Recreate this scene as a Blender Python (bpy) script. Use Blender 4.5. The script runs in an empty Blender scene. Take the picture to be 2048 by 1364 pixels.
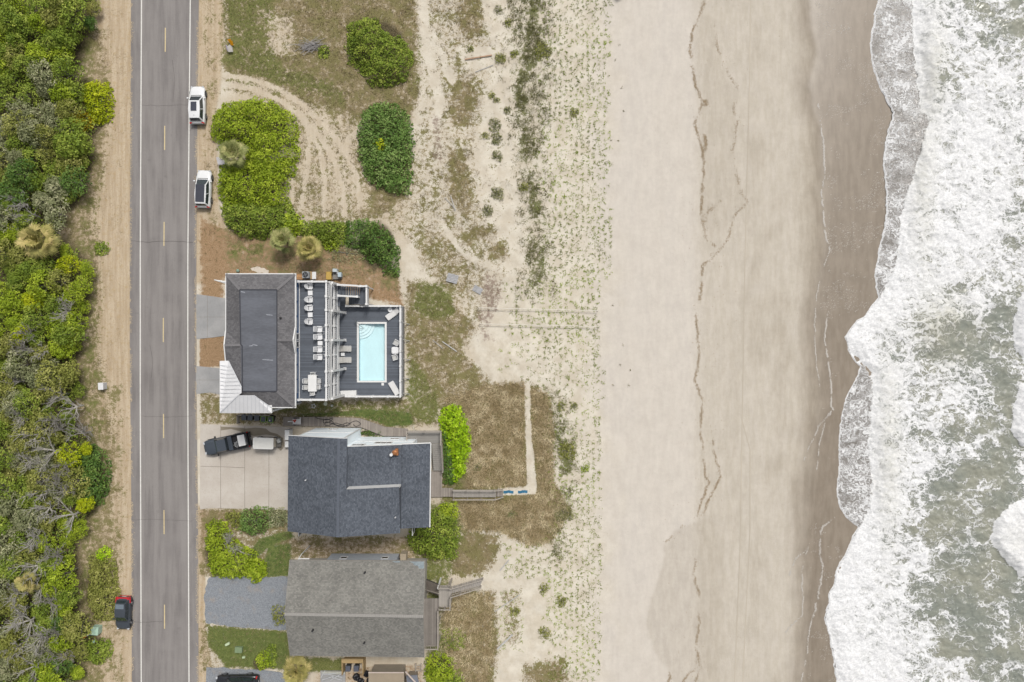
import bpy, bmesh, math, random
import numpy as np
from mathutils import Vector, Matrix

# ------------------------------------------------------------------ camera, sky, sun, exposure
SC = bpy.context.scene
COL = SC.collection
H = 86.25                      # drone altitude in metres, lens 24 mm on 36 mm
PXM = 1024.0 / (H * 18.0 / 24.0)   # photo pixels per metre on the ground
R = math.radians
cam_d = bpy.data.cameras.new('drone_camera')
cam = bpy.data.objects.new('drone_camera', cam_d)
COL.objects.link(cam)
cam.location = (0, 0, H)
cam_d.lens = 24.0
cam_d.sensor_width = 36.0
cam_d.clip_start = 0.5
cam_d.clip_end = 8000
SC.camera = cam

SUN_EL, SUN_AZ = 60.0, 28.0    # azimuth measured clockwise from +Y
world = bpy.data.worlds.new('World')
SC.world = world
world.use_nodes = True
wn = world.node_tree
sky = wn.nodes.new('ShaderNodeTexSky')
sky.sky_type = 'NISHITA'
sky.sun_disc = False
sky.sun_elevation = R(SUN_EL)
sky.sun_rotation = R(SUN_AZ)
sky.air_density = 1.0
sky.dust_density = 4.0
sky.ozone_density = 0.5
hs = wn.nodes.new('ShaderNodeHueSaturation')
hs.inputs['Saturation'].default_value = 0.22      # thin bright overcast
wn.links.new(sky.outputs[0], hs.inputs['Color'])
bg = wn.nodes['Background']
bg.inputs['Strength'].default_value = 0.115
wn.links.new(hs.outputs[0], bg.inputs['Color'])

sun_d = bpy.data.lights.new('sun', 'SUN')
sun_d.energy = 2.3
sun_d.angle = R(13)
sun_d.color = (1.0, 0.96, 0.90)
sun = bpy.data.objects.new('sun', sun_d)
COL.objects.link(sun)
sun.rotation_euler = (R(90 - SUN_EL), 0, R(180 - SUN_AZ))
sun.location = (30, 40, 60)

SC.view_settings.view_transform = 'Standard'
SC.view_settings.look = 'None'
SC.view_settings.gamma = 1.0
SC.view_settings.exposure = 0.35
try:
    SC.cycles.max_bounces = 6
    SC.cycles.transparent_max_bounces = 8
except Exception:
    pass

# ------------------------------------------------------------------ helpers
rnd = random.Random(7)
nr = np.random.default_rng(11)
EXPO = 1.73                    # photo tone of a flat diffuse surface = albedo * EXPO

def s2l(v):
    v = v / 255.0
    return v / 12.92 if v <= 0.04045 else ((v + 0.055) / 1.055) ** 2.4

def C(r, g, b, k=1.0):
    return tuple(min(0.86, s2l(c) / EXPO * k) for c in (r, g, b)) + (1.0,)

def W(px, py, z=0.0):
    s = (H - z) / H / PXM
    return ((px - 1024.0) * s, (682.0 - py) * s, z)

def W2(px, py, z=0.0):
    return W(px, py, z)[:2]

def nd(nt, t, ins=None, **props):
    n = nt.nodes.new('ShaderNode' + t)
    for k, v in props.items():
        setattr(n, k, v)
    for k, v in (ins or {}).items():
        s = n.inputs[k]
        if isinstance(v, bpy.types.NodeSocket):
            nt.links.new(v, s)
        else:
            s.default_value = v
    return n

def Ma(nt, op, a, b=0.0, clamp=False):
    return nd(nt, 'Math', {0: a, 1: b}, operation=op, use_clamp=clamp).outputs[0]

def mixc(nt, fac, a, b, blend='MIX'):
    n = nd(nt, 'Mix', {0: fac, 6: a, 7: b}, data_type='RGBA', blend_type=blend)
    return n.outputs[2]

def ss(nt, v, lo, hi, a=0.0, b=1.0):
    n = nd(nt, 'MapRange', {0: v, 1: lo, 2: hi, 3: a, 4: b}, interpolation_type='SMOOTHSTEP')
    return n.outputs[0]

def noise(nt, vec, scale, detail=3.0, rough=0.55, dist=0.0):
    return nd(nt, 'TexNoise', {'Vector': vec, 'Scale': scale, 'Detail': detail, 'Roughness': rough, 'Distortion': dist}).outputs[0]

def objco(nt):
    return nd(nt, 'TexCoord').outputs['Object']

def base_mat(name):
    m = bpy.data.materials.new(name)
    m.use_nodes = True
    nt = m.node_tree
    return m, nt, nt.nodes['Principled BSDF']

def mat(name, col, rough=0.6, var=0.12, scale=3.0, spec=0.3, metal=0.0, bump=0.0, streak=None):
    """plain surface with procedural mottling"""
    m, nt, p = base_mat(name)
    co = objco(nt)
    if streak:
        co = nd(nt, 'Mapping', {'Vector': co, 'Scale': streak}).outputs[0]
    n1 = noise(nt, co, scale, 4)
    n2 = noise(nt, co, scale * 7.3, 2)
    f = Ma(nt, 'ADD', Ma(nt, 'MULTIPLY', n1, 0.65), Ma(nt, 'MULTIPLY', n2, 0.35))
    g = ss(nt, f, 0.3, 0.7, 1.0 - var, 1.0 + var)
    c = mixc(nt, 1.0, col, nd(nt, 'CombineColor', {0: g, 1: g, 2: g}).outputs[0], 'MULTIPLY')
    nt.links.new(c, p.inputs['Base Color'])
    p.inputs['Roughness'].default_value = rough
    p.inputs['Metallic'].default_value = metal
    p.inputs['Specular IOR Level'].default_value = spec
    if bump:
        b = nd(nt, 'Bump', {'Strength': bump, 'Distance': 0.02, 'Height': n2})
        nt.links.new(b.outputs[0], p.inputs['Normal'])
    return m

def planks(name, col, axis='Y', width=0.14, gap=0.10, gapcol=None, var=0.22, rough=0.7):
    """boards laid side by side along the given axis"""
    m, nt, p = base_mat(name)
    co = objco(nt)
    sx = nd(nt, 'SeparateXYZ', {0: co})
    u = Ma(nt, 'DIVIDE', sx.outputs[axis], width)
    fr = Ma(nt, 'FRACT', u)
    fl = Ma(nt, 'FLOOR', u)
    wn_ = nd(nt, 'TexWhiteNoise', {'W': fl}, noise_dimensions='1D').outputs[0]
    n1 = noise(nt, co, 1.1, 4)
    n2 = noise(nt, nd(nt, 'Mapping', {'Vector': co, 'Scale': (9, 2, 1) if axis == 'X' else (2, 9, 1)}).outputs[0], 2.0, 3)
    f = Ma(nt, 'ADD', Ma(nt, 'MULTIPLY', wn_, 0.5), Ma(nt, 'ADD', Ma(nt, 'MULTIPLY', n1, 0.6), Ma(nt, 'MULTIPLY', n2, 0.5)))
    g = ss(nt, f, 0.4, 1.2, 1 - var, 1 + var)
    c = mixc(nt, 1.0, col, nd(nt, 'CombineColor', {0: g, 1: g, 2: g}).outputs[0], 'MULTIPLY')
    isg = Ma(nt, 'LESS_THAN', fr, gap)
    gc = gapcol or (col[0] * 0.3, col[1] * 0.3, col[2] * 0.3, 1)
    c = mixc(nt, isg, c, gc)
    nt.links.new(c, p.inputs['Base Color'])
    p.inputs['Roughness'].default_value = rough
    p.inputs['Specular IOR Level'].default_value = 0.25
    return m

def shingles(name, col, light, dark, row=0.16, along='X', speck=0.35):
    """asphalt shingles: courses with tabs of mixed tone; along = direction the courses run"""
    m, nt, p = base_mat(name)
    co = objco(nt)
    if along == 'Y':
        co2 = nd(nt, 'Mapping', {'Vector': co, 'Rotation': (0, 0, R(90))}).outputs[0]
    else:
        co2 = co
    br = nd(nt, 'TexBrick', {'Vector': co2, 'Scale': 1.0, 'Color1': (0, 0, 0, 1), 'Color2': (1, 1, 1, 1), 'Mortar': (0.0, 0.0, 0.0, 1),
                             'Mortar Size': 0.008, 'Bias': 0.0, 'Brick Width': 0.22, 'Row Height': row}, offset=0.5)
    tone = nd(nt, 'SeparateColor', {0: br.outputs[0]}).outputs[0]
    n1 = noise(nt, co, 0.6, 5, 0.6)
    n2 = noise(nt, co, 13.0, 4, 0.8)
    c = mixc(nt, ss(nt, Ma(nt, 'ADD', Ma(nt, 'MULTIPLY', tone, 0.35), Ma(nt, 'MULTIPLY', n2, 0.9)), 0.25, 1.0), dark, light)
    c = mixc(nt, 1.0 - speck, c, col)
    g = ss(nt, n1, 0.3, 0.7, 0.90, 1.10)
    c = mixc(nt, 1.0, c, nd(nt, 'CombineColor', {0: g, 1: g, 2: g}).outputs[0], 'MULTIPLY')
    nt.links.new(c, p.inputs['Base Color'])
    p.inputs['Roughness'].default_value = 0.9
    p.inputs['Specular IOR Level'].default_value = 0.15
    b = nd(nt, 'Bump', {'Strength': 0.5, 'Distance': 0.015, 'Height': Ma(nt, 'ADD', tone, n2)})
    nt.links.new(b.outputs[0], p.inputs['Normal'])
    return m

class MB:
    """collects shapes, then builds ONE mesh object"""
    def __init__(self):
        self.v, self.f = [], []
    def add(self, vs, fs):
        o = len(self.v)
        self.v += [tuple(v) for v in vs]
        self.f += [tuple(i + o for i in f) for f in fs]
        return self
    def box(self, x0, y0, z0, x1, y1, z1):
        if x0 > x1: x0, x1 = x1, x0
        if y0 > y1: y0, y1 = y1, y0
        return self.add([(x0, y0, z0), (x1, y0, z0), (x1, y1, z0), (x0, y1, z0), (x0, y0, z1), (x1, y0, z1), (x1, y1, z1), (x0, y1, z1)],
                        [(3, 2, 1, 0), (4, 5, 6, 7), (0, 1, 5, 4), (1, 2, 6, 5), (2, 3, 7, 6), (3, 0, 4, 7)])
    def obox(self, cx, cy, cz, lx, ly, lz, rz=0.0, bev=0.0):
        c, s = math.cos(rz), math.sin(rz)
        hx, hy, hz = lx / 2, ly / 2, lz / 2
        def q(x, y, z): return (cx + x * c - y * s, cy + x * s + y * c, cz + z)
        if not bev:
            vs = [q(x, y, z) for z in (-hz, hz) for (x, y) in ((-hx, -hy), (hx, -hy), (hx, hy), (-hx, hy))]
            return self.add(vs, [(3, 2, 1, 0), (4, 5, 6, 7), (0, 1, 5, 4), (1, 2, 6, 5), (2, 3, 7, 6), (3, 0, 4, 7)])
        b = bev
        ring = []
        for (sx, sy) in ((1, 1), (-1, 1), (-1, -1), (1, -1)):
            a0 = {(1, 1): 0, (-1, 1): 90, (-1, -1): 180, (1, -1): 270}[(sx, sy)]
            for k in range(4):
                a = R(a0 + k * 30)
                ring.append((sx * (hx - b) + b * math.cos(a), sy * (hy - b) + b * math.sin(a)))
        n = len(ring)
        k1 = max(0.0, 1 - 2 * b * 0.35 / max(lx, ly))
        lay = [(-hz, 1), (hz - b * 0.5, 1), (hz, k1)]
        vs = [q(x * k, y * k, z) for (z, k) in lay for (x, y) in ring]
        fs = [tuple(range(n - 1, -1, -1)), tuple(range(2 * n, 3 * n))]
        for L in range(2):
            for i in range(n):
                j = (i + 1) % n
                fs.append((L * n + i, L * n + j, (L + 1) * n + j, (L + 1) * n + i))
        return self.add(vs, fs)
    def beam(self, p, q, w, h):
        p, q = Vector(p), Vector(q)
        d = (q - p).normalized()
        up = Vector((0, 0, 1)) if abs(d.z) < 0.95 else Vector((1, 0, 0))
        sd = d.cross(up).normalized()
        u2 = sd.cross(d).normalized()
        vs = []
        for e in (p, q):
            for (a, b) in ((-1, -1), (1, -1), (1, 1), (-1, 1)):
                vs.append(tuple(e + sd * (a * w / 2) + u2 * (b * h / 2)))
        return self.add(vs, [(0, 1, 2, 3), (7, 6, 5, 4), (0, 4, 5, 1), (1, 5, 6, 2), (2, 6, 7, 3), (3, 7, 4, 0)])
    def tube(self, pts, r, n=6, cap=True):
        pts = [Vector(p) for p in pts]
        rs = r if isinstance(r, (list, tuple)) else [r] * len(pts)
        vs, fs = [], []
        pu = None
        for i, p in enumerate(pts):
            d = (pts[min(i + 1, len(pts) - 1)] - pts[max(i - 1, 0)])
            d = d.normalized() if d.length > 1e-9 else Vector((0, 0, 1))
            if pu is None:
                pu = d.orthogonal().normalized()
            a = (pu - d * pu.dot(d))
            a = a.normalized() if a.length > 1e-6 else d.orthogonal().normalized()
            pu = a
            b = d.cross(a)
            for k in range(n):
                t = 2 * math.pi * k / n
                vs.append(tuple(p + (a * math.cos(t) + b * math.sin(t)) * rs[i]))
        for i in range(len(pts) - 1):
            for k in range(n):
                j = (k + 1) % n
                fs.append((i * n + k, i * n + j, (i + 1) * n + j, (i + 1) * n + k))
        if cap:
            fs.append(tuple(range(n - 1, -1, -1)))
            o = (len(pts) - 1) * n
            fs.append(tuple(o + k for k in range(n)))
        return self.add(vs, fs)
    def cyl(self, x, y, z0, z1, r0, r1=None, n=16):
        return self.tube([(x, y, z0), (x, y, z1)], [r0, r0 if r1 is None else r1], n)
    def slab(self, pts, t):
        """polygon of 3D points with thickness t going down"""
        n = len(pts)
        vs = [tuple(p) for p in pts] + [(p[0], p[1], p[2] - t) for p in pts]
        a = sum(pts[i][0] * pts[(i + 1) % n][1] - pts[(i + 1) % n][0] * pts[i][1] for i in range(n))
        top = tuple(range(n)) if a > 0 else tuple(range(n - 1, -1, -1))
        fs = [top, tuple(n + i for i in reversed(top))]
        for k in range(n):
            i, j = top[k], top[(k + 1) % n]
            fs.append((j, i, n + i, n + j))
        return self.add(vs, fs)
    def prism(self, poly, z0, z1):
        return self.slab([(x, y, z1) for (x, y) in poly], z1 - z0)
    def build(self, name, m, parent=None, loc=None, smooth=False):
        off = Vector((0, 0, 0))
        if parent is not None:
            q = parent
            while q is not None:
                off += q.location
                q = q.parent
        elif loc is not None:
            off = Vector(loc)
        me = bpy.data.meshes.new(name)
        me.from_pydata([(x - off.x, y - off.y, z - off.z) for (x, y, z) in self.v], [], self.f)
        if smooth:
            me.polygons.foreach_set('use_smooth', [True] * len(me.polygons))
        me.materials.append(m)
        o = bpy.data.objects.new(name, me)
        COL.objects.link(o)
        if parent is not None:
            o.parent = parent
        elif loc is not None:
            o.location = loc
        return o

def thing(name, label, cat, loc=(0, 0, 0), group=None):
    o = bpy.data.objects.new(name, None)
    o.empty_display_size = 0.3
    COL.objects.link(o)
    o.location = loc
    return tag(o, label, cat, group)

def tag(o, label, cat, group=None, kind=None):
    o['label'] = label
    o['category'] = cat
    if group: o['group'] = group
    if kind: o['kind'] = kind
    return o

def place(o, loc, rz=0.0, sc=None):
    o.location = loc
    o.rotation_euler = (0, 0, rz)
    if sc: o.scale = (sc, sc, sc) if not isinstance(sc, tuple) else sc
    return o

def dup(o, loc=None, rz=None, label=None, parent=None, sc=None):
    c = o.copy()
    COL.objects.link(c)
    c.parent = parent
    if loc is not None: c.location = loc
    if rz is not None: c.rotation_euler = (0, 0, rz)
    if sc is not None: c.scale = (sc, sc, sc)
    if label: c['label'] = label
    for ch in list(o.children):
        dup(ch, parent=c)
    return c

def np_mesh(name, verts, nper, m, parent=None, loc=(0, 0, 0), tone=None, smooth=False):
    """verts: (N*nper,3) array, one face per nper vertices"""
    n = len(verts) // nper
    me = bpy.data.meshes.new(name)
    me.vertices.add(n * nper)
    me.vertices.foreach_set('co', np.ascontiguousarray(verts, dtype=np.float32).ravel())
    me.loops.add(n * nper)
    me.loops.foreach_set('vertex_index', np.arange(n * nper, dtype=np.int32))
    me.polygons.add(n)
    me.polygons.foreach_set('loop_start', np.arange(0, n * nper, nper, dtype=np.int32))
    if tone is not None:
        a = me.attributes.new('tone', 'FLOAT', 'FACE')
        a.data.foreach_set('value', np.asarray(tone, dtype=np.float32))
    me.update(calc_edges=True)
    me.validate()
    if m: me.materials.append(m)
    o = bpy.data.objects.new(name, me)
    COL.objects.link(o)
    if parent is not None: o.parent = parent
    o.location = loc
    return o

# numpy noise and polygons -----------------------------------------------------
_tab = np.random.default_rng(5).random((256, 256))
def vnoise(x, y):
    xi = np.floor(x).astype(int); yi = np.floor(y).astype(int)
    fx = x - xi; fy = y - yi
    fx = fx * fx * (3 - 2 * fx); fy = fy * fy * (3 - 2 * fy)
    a = _tab[xi & 255, yi & 255]; b = _tab[(xi + 1) & 255, yi & 255]
    c = _tab[xi & 255, (yi + 1) & 255]; d = _tab[(xi + 1) & 255, (yi + 1) & 255]
    return (a * (1 - fx) + b * fx) * (1 - fy) + (c * (1 - fx) + d * fx) * fy

def fbm(x, y, sc, oct_=4, seed=0.0, gain=0.5):
    x = np.asarray(x) / sc + seed * 17.3; y = np.asarray(y) / sc + seed * 9.1
    s = 0; a = 1.0; t = 0
    for i in range(oct_):
        s = s + a * vnoise(x, y); t += a
        x = x * 2.03 + 11.7; y = y * 2.03 + 5.3; a *= gain
    return s / t

def sdist(px, py, poly):
    """signed distance to polygon, negative inside"""
    px = np.asarray(px, float); py = np.asarray(py, float)
    d2 = np.full(px.shape, 1e18)
    ins = np.zeros(px.shape, bool)
    n = len(poly)
    for i in range(n):
        x0, y0 = poly[i]; x1, y1 = poly[(i + 1) % n]
        ex, ey = x1 - x0, y1 - y0
        L = ex * ex + ey * ey + 1e-12
        t = np.clip(((px - x0) * ex + (py - y0) * ey) / L, 0, 1)
        dx = px - x0 - t * ex; dy = py - y0 - t * ey
        d2 = np.minimum(d2, dx * dx + dy * dy)
        if y0 != y1:
            c = ((y0 > py) != (y1 > py)) & (px < (x1 - x0) * (py - y0) / (y1 - y0) + x0)
            ins ^= c
    d = np.sqrt(d2)
    return np.where(ins, -d, d)

def pdist(px, py, line):
    px = np.asarray(px, float); py = np.asarray(py, float)
    d2 = np.full(px.shape, 1e18)
    for i in range(len(line) - 1):
        x0, y0 = line[i]; x1, y1 = line[i + 1]
        ex, ey = x1 - x0, y1 - y0
        t = np.clip(((px - x0) * ex + (py - y0) * ey) / (ex * ex + ey * ey + 1e-12), 0, 1)
        dx = px - x0 - t * ex; dy = py - y0 - t * ey
        d2 = np.minimum(d2, dx * dx + dy * dy)
    return np.sqrt(d2)

def sst(a, b, x):
    t = np.clip((x - a) / (b - a), 0, 1)
    return t * t * (3 - 2 * t)
# ------------------------------------------------------------------ ground masks (plan of what grows where)
WOOD = [(-60, -60), (205, -60), (200, 0), (190, 50), (165, 100), (160, 150), (212, 180), (215, 235), (190, 280), (185, 340), (170, 395),
        (138, 425), (128, 470), (160, 500), (186, 540), (186, 600), (172, 660), (160, 720), (165, 770), (158, 840), (185, 890),
        (208, 940), (205, 1000), (180, 1040), (157, 1080), (160, 1150), (170, 1230), (195, 1265), (205, 1300), (160, 1335), (150, 1430), (-60, 1430)]

# channel, polygon, feather px, value, op
OPS = [
    # right-hand lot
    ('D', [(442, -60), (835, -60), (840, 60), (842, 180), (820, 260), (830, 330), (815, 400), (760, 440), (600, 440), (560, 400), (560, 330), (600, 240), (440, 150)], 18, .76, 'max'),
    ('G', [(442, -60), (560, -60), (540, 60), (560, 120), (640, 150), (700, 180), (690, 210), (610, 190), (520, 165), (445, 130)], 22, .62, 'max'),
    ('G', [(455, 145), (520, 160), (580, 180), (600, 195), (560, 190), (450, 170)], 10, .45, 'max'),
    ('D', [(532, 20), (585, 30), (590, 110), (540, 115)], 14, .42, 'set'),
    ('D', [(435, 140), (520, 160), (600, 195), (700, 230), (745, 240), (735, 330), (745, 420), (690, 450), (600, 445), (575, 380), (585, 280), (600, 250), (560, 215), (440, 175)], 12, .50, 'set'),
    ('D', [(600, 215), (650, 225), (700, 290), (720, 400), (680, 420), (655, 330), (610, 270)], 12, .40, 'set'),
    ('G', [(820, 60), (850, 60), (845, 170), (800, 175)], 12, .4, 'max'),
    # dune strip
    ('D', [(835, -60), (1000, -60), (990, 140), (960, 300), (975, 440), (1020, 560), (960, 660), (900, 620), (830, 500), (760, 440), (825, 330), (845, 180)], 18, .45, 'max'),
    ('D', [(905, -60), (970, -60), (975, 70), (935, 92), (905, 60)], 22, .72, 'max'),
    ('D', [(930, 135), (960, 180), (962, 205), (940, 262), (900, 260), (890, 220), (905, 150)], 22, .74, 'max'),
    ('D', [(890, 285), (935, 300), (952, 380), (955, 430), (930, 445), (890, 400)], 22, .74, 'max'),
    ('D', [(935, 445), (1020, 448), (1020, 466), (965, 480), (940, 500), (915, 480)], 18, .75, 'max'),
    ('D', [(975, 480), (1022, 480), (1024, 520), (970, 525)], 18, .78, 'max'),
    ('D', [(830, 440), (900, 470), (960, 540), (940, 610), (880, 580), (830, 520)], 16, .58, 'max'),
    ('P', [(960, 540), (1005, 535), (1015, 590), (985, 660), (1000, 690), (960, 690), (950, 620)], 20, .52, 'max'),
    ('P', [(855, 215), (885, 230), (900, 320), (880, 350), (862, 320)], 16, .45, 'max'),
    # open blown sand
    ('D', [(965, -60), (1040, -60), (1030, 60), (1045, 130), (1030, 200), (1010, 300), (1045, 440), (1050, 560), (1030, 600), (1012, 480), (965, 420), (960, 320), (970, 200), (990, 100), (975, 60)], 14, .17, 'set'),
    ('D', [(915, 95), (1000, 95), (1000, 150), (930, 130)], 8, .2, 'set'),
    # green belt of the fore dune
    ('K', [(1058, -60), (1085, -60), (1080, 60), (1100, 105), (1075, 130), (1050, 180), (1065, 210), (1045, 245), (1025, 200), (1035, 120), (1050, 60)], 11, .62, 'max'),
    ('K', [(1040, 245), (1075, 250), (1080, 310), (1060, 340), (1035, 320)], 10, .55, 'max'),
    ('K', [(1052, 355), (1075, 365), (1090, 420), (1070, 440), (1055, 410)], 10, .66, 'max'),
    ('K', [(1050, 450), (1085, 470), (1100, 550), (1070, 580), (1050, 540)], 12, .55, 'max'),
    ('K', [(1010, -60), (1095, -60), (1100, 160), (1085, 320), (1100, 440), (1105, 580), (1040, 600), (1045, 440), (1030, 320), (1015, 160)], 22, .40, 'max'),
    ('K', [(1095, 780), (1135, 800), (1150, 1000), (1120, 1120), (1095, 1100), (1110, 940)], 18, .38, 'max'),
    ('K', [(1110, 880), (1150, 880), (1150, 950), (1115, 960)], 14, .6, 'max'),
    # east of the pale house
    ('D', [(808, 555), (880, 570), (960, 650), (925, 700), (985, 760), (955, 792), (890, 830), (830, 800), (808, 700)], 14, .68, 'max'),
    ('G', [(838, 565), (885, 565), (910, 610), (912, 635), (860, 640), (820, 620)], 12, .75, 'max'),
    ('G', [(812, 700), (840, 730), (880, 800), (880, 850), (830, 850), (812, 800)], 14, .72, 'max'),
    # dune in front of the dark-roofed house
    ('D', [(890, 800), (960, 770), (1055, 764), (1098, 790), (1108, 850), (1106, 960), (1142, 1020), (1100, 1085), (1060, 1090), (1000, 1062), (925, 1062), (905, 990), (945, 900), (930, 820)], 16, 1.02, 'max'),
    ('G', [(880, 800), (925, 800), (950, 880), (925, 1000), (885, 1000)], 12, .6, 'max'),
    ('D', [(880, 780), (960, 780), (960, 1010), (880, 1010)], 14, .8, 'max'),
    ('G', [(930, 900), (1030, 900), (1050, 960), (1000, 985), (930, 960)], 40, .35, 'max'),
    ('D', [(1048, 760), (1060, 760), (1063, 870), (1074, 960), (1072, 988), (995, 992), (995, 976), (1054, 972), (1050, 860)], 3, .12, 'set'),
    ('D', [(925, 1060), (1000, 1068), (992, 1130), (960, 1152), (905, 1150), (890, 1120)], 16, .82, 'max'),
    ('D', [(880, 1180), (990, 1180), (1000, 1290), (980, 1420), (930, 1420), (880, 1300)], 16, .80, 'max'),
    ('D', [(1000, 1180), (1045, 1172), (1040, 1290), (1005, 1290)], 10, .42, 'max'),
    ('D', [(1050, 1325), (1130, 1312), (1145, 1420), (1035, 1420)], 18, .74, 'max'),
    ('G', [(820, 1000), (920, 1000), (935, 1060), (900, 1160), (880, 1250), (925, 1364), (850, 1420), (850, 1170), (815, 1090)], 14, .7, 'max'),
    # gardens
    ('S', [(398, 430), (450, 455), (640, 470), (720, 500), (800, 545), (812, 620), (740, 600), (590, 560), (450, 560), (452, 600), (398, 600)], 14, .72, 'max'),
    ('D', [(440, 440), (640, 450), (720, 480), (800, 540), (812, 600), (700, 560), (450, 545)], 16, .5, 'max'),
    ('D', [(398, 1014), (590, 1014), (590, 1156), (398, 1156)], 10, .66, 'max'),
    ('D', [(560, 1070), (860, 1070), (890, 1125), (560, 1125)], 10, .5, 'max'),
    ('D', [(398, 1240), (600, 1250), (600, 1345), (398, 1345)], 10, .5, 'max'),
    ('S', [(398, 668), (452, 670), (452, 735), (398, 735)], 5, .8, 'max'),
    ('S', [(398, 1016), (480, 1018), (450, 1080), (430, 1060), (400, 1100)], 8, .65, 'max'),
    ('S', [(580, 1070), (850, 1070), (870, 1110), (850, 1122), (580, 1122), (520, 1110), (480, 1080)], 10, .55, 'max'),
    ('S', [(640, 1330), (850, 1325), (850, 1420), (600, 1420)], 10, .5, 'max'),
    ('G', [(455, 490), (530, 485), (530, 510), (460, 515)], 10, .6, 'max'),
    ('D', [(398, 780), (560, 800), (830, 795), (880, 850), (780, 860), (560, 850), (398, 850)], 8, .62, 'max'),
    ('G', [(560, 812), (700, 800), (820, 805), (870, 840), (830, 856), (770, 852), (720, 832), (560, 830)], 12, .55, 'max'),
    ('L', [(600, 828), (740, 818), (822, 824), (828, 850), (780, 853), (722, 833), (600, 832)], 6, .95, 'max'),
    ('S', [(690, 800), (800, 800), (830, 822), (740, 822), (620, 824)], 9, .5, 'max'),
    ('L', [(520, 1075), (582, 1060), (590, 1075), (545, 1090), (510, 1120), (495, 1110)], 8, .9, 'max'),
    ('L', [(535, 1090), (585, 1085), (580, 1155), (520, 1155)], 9, .8, 'max'),
    ('L', [(415, 1250), (578, 1262), (580, 1340), (450, 1335), (415, 1290)], 9, .55, 'max'),
    ('G', [(415, 1250), (578, 1262), (580, 1340), (450, 1335), (415, 1290)], 7, .92, 'max'),
    ('G', [(580, 1312), (690, 1315), (690, 1345), (600, 1345)], 8, .8, 'max'),
    # verges of the road
    ('T', [(120, -60), (272, -60), (272, 1420), (120, 1420)], 8, .95, 'max'),
    ('T', [(388, -60), (445, -60), (450, 60), (442, 180), (432, 220), (440, 420), (470, 480), (455, 560), (388, 570)], 14, .92, 'max'),
    ('T', [(430, -60), (840, -60), (850, 200), (840, 440), (820, 560), (430, 560)], 50, .50, 'max'),
    ('T', [(820, 540), (930, 560), (960, 700), (960, 1160), (990, 1420), (560, 1420), (560, 1060), (398, 1060), (398, 780), (820, 780)], 30, .46, 'max'),
    ('T', [(394, 1010), (412, 1010), (412, 1260), (425, 1330), (412, 1420), (394, 1420)], 6, .8, 'max'),
    ('D', [(165, 40), (215, 60), (225, 200), (215, 330), (195, 420), (205, 520), (205, 700), (220, 800), (240, 900), (232, 1100), (200, 1200), (220, 1420), (120, 1420), (120, 60)], 20, .62, 'max'),
    ('D', [(400, -60), (440, -60), (440, 480), (410, 480)], 14, .36, 'max'),
    ('D', [(205, 760), (250, 760), (252, 1420), (205, 1420)], 16, .46, 'max'),
    ('G', [(165, 40), (190, 60), (205, 700), (215, 900), (200, 1200), (180, 1420), (150, 1420), (150, 60)], 20, .40, 'max'),
]
TRACKS = [([(440, 148), (500, 158), (560, 178), (610, 212), (650, 252), (690, 300), (712, 350), (722, 410)], 4, .8), ([(440, 168), (500, 176), (560, 200), (604, 235), (640, 275), (668, 320), (684, 370), (690, 430)], 4, .8),
          ([(600, 225), (640, 300), (650, 360), (648, 430)], 4, .7), ([(590, 290), (578, 340), (580, 400)], 7, .7), ([(620, 260), (615, 340), (600, 420)], 4, .6), ([(735, 245), (700, 275), (690, 300)], 5, .6),
          ([(840, -60), (850, 60), (862, 130), (880, 200), (870, 250)], 9, .75), ([(860, 60), (885, 120), (905, 160)], 7, .6), ([(880, 440), (920, 500), (950, 520), (1000, 540)], 5, .5)]
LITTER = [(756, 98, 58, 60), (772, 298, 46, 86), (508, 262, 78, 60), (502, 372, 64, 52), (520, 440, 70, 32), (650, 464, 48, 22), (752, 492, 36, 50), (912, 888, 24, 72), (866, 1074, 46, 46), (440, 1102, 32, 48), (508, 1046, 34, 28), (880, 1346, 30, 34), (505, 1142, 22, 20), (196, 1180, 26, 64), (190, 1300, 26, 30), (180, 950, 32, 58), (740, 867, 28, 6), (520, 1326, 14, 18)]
WETLINE = [(1612, -60), (1622, 60), (1626, 110), (1612, 170), (1618, 210), (1640, 260), (1645, 400), (1643, 520), (1628, 620), (1636, 760), (1628, 900),
           (1612, 1000), (1606, 1100), (1612, 1250), (1596, 1420)]

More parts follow.
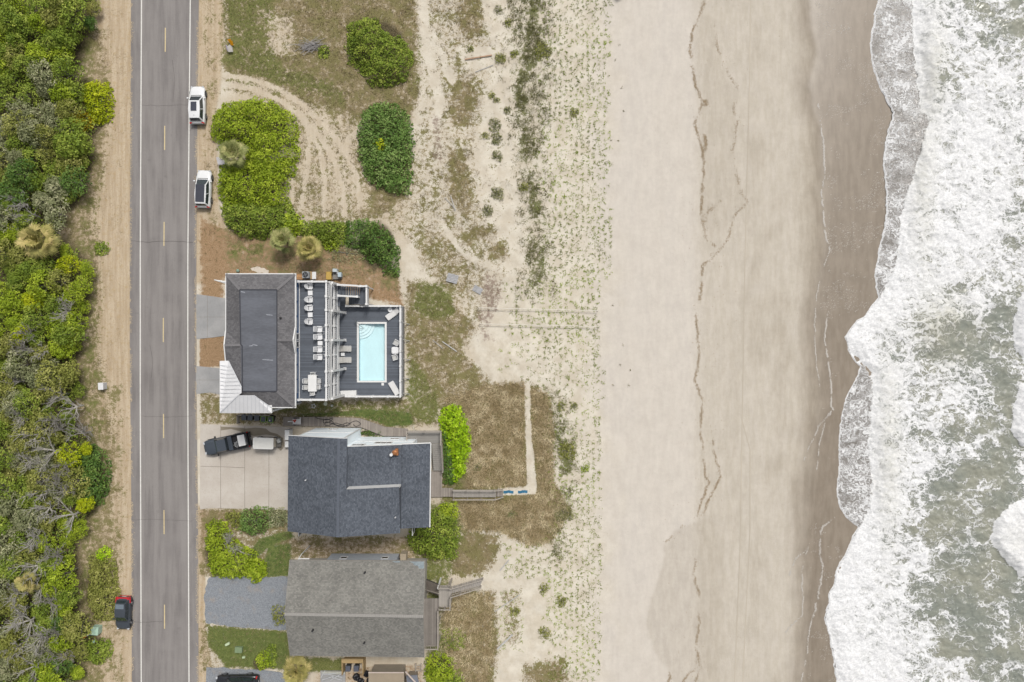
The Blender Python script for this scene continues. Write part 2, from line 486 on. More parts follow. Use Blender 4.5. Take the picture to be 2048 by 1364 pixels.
def ground_masks(gx, gy):
    out = {k: np.zeros(gx.shape) for k in 'DGPSLTK'}
    for ch, poly, f, v, op in OPS:
        xs = [p[0] for p in poly]; ys = [p[1] for p in poly]
        sel = (gx > min(xs) - f) & (gx < max(xs) + f) & (gy > min(ys) - f) & (gy < max(ys) + f)
        if not sel.any(): continue
        d = sdist(gx[sel], gy[sel], poly)
        m = sst(f, -f, d)
        a = out[ch][sel]
        if op == 'max':
            out[ch][sel] = np.maximum(a, m * v)
        else:
            out[ch][sel] = a * (1 - m) + v * m
    for ln, w_, k_ in TRACKS:
        xs = [p[0] for p in ln]; ys = [p[1] for p in ln]
        sel = (gx > min(xs) - 20) & (gx < max(xs) + 20) & (gy > min(ys) - 20) & (gy < max(ys) + 20)
        d = pdist(gx[sel], gy[sel], ln) + 5 * (fbm(gx[sel], gy[sel], 9, 3, 44) - .5)
        m = sst(w_ + 3, w_ - 2, d) * k_
        for ch in 'DG': out[ch][sel] *= (1 - m)
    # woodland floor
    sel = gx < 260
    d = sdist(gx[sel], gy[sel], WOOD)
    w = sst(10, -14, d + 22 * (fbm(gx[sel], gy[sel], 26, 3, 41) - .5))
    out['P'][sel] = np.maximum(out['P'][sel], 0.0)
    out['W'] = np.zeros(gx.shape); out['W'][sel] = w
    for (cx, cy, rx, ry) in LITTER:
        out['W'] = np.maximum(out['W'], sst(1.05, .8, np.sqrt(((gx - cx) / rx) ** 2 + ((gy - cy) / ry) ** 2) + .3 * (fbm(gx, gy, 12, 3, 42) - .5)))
    return out


# the grid: fine over what the photo shows, stretched to the horizon outside it
step = 2.4
fx = np.arange(-40, 1790, step); fy = np.arange(-40, 1405, step)
ex = np.array([-60000, -20000, -6000, -2000, -800, -300, -120]); 
gxl = np.concatenate([ex, fx, np.array([1850, 2000, 2300, 3000, 5000, 20000, 60000])])
gyl = np.concatenate([ex, fy, 1364 - ex[::-1]])
GX, GY = np.meshgrid(gxl, gyl)
msk = ground_masks(GX, GY)

def ground_z(px, py):
    px = np.asarray(px, float); py = np.asarray(py, float)
    dune = sst(820, 930, px) * sst(1260, 1060, px)
    lot = sst(420, 470, px) * sst(980, 800, px) * sst(540, 480, py)
    z = dune * (0.5 * fbm(px, py, 120, 3, 1) + 0.25 * fbm(px, py, 28, 3, 2) - 0.28)
    z = z + lot * 0.18 * (fbm(px, py, 40, 3, 3) - 0.5)
    z = z + sst(1240, 1330, px) * sst(1650, 1560, px) * 0.10 * (fbm(px, py / 4.0, 50, 3, 4) - 0.5)
    z = z - 1.2 * sst(1560, 2100, px)
    far = (np.abs(px - 1024) > 1100) | (np.abs(py - 682) > 760)
    return np.where(far & (px < 1500), 0.0, z)

GZ = ground_z(GX, GY)
wet_x = np.interp(GY, [p[1] for p in WETLINE], [p[0] for p in WETLINE]) + 14 * (fbm(GY, GY * 0, 40, 3, 6) - 0.5)
WET = sst(-46, 26, GX - wet_x + 26 * (fbm(GX, GY / 2, 30, 3, 17) - .5))
BEACH = sst(1150, 1270, GX + 70 * (fbm(GX, GY, 30, 3, 8) - 0.5))
MID = sst(1375, 1415, GX + 14 * (fbm(GX, GY, 70, 3, 9) - 0.5))
d1 = sdist(GX, GY, [(1410, 1036), (1350, 1062), (1328, 1090), (1325, 1130), (1304, 1190), (1290, 1250), (1305, 1300), (1340, 1345), (1360, 1440), (1470, 1440), (1450, 1250), (1450, 1050)])
DAMP = 0.34 * sst(4, -6, d1 + 8 * (fbm(GX, GY, 18, 3, 12) - .5)) * sst(1470, 1420, GX)
d2 = sdist(GX, GY, [(1385, 60), (1400, 20), (1432, 40), (1440, 130), (1475, 180), (1470, 330), (1495, 405), (1465, 440), (1425, 480), (1400, 440), (1405, 330), (1392, 240), (1405, 200), (1382, 120)])
DAMP = np.maximum(DAMP, 0.22 * sst(4, -5, d2 + 6 * (fbm(GX, GY, 14, 3, 13) - .5)))
big = fbm(GX, GY / 2.6, 46, 4, 14)
DAMP = np.maximum(DAMP, MID * sst(.52, .72, big) * 0.45 * sst(1420, 1560, GX))
DAMP = np.maximum(DAMP, 0.75 * sst(1575, 1640, GX + 34 * (fbm(GX, GY / 2, 40, 3, 15) - .5)))
COOL = BEACH * (1 - MID) * (0.4 + 0.6 * sst(.4, .65, fbm(GX, GY / 2.5, 60, 3, 16)))
SHEEN = sst(-14, 18, GX - wet_x)

gm = bpy.data.meshes.new('ground')
nxg, nyg = len(gxl), len(gyl)
co = np.stack([(GX - 1024) / PXM, (682 - GY) / PXM, GZ], -1).reshape(-1, 3)
idx = np.arange(nxg * nyg).reshape(nyg, nxg)
q = np.stack([idx[1:, :-1], idx[1:, 1:], idx[:-1, 1:], idx[:-1, :-1]], -1).reshape(-1, 4)
def grid_mesh(me, co, q):
    me.vertices.add(len(co)); me.vertices.foreach_set('co', co.astype(np.float32).ravel())
    me.loops.add(q.size); me.loops.foreach_set('vertex_index', q.astype(np.int32).ravel())
    me.polygons.add(len(q)); me.polygons.foreach_set('loop_start', np.arange(0, q.size, 4, dtype=np.int32))
    me.polygons.foreach_set('use_smooth', np.ones(len(q), bool))
    me.update(calc_edges=True)
grid_mesh(gm, co, q)
def attr(me, name, r, g, b, a=None):
    A = me.attributes.new(name, 'FLOAT_COLOR', 'POINT')
    z = np.stack([np.ravel(r), np.ravel(g), np.ravel(b), np.ones(np.size(r)) if a is None else np.ravel(a)], -1)
    A.data.foreach_set('color', z.astype(np.float32).ravel())
attr(gm, 'cover_a', msk['D'], msk['G'], msk['T'])
attr(gm, 'cover_b', msk['S'], msk['P'], msk['L'])
attr(gm, 'cover_c', msk['W'], msk['K'], BEACH)
attr(gm, 'cover_d', WET, DAMP, COOL)
attr(gm, 'cover_e', MID, SHEEN, 0 * MID)

def attr_rgb(nt, name):
    a = nd(nt, 'Attribute', attribute_name=name)
    return nd(nt, 'SeparateColor', {0: a.outputs['Color']}).outputs

def ground_material():
    m, nt, p = base_mat('ground_soil')
    co = objco(nt)
    a = attr_rgb(nt, 'cover_a'); b = attr_rgb(nt, 'cover_b'); c_ = attr_rgb(nt, 'cover_c'); d = attr_rgb(nt, 'cover_d'); e = attr_rgb(nt, 'cover_e')
    nA = noise(nt, co, 0.55, 6, 0.62)
    nB = noise(nt, co, 2.1, 5, 0.6)
    nC = noise(nt, co, 7.5, 4, 0.65)
    nF = noise(nt, co, 22.0, 3, 0.7)
    nS = noise(nt, nd(nt, 'Mapping', {'Vector': co, 'Scale': (1.6, 0.35, 1)}).outputs[0], 1.0, 5, 0.6)
    pat = Ma(nt, 'ADD', Ma(nt, 'MULTIPLY', nA, 0.45), Ma(nt, 'ADD', Ma(nt, 'MULTIPLY', nB, 0.6), Ma(nt, 'MULTIPLY', nC, 0.55)))  # ~0.8 mean
    pat = Ma(nt, 'SUBTRACT', pat, 0.80)
    def thr(ch, w=0.10, k=2.0):
        v = Ma(nt, 'ADD', ch, Ma(nt, 'MULTIPLY', pat, k))
        on = ss(nt, ch, 0.02, 0.18)
        return Ma(nt, 'MULTIPLY', ss(nt, v, 0.5 - w, 0.5 + w), on)
    def two(c0, c1, n, lo=0.35, hi=0.65):
        return mixc(nt, ss(nt, n, lo, hi), c0, c1)
    # sand of the dunes, then of the beach
    sand = two(C(220, 209, 190), C(231, 223, 207), nA)
    beach = two(C(217, 208, 196), C(222, 214, 203), nS, .3, .7)
    cool = two(C(216, 208, 198), C(222, 214, 203), nS)
    mid = two(C(203, 194, 179), C(213, 204, 191), nS, .3, .7)
    col = mixc(nt, c_[2], sand, beach)
    col = mixc(nt, d[2], col, cool)
    col = mixc(nt, e[0], col, mid)
    col = mixc(nt, d[1], col, two(C(174, 163, 146), C(188, 178, 161), nS))
    wetc = two(C(144, 132, 117), C(158, 146, 131), nS, .3, .7)
    col = mixc(nt, d[0], col, wetc)
    g = ss(nt, nF, 0.3, 0.7, 0.95, 1.05)
    col = mixc(nt, 1.0, col, nd(nt, 'CombineColor', {0: g, 1: g, 2: g}).outputs[0], 'MULTIPLY')
    g = ss(nt, Ma(nt, 'ADD', Ma(nt, 'MULTIPLY', nA, .6), Ma(nt, 'MULTIPLY', nB, .4)), .36, .64, .97, 1.055)
    col = mixc(nt, 1.0, col, nd(nt, 'CombineColor', {0: g, 1: g, 2: g}).outputs[0], 'MULTIPLY')
    # soils and covers
    nL = noise(nt, nd(nt, 'Mapping', {'Vector': co, 'Scale': (2.6, 0.16, 1)}).outputs[0], 1.0, 4, .6)
    dirt = two(C(196, 176, 148), C(216, 198, 172), nL, .35, .65)
    dirt = mixc(nt, ss(nt, nF, 0.52, 0.72, 0, .55), dirt, C(150, 128, 98))
    dirt = mixc(nt, ss(nt, nC, 0.52, 0.70, 0, .7), dirt, C(164, 142, 104))
    dirt = mixc(nt, ss(nt, nB, 0.50, 0.66, 0, .4), dirt, C(190, 164, 116))
    col = mixc(nt, ss(nt, a[2], .25, .75), col, dirt)
    straw = two(C(150, 120, 88), C(186, 156, 122), nC, .35, .65)
    straw = mixc(nt, ss(nt, nB, .55, .7), straw, C(122, 104, 72))
    col = mixc(nt, thr(b[0], .16, 1.3), col, straw)
    dry = two(C(126, 114, 80), C(166, 150, 114), nC, .35, .65)
    dry = mixc(nt, ss(nt, nA, .44, .58, 0, .75), dry, C(128, 124, 74))
    dry = mixc(nt, ss(nt, nF, .5, .75, 0, .5), dry, C(196, 182, 150))
    col = mixc(nt, thr(a[0], .16, 2.5), col, dry)
    thatch = two(C(128, 110, 96), C(178, 160, 146), nC)
    col = mixc(nt, thr(b[1], .16, 1.5), col, thatch)
    green = two(C(96, 106, 52), C(142, 142, 86), nC)
    col = mixc(nt, thr(a[1], .20, 2.2), col, green)
    gk = two(C(98, 104, 66), C(140, 138, 96), nC)
    col = mixc(nt, thr(c_[1], .16, 2.4), col, gk)
    lawn = two(C(92, 112, 54), C(128, 138, 78), nB, .35, .65)
    col = mixc(nt, thr(b[2], .2, 1.0), col, lawn)
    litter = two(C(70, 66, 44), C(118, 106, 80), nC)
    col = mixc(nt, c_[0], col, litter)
    nt.links.new(col, p.inputs['Base Color'])
    rg = ss(nt, e[1], 0.0, 1.0, 0.92, 0.30)
    nt.links.new(rg, p.inputs['Roughness'])
    p.inputs['Specular IOR Level'].default_value = 0.3
    hgt = Ma(nt, 'ADD', Ma(nt, 'MULTIPLY', nC, 0.7), Ma(nt, 'MULTIPLY', nB, 0.6))
    st = Ma(nt, 'MULTIPLY', ss(nt, d[0], 0.0, 0.6, 1.0, 0.06), ss(nt, c_[2], 0, 1, 0.8, 0.25))
    bp = nd(nt, 'Bump', {'Strength': st, 'Distance': 0.08, 'Height': hgt})
    nt.links.new(bp.outputs[0], p.inputs['Normal'])
    return m
gm.materials.append(ground_material())
ground = bpy.data.objects.new('ground', gm)
COL.objects.link(ground)
ground['kind'] = 'structure'

# grid lookup used to sow plants
def look(arr, px, py):
    ix = np.clip(((px + 40) / step).astype(int), 0, len(fx) - 1) + len(ex)
    iy = np.clip(((py + 40) / step).astype(int), 0, len(fy) - 1) + len(ex)
    return arr[iy, ix]

# ------------------------------------------------------------------ road
def edge(pts):
    ys = [p[1] for p in pts]; xs = [p[0] for p in pts]
    return lambda y: float(np.interp(y, ys, xs))
eL = edge([(263.5, -900), (262.5, 0), (260, 450), (260, 700), (263, 1000), (264, 1364), (265, 2300)])
eR = edge([(400, -900), (398, 0), (394.5, 300), (393, 520), (393.5, 800), (396.5, 1050), (397.5, 1364), (399, 2300)])
lL = edge([(284, -900), (283.5, 0), (281, 500), (281, 800), (283, 1364), (284, 2300)])
lR = edge([(383, -900), (381, 0), (378.5, 250), (376, 520), (376, 800), (378.5, 1364), (380, 2300)])
lC = edge([(333, -900), (331.5, 0), (329, 400), (327, 650), (327.5, 850), (329.5, 1232), (331, 2300)])
ROADY = [-30000, -6000, -900] + list(range(-60, 1430, 30)) + [2300, 7000, 30000]

def strip(fl, fr, ys, z, nm, m, parent=None):
    mb = MB()
    vs, fs = [], []
    for y in ys:
        a = W(fl(y), y); b = W(fr(y), y)
        vs += [(a[0], a[1], z), (b[0], b[1], z)]
    for i in range(len(ys) - 1):
        fs.append((2 * i + 2, 2 * i + 3, 2 * i + 1, 2 * i))
    mb.add(vs, fs)
    return mb.build(nm, m, parent)

def asphalt_mat():
    m, nt, p = base_mat('asphalt')
    co = objco(nt)
    n1 = noise(nt, nd(nt, 'Mapping', {'Vector': co, 'Scale': (1.3, 0.10, 1)}).outputs[0], 1.0, 5, .6)
    n2 = noise(nt, co, 14, 3, .7)
    n3 = noise(nt, co, 0.25, 4, .6)
    c = mixc(nt, ss(nt, n1, .35, .65), C(138, 133, 131), C(158, 153, 150))
    c = mixc(nt, ss(nt, n2, .35, .68, 0, .3), c, C(112, 108, 107))
    c = mixc(nt, ss(nt, n3, .4, .7, 0, .5), c, C(158, 153, 150))
    n4 = noise(nt, co, .9, 4, .7)
    c = mixc(nt, ss(nt, n4, .60, .74, 0, .35), c, C(116, 112, 110))
    # paler worn wheel paths across the carriageway, fine tar cracks
    x = nd(nt, 'SeparateXYZ', {0: co}).outputs['X']
    wv = Ma(nt, 'SINE', Ma(nt, 'MULTIPLY', x, 3.6))
    c = mixc(nt, ss(nt, wv, .2, 1.0, 0, .25), c, C(164, 159, 156))
    nt.links.new(c, p.inputs['Base Color'])
    p.inputs['Roughness'].default_value = 0.9
    p.inputs['Specular IOR Level'].default_value = 0.2
    b = nd(nt, 'Bump', {'Strength': 0.3, 'Distance': 0.01, 'Height': n2})
    nt.links.new(b.outputs[0], p.inputs['Normal'])
    return m
Z0 = 0.05
road = strip(eL, eR, ROADY, Z0, 'road', asphalt_mat())
road['kind'] = 'structure'
paint_w = mat('road_paint_white', C(238, 236, 230), .7, .10, 5)
paint_y = mat('road_paint_yellow', C(226, 206, 160), .7, .14, 6)
o = strip(lambda y: lL(y) - 1.1, lambda y: lL(y) + 1.1, ROADY, Z0 + .005, 'edge_line', paint_w); o['kind'] = 'structure'
o = strip(lambda y: lR(y) - 1.1, lambda y: lR(y) + 1.1, ROADY, Z0 + .005, 'edge_line', paint_w); o['kind'] = 'structure'
for yc in (80, 276, 468, 660, 852, 1044, 1233):
    ys = [yc - 24, yc, yc + 24]
    o = strip(lambda y: lC(y) - 1.0, lambda y: lC(y) + 1.0, ys, Z0 + .005, 'centre_line_dash', paint_y); o['kind'] = 'structure'

# ------------------------------------------------------------------ driveways and gravel
def pad(name, poly, z, m, t=0.12):
    mb = MB(); mb.slab([(*W2(x, y, z), z) for (x, y) in poly], t + 0.3)
    o = mb.build(name, m); o['kind'] = 'structure'
    return o

def concrete_mat(name, c0, c1, stain=None):
    m, nt, p = base_mat(name)
    co = objco(nt)
    n1 = noise(nt, co, 0.35, 5, .6); n2 = noise(nt, co, 5, 4, .65); n3 = noise(nt, co, 30, 2, .6)
    c = mixc(nt, ss(nt, n1, .35, .65), c0, c1)
    c = mixc(nt, ss(nt, n2, .5, .72, 0, .4), c, (c0[0] * .8, c0[1] * .79, c0[2] * .76, 1))
    g = ss(nt, n3, .3, .7, .95, 1.05)
    c = mixc(nt, 1.0, c, nd(nt, 'CombineColor', {0: g, 1: g, 2: g}).outputs[0], 'MULTIPLY')
    nt.links.new(c, p.inputs['Base Color'])
    p.inputs['Roughness'].default_value = 0.85
    p.inputs['Specular IOR Level'].default_value = 0.2
    return m
conc = concrete_mat('concrete_warm', C(204, 195, 184), C(216, 208, 198))
conc_g = concrete_mat('concrete_grey', C(166, 166, 166), C(182, 181, 180))
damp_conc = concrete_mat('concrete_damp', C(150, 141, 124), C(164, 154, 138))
joint_m = mat('joint_dark', C(140, 132, 122), .9, .2)
DZ = 0.06
pad('driveway', [(400.5, 848), (430, 849), (470, 851), (580, 854), (586, 1021), (500, 1018), (420, 1016), (399.7, 1019)], DZ, conc)
pad('driveway', [(392, 588), (420, 592), (455, 597), (455, 671), (425, 675), (392, 678)], DZ, conc_g)
pad('driveway', [(392, 732), (445, 737), (445, 790), (420, 785), (392, 788)], DZ, conc_g)
def joint(p, q, w=0.045):
    mb = MB(); a = W(*p, DZ); b = W(*q, DZ)
    mb.beam((a[0], a[1], DZ + .0), (b[0], b[1], DZ + .0), w, 0.012)
    o = mb.build('driveway_joint', joint_m); o['kind'] = 'structure'
joint((441.3, 851), (441.3, 1016)); joint((489.5, 852), (489.5, 1017)); joint((538, 900), (537.6, 1018))
joint((401, 932.5), (441, 933.4)); joint((441.6, 933.4), (489, 935.5)); joint((415, 592), (415, 675), .03); joint((393, 634), (455, 634), .03); joint((393, 760), (441, 760), .03)
def stain(poly, z, m):
    mb = MB(); vs = [(*W2(x, y, z), z) for (x, y) in poly]
    n = len(vs); a = sum(vs[i][0] * vs[(i + 1) % n][1] - vs[(i + 1) % n][0] * vs[i][1] for i in range(n))
    mb.add(vs, [tuple(range(n)) if a > 0 else tuple(range(n - 1, -1, -1))])
    o = mb.build('damp_patch', m); o['kind'] = 'structure'
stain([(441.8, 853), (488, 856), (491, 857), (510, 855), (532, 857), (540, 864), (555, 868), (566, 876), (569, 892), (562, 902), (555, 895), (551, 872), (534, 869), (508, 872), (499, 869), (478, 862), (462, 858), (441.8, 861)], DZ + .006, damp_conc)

def gravel_mat(name, c0, c1):
    m, nt, p = base_mat(name)
    co = objco(nt)
    v = nd(nt, 'TexVoronoi', {'Vector': co, 'Scale': 11.0})
    n1 = noise(nt, co, .5, 5, .6)
    n2 = noise(nt, co, 26, 3, .7)
    c = mixc(nt, nd(nt, 'SeparateColor', {0: v.outputs['Color']}).outputs[0], c0, c1)
    c = mixc(nt, ss(nt, n2, .35, .7, 0, .5), c, C(178, 184, 190))
    c = mixc(nt, ss(nt, n1, .52, .74, 0, .55), c, C(176, 160, 142))
    nt.links.new(c, p.inputs['Base Color'])
    p.inputs['Roughness'].default_value = .95
    b = nd(nt, 'Bump', {'Strength': .9, 'Distance': .04, 'Height': v.outputs['Distance']})
    nt.links.new(b.outputs[0], p.inputs['Normal'])
    return m
gravel = gravel_mat('gravel_blue_grey', C(116, 122, 130), C(158, 162, 168))
def rag(poly, amp=3.0, n=6):
    out = []
    for i in range(len(poly)):
        a, b = poly[i], poly[(i + 1) % len(poly)]
        for k in range(n):
            t = k / n
            j = amp if k else amp * .5
            out.append((a[0] + (b[0] - a[0]) * t + rnd.uniform(-j, j), a[1] + (b[1] - a[1]) * t + rnd.uniform(-j, j)))
    return out
pad('gravel_driveway', rag([(418, 1156), (470, 1150), (530, 1154), (580, 1154), (580, 1262), (520, 1257), (455, 1252), (412, 1246), (408, 1190)], 2.0), 0.05, gravel)
pad('gravel_driveway', rag([(413, 1334), (480, 1338), (560, 1345), (600, 1346), (640, 1420), (412, 1430)], 2.0), 0.05, gravel)
# ------------------------------------------------------------------ sea
FRONT = [(1765, -400), (1760, -60), (1757, 0), (1752, 30), (1745, 70), (1742, 100), (1748, 130), (1757, 160), (1770, 188), (1781, 210), (1790, 224), (1783, 246),
         (1775, 275), (1770, 305), (1770, 335), (1774, 362), (1776, 400), (1774, 440), (1765, 480), (1757, 520), (1752, 550), (1755, 580), (1760, 594),
         (1745, 611), (1728, 634), (1714, 640), (1702, 656), (1690, 673), (1697, 700), (1711, 724), (1722, 733), (1710, 762), (1695, 790), (1685, 820), (1680, 850),
         (1677, 890), (1679, 930), (1675, 960), (1673, 985), (1678, 1010), (1690, 1035), (1717, 1055), (1705, 1075), (1697, 1095), (1685, 1120), (1672, 1140),
         (1668, 1165), (1656, 1190), (1657, 1205), (1647, 1238), (1655, 1260), (1660, 1290), (1668, 1320), (1672, 1364), (1680, 1430), (1690, 1800)]
BORE = [(1830, -400), (1826, -60), (1825, 0), (1828, 50), (1830, 100), (1835, 150), (1838, 190), (1840, 212), (1858, 240), (1848, 275), (1838, 320), (1820, 370), (1808, 410), (1800, 460),
        (1795, 520), (1775, 570), (1764, 595), (1748, 611), (1731, 634), (1717, 641), (1705, 656), (1693, 673), (1700, 700), (1714, 724), (1733, 735), (1746, 760), (1748, 800), (1742, 850),
        (1738, 880), (1741, 920), (1746, 960), (1748, 990), (1740, 1020), (1720, 1056), (1708, 1075), (1700, 1095), (1688, 1120), (1675, 1140), (1671, 1165), (1659, 1190),
        (1660, 1205), (1650, 1238), (1658, 1260), (1663, 1290), (1671, 1320), (1675, 1364), (1683, 1430), (1693, 1800)]
def lerp_line(pts, y, amp, sc, seed):
    y = np.asarray(y, float)
    x = np.interp(y, [p[1] for p in pts], [p[0] for p in pts])
    return x + amp * (fbm(y, y * 0 + seed, sc, 4, seed, .6) - .5)
sy = np.concatenate([[-60000, -10000, -2000, -500, -150], np.arange(-40, 1405, 1.6), [1500, 1900, 3400, 12000, 60000]])
off = np.concatenate([[0, .6, 1.2, 1.8, 2.6], np.arange(4, 440, 2.0), [460, 500, 560, 700, 1000, 2500, 10000, 60000]])
OX, SY = np.meshgrid(off, sy)
fx0 = lerp_line(FRONT, SY, 7, 16, 3) + 2.2 * (fbm(SY, SY * 0 + 3, 5, 3, 7) - .5)
bx0 = np.maximum(lerp_line(BORE, SY, 10, 14, 4), fx0 + 1.5)
SX = fx0 + OX
inb = SX - bx0                        # distance behind the bore front
lace = (inb < 0)
# foam density (0 clear water .. 1 solid foam), by place
def gb(cx, cy, rx, ry):
    return np.exp(-(((SX - cx) / rx) ** 2 + ((SY - cy) / ry) ** 2))
dens = 0.45 + 0 * SX
dens += 0.42 * np.exp(-(np.maximum(inb, 0) / 46.0) ** 1.5)
dens += 0.18 * gb(1960, 330, 120, 200) + 0.18 * gb(1900, 560, 80, 110)
for (cx, cy, rx, ry, k) in [(2005, 25, 70, 30, .38), (1990, 75, 34, 20, .30), (2040, 60, 30, 40, .2), (1905, 170, 24, 60, .22), (1880, 160, 10, 30, .45), (2040, 420, 24, 36, .25), (2020, 490, 30, 14, .2),
                            (1920, 575, 40, 26, .22), (1925, 690, 60, 60, .42), (1860, 708, 46, 16, .36), (1990, 660, 60, 70, .36), (2010, 780, 34, 60, .34), (2000, 850, 46, 30, .34),
                            (1880, 860, 40, 24, .18), (1940, 870, 60, 24, .24), (1990, 940, 70, 70, .46), (1930, 960, 50, 34, .28), (1900, 1010, 40, 40, .34), (1960, 1050, 90, 60, .38), (1870, 1060, 40, 24, .2),
                            (1950, 1160, 90, 80, .5), (1840, 1170, 30, 30, .22), (2030, 1200, 60, 90, .55), (1990, 1270, 90, 50, .46), (1880, 1200, 40, 50, .28), (1900, 1290, 34, 30, .22), (2010, 1340, 60, 40, .42), (1830, 1330, 30, 40, .1), (1960, 1220, 40, 60, .2)]:
    dens -= k * gb(cx, cy, rx, ry)
dens += 0.32 * gb(1725, 1290, 70, 90) + 0.25 * gb(1740, 1150, 70, 60) + .2 * gb(1740, 1364, 80, 60)
dens += 0.18 * (fbm(SX, SY, 60, 3, 21) - .5) * 2
# lace sheet in front of the bore
ld = 0.30 + 0.18 * (fbm(SX, SY, 30, 3, 22) - .5) * 2
ld = np.where(SY > 730, 0.36, ld) + 0.08 * sst(500, 600, SY) * (SY < 720)
dens = np.where(lace, ld, dens)
edgew = np.exp(-(OX / 3.0) ** 2)
dens = np.maximum(dens, 1.25 * edgew)
# breaking crests at the right-hand side of the picture
def crest(poly):
    d = sdist(SX, SY, poly)
    return d
cr = [[(1978, 1075), (1990, 1040), (2010, 1015), (2040, 1000), (2120, 985), (2140, 1160), (2040, 1150), (2020, 1130), (1995, 1105)],
      [(2027, 640), (2034, 600), (2044, 585), (2120, 570), (2120, 730), (2050, 730), (2040, 710), (2028, 690)],
      [(2020, 860), (2030, 800), (2042, 770), (2120, 770), (2120, 900), (2040, 890)]]
lift = np.zeros(SX.shape)
for poly in cr:
    d = crest(poly) + 7 * (fbm(SX, SY, 12, 3, 23) - .5)
    dens = np.maximum(dens, 1.15 * sst(2.0, -2.5, d))
    lift = np.maximum(lift, sst(5, -16, d))
    dens = np.where((d > 2) & (d < 26), np.minimum(dens, 0.22 + .2 * sst(6, 26, d)), dens)
# surf mound (aerated humps)
hump = 0.55 * gb(1872, 100, 22, 90) + .5 * gb(1868, 165, 18, 50) + .5 * gb(1890, 640, 40, 46) + .45 * gb(1850, 330, 24, 130) + .45 * gb(1780, 900, 26, 160)
mud = np.clip(gb(1870, 140, 26, 100) * .6 + gb(1890, 650, 50, 60) * .9 + gb(1845, 380, 24, 160) * .5 + gb(1778, 900, 24, 190) * .55 + gb(2030, 1080, 40, 60) * .3 + gb(1905, 690, 70, 50) * .5, 0, 1)
SZ = -0.05 + 0.09 * sst(0, 3, OX) + np.where(lace, 0, 0.26 * sst(0, 30, inb)) + hump * 0.7 + lift * .6
SZ = SZ + np.where(lace, .03, .22) * (fbm(SX, SY, 26, 4, 24, .55) - .5) * 2 * sst(0, 8, OX)
SZ = SZ + np.where(lace, .0, .10) * (fbm(SX, SY, 7, 3, 25) - .5) * 2 * sst(0, 8, OX)
gz = -1.2 * sst(1560, 2100, SX)
SZ = SZ + gz * sst(0, 3, OX * 0 + 3) * 0.0
SZ = SZ + np.interp(SX, [1560, 1640, 1700, 1760, 1850, 60000], [0.0, -0.075, -0.21, -0.36, -0.3, -0.3]) + 0.05
far = (np.abs(SY - 682) > 900) | (SX > 2400)
SZ = np.where(far, -0.1, SZ)
sm = bpy.data.meshes.new('sea')
sco = np.stack([(SX - 1024) / PXM, (682 - SY) / PXM, SZ], -1).reshape(-1, 3)
ni, nj = len(sy), len(off)
sidx = np.arange(ni * nj).reshape(ni, nj)
sq = np.stack([sidx[1:, :-1], sidx[1:, 1:], sidx[:-1, 1:], sidx[:-1, :-1]], -1).reshape(-1, 4)
grid_mesh(sm, sco, sq)
dens = np.where(far, .1, dens)
attr(sm, 'foam_a', np.clip(dens, .11, 1.4), np.where(lace, 1.0, 0.0), mud)

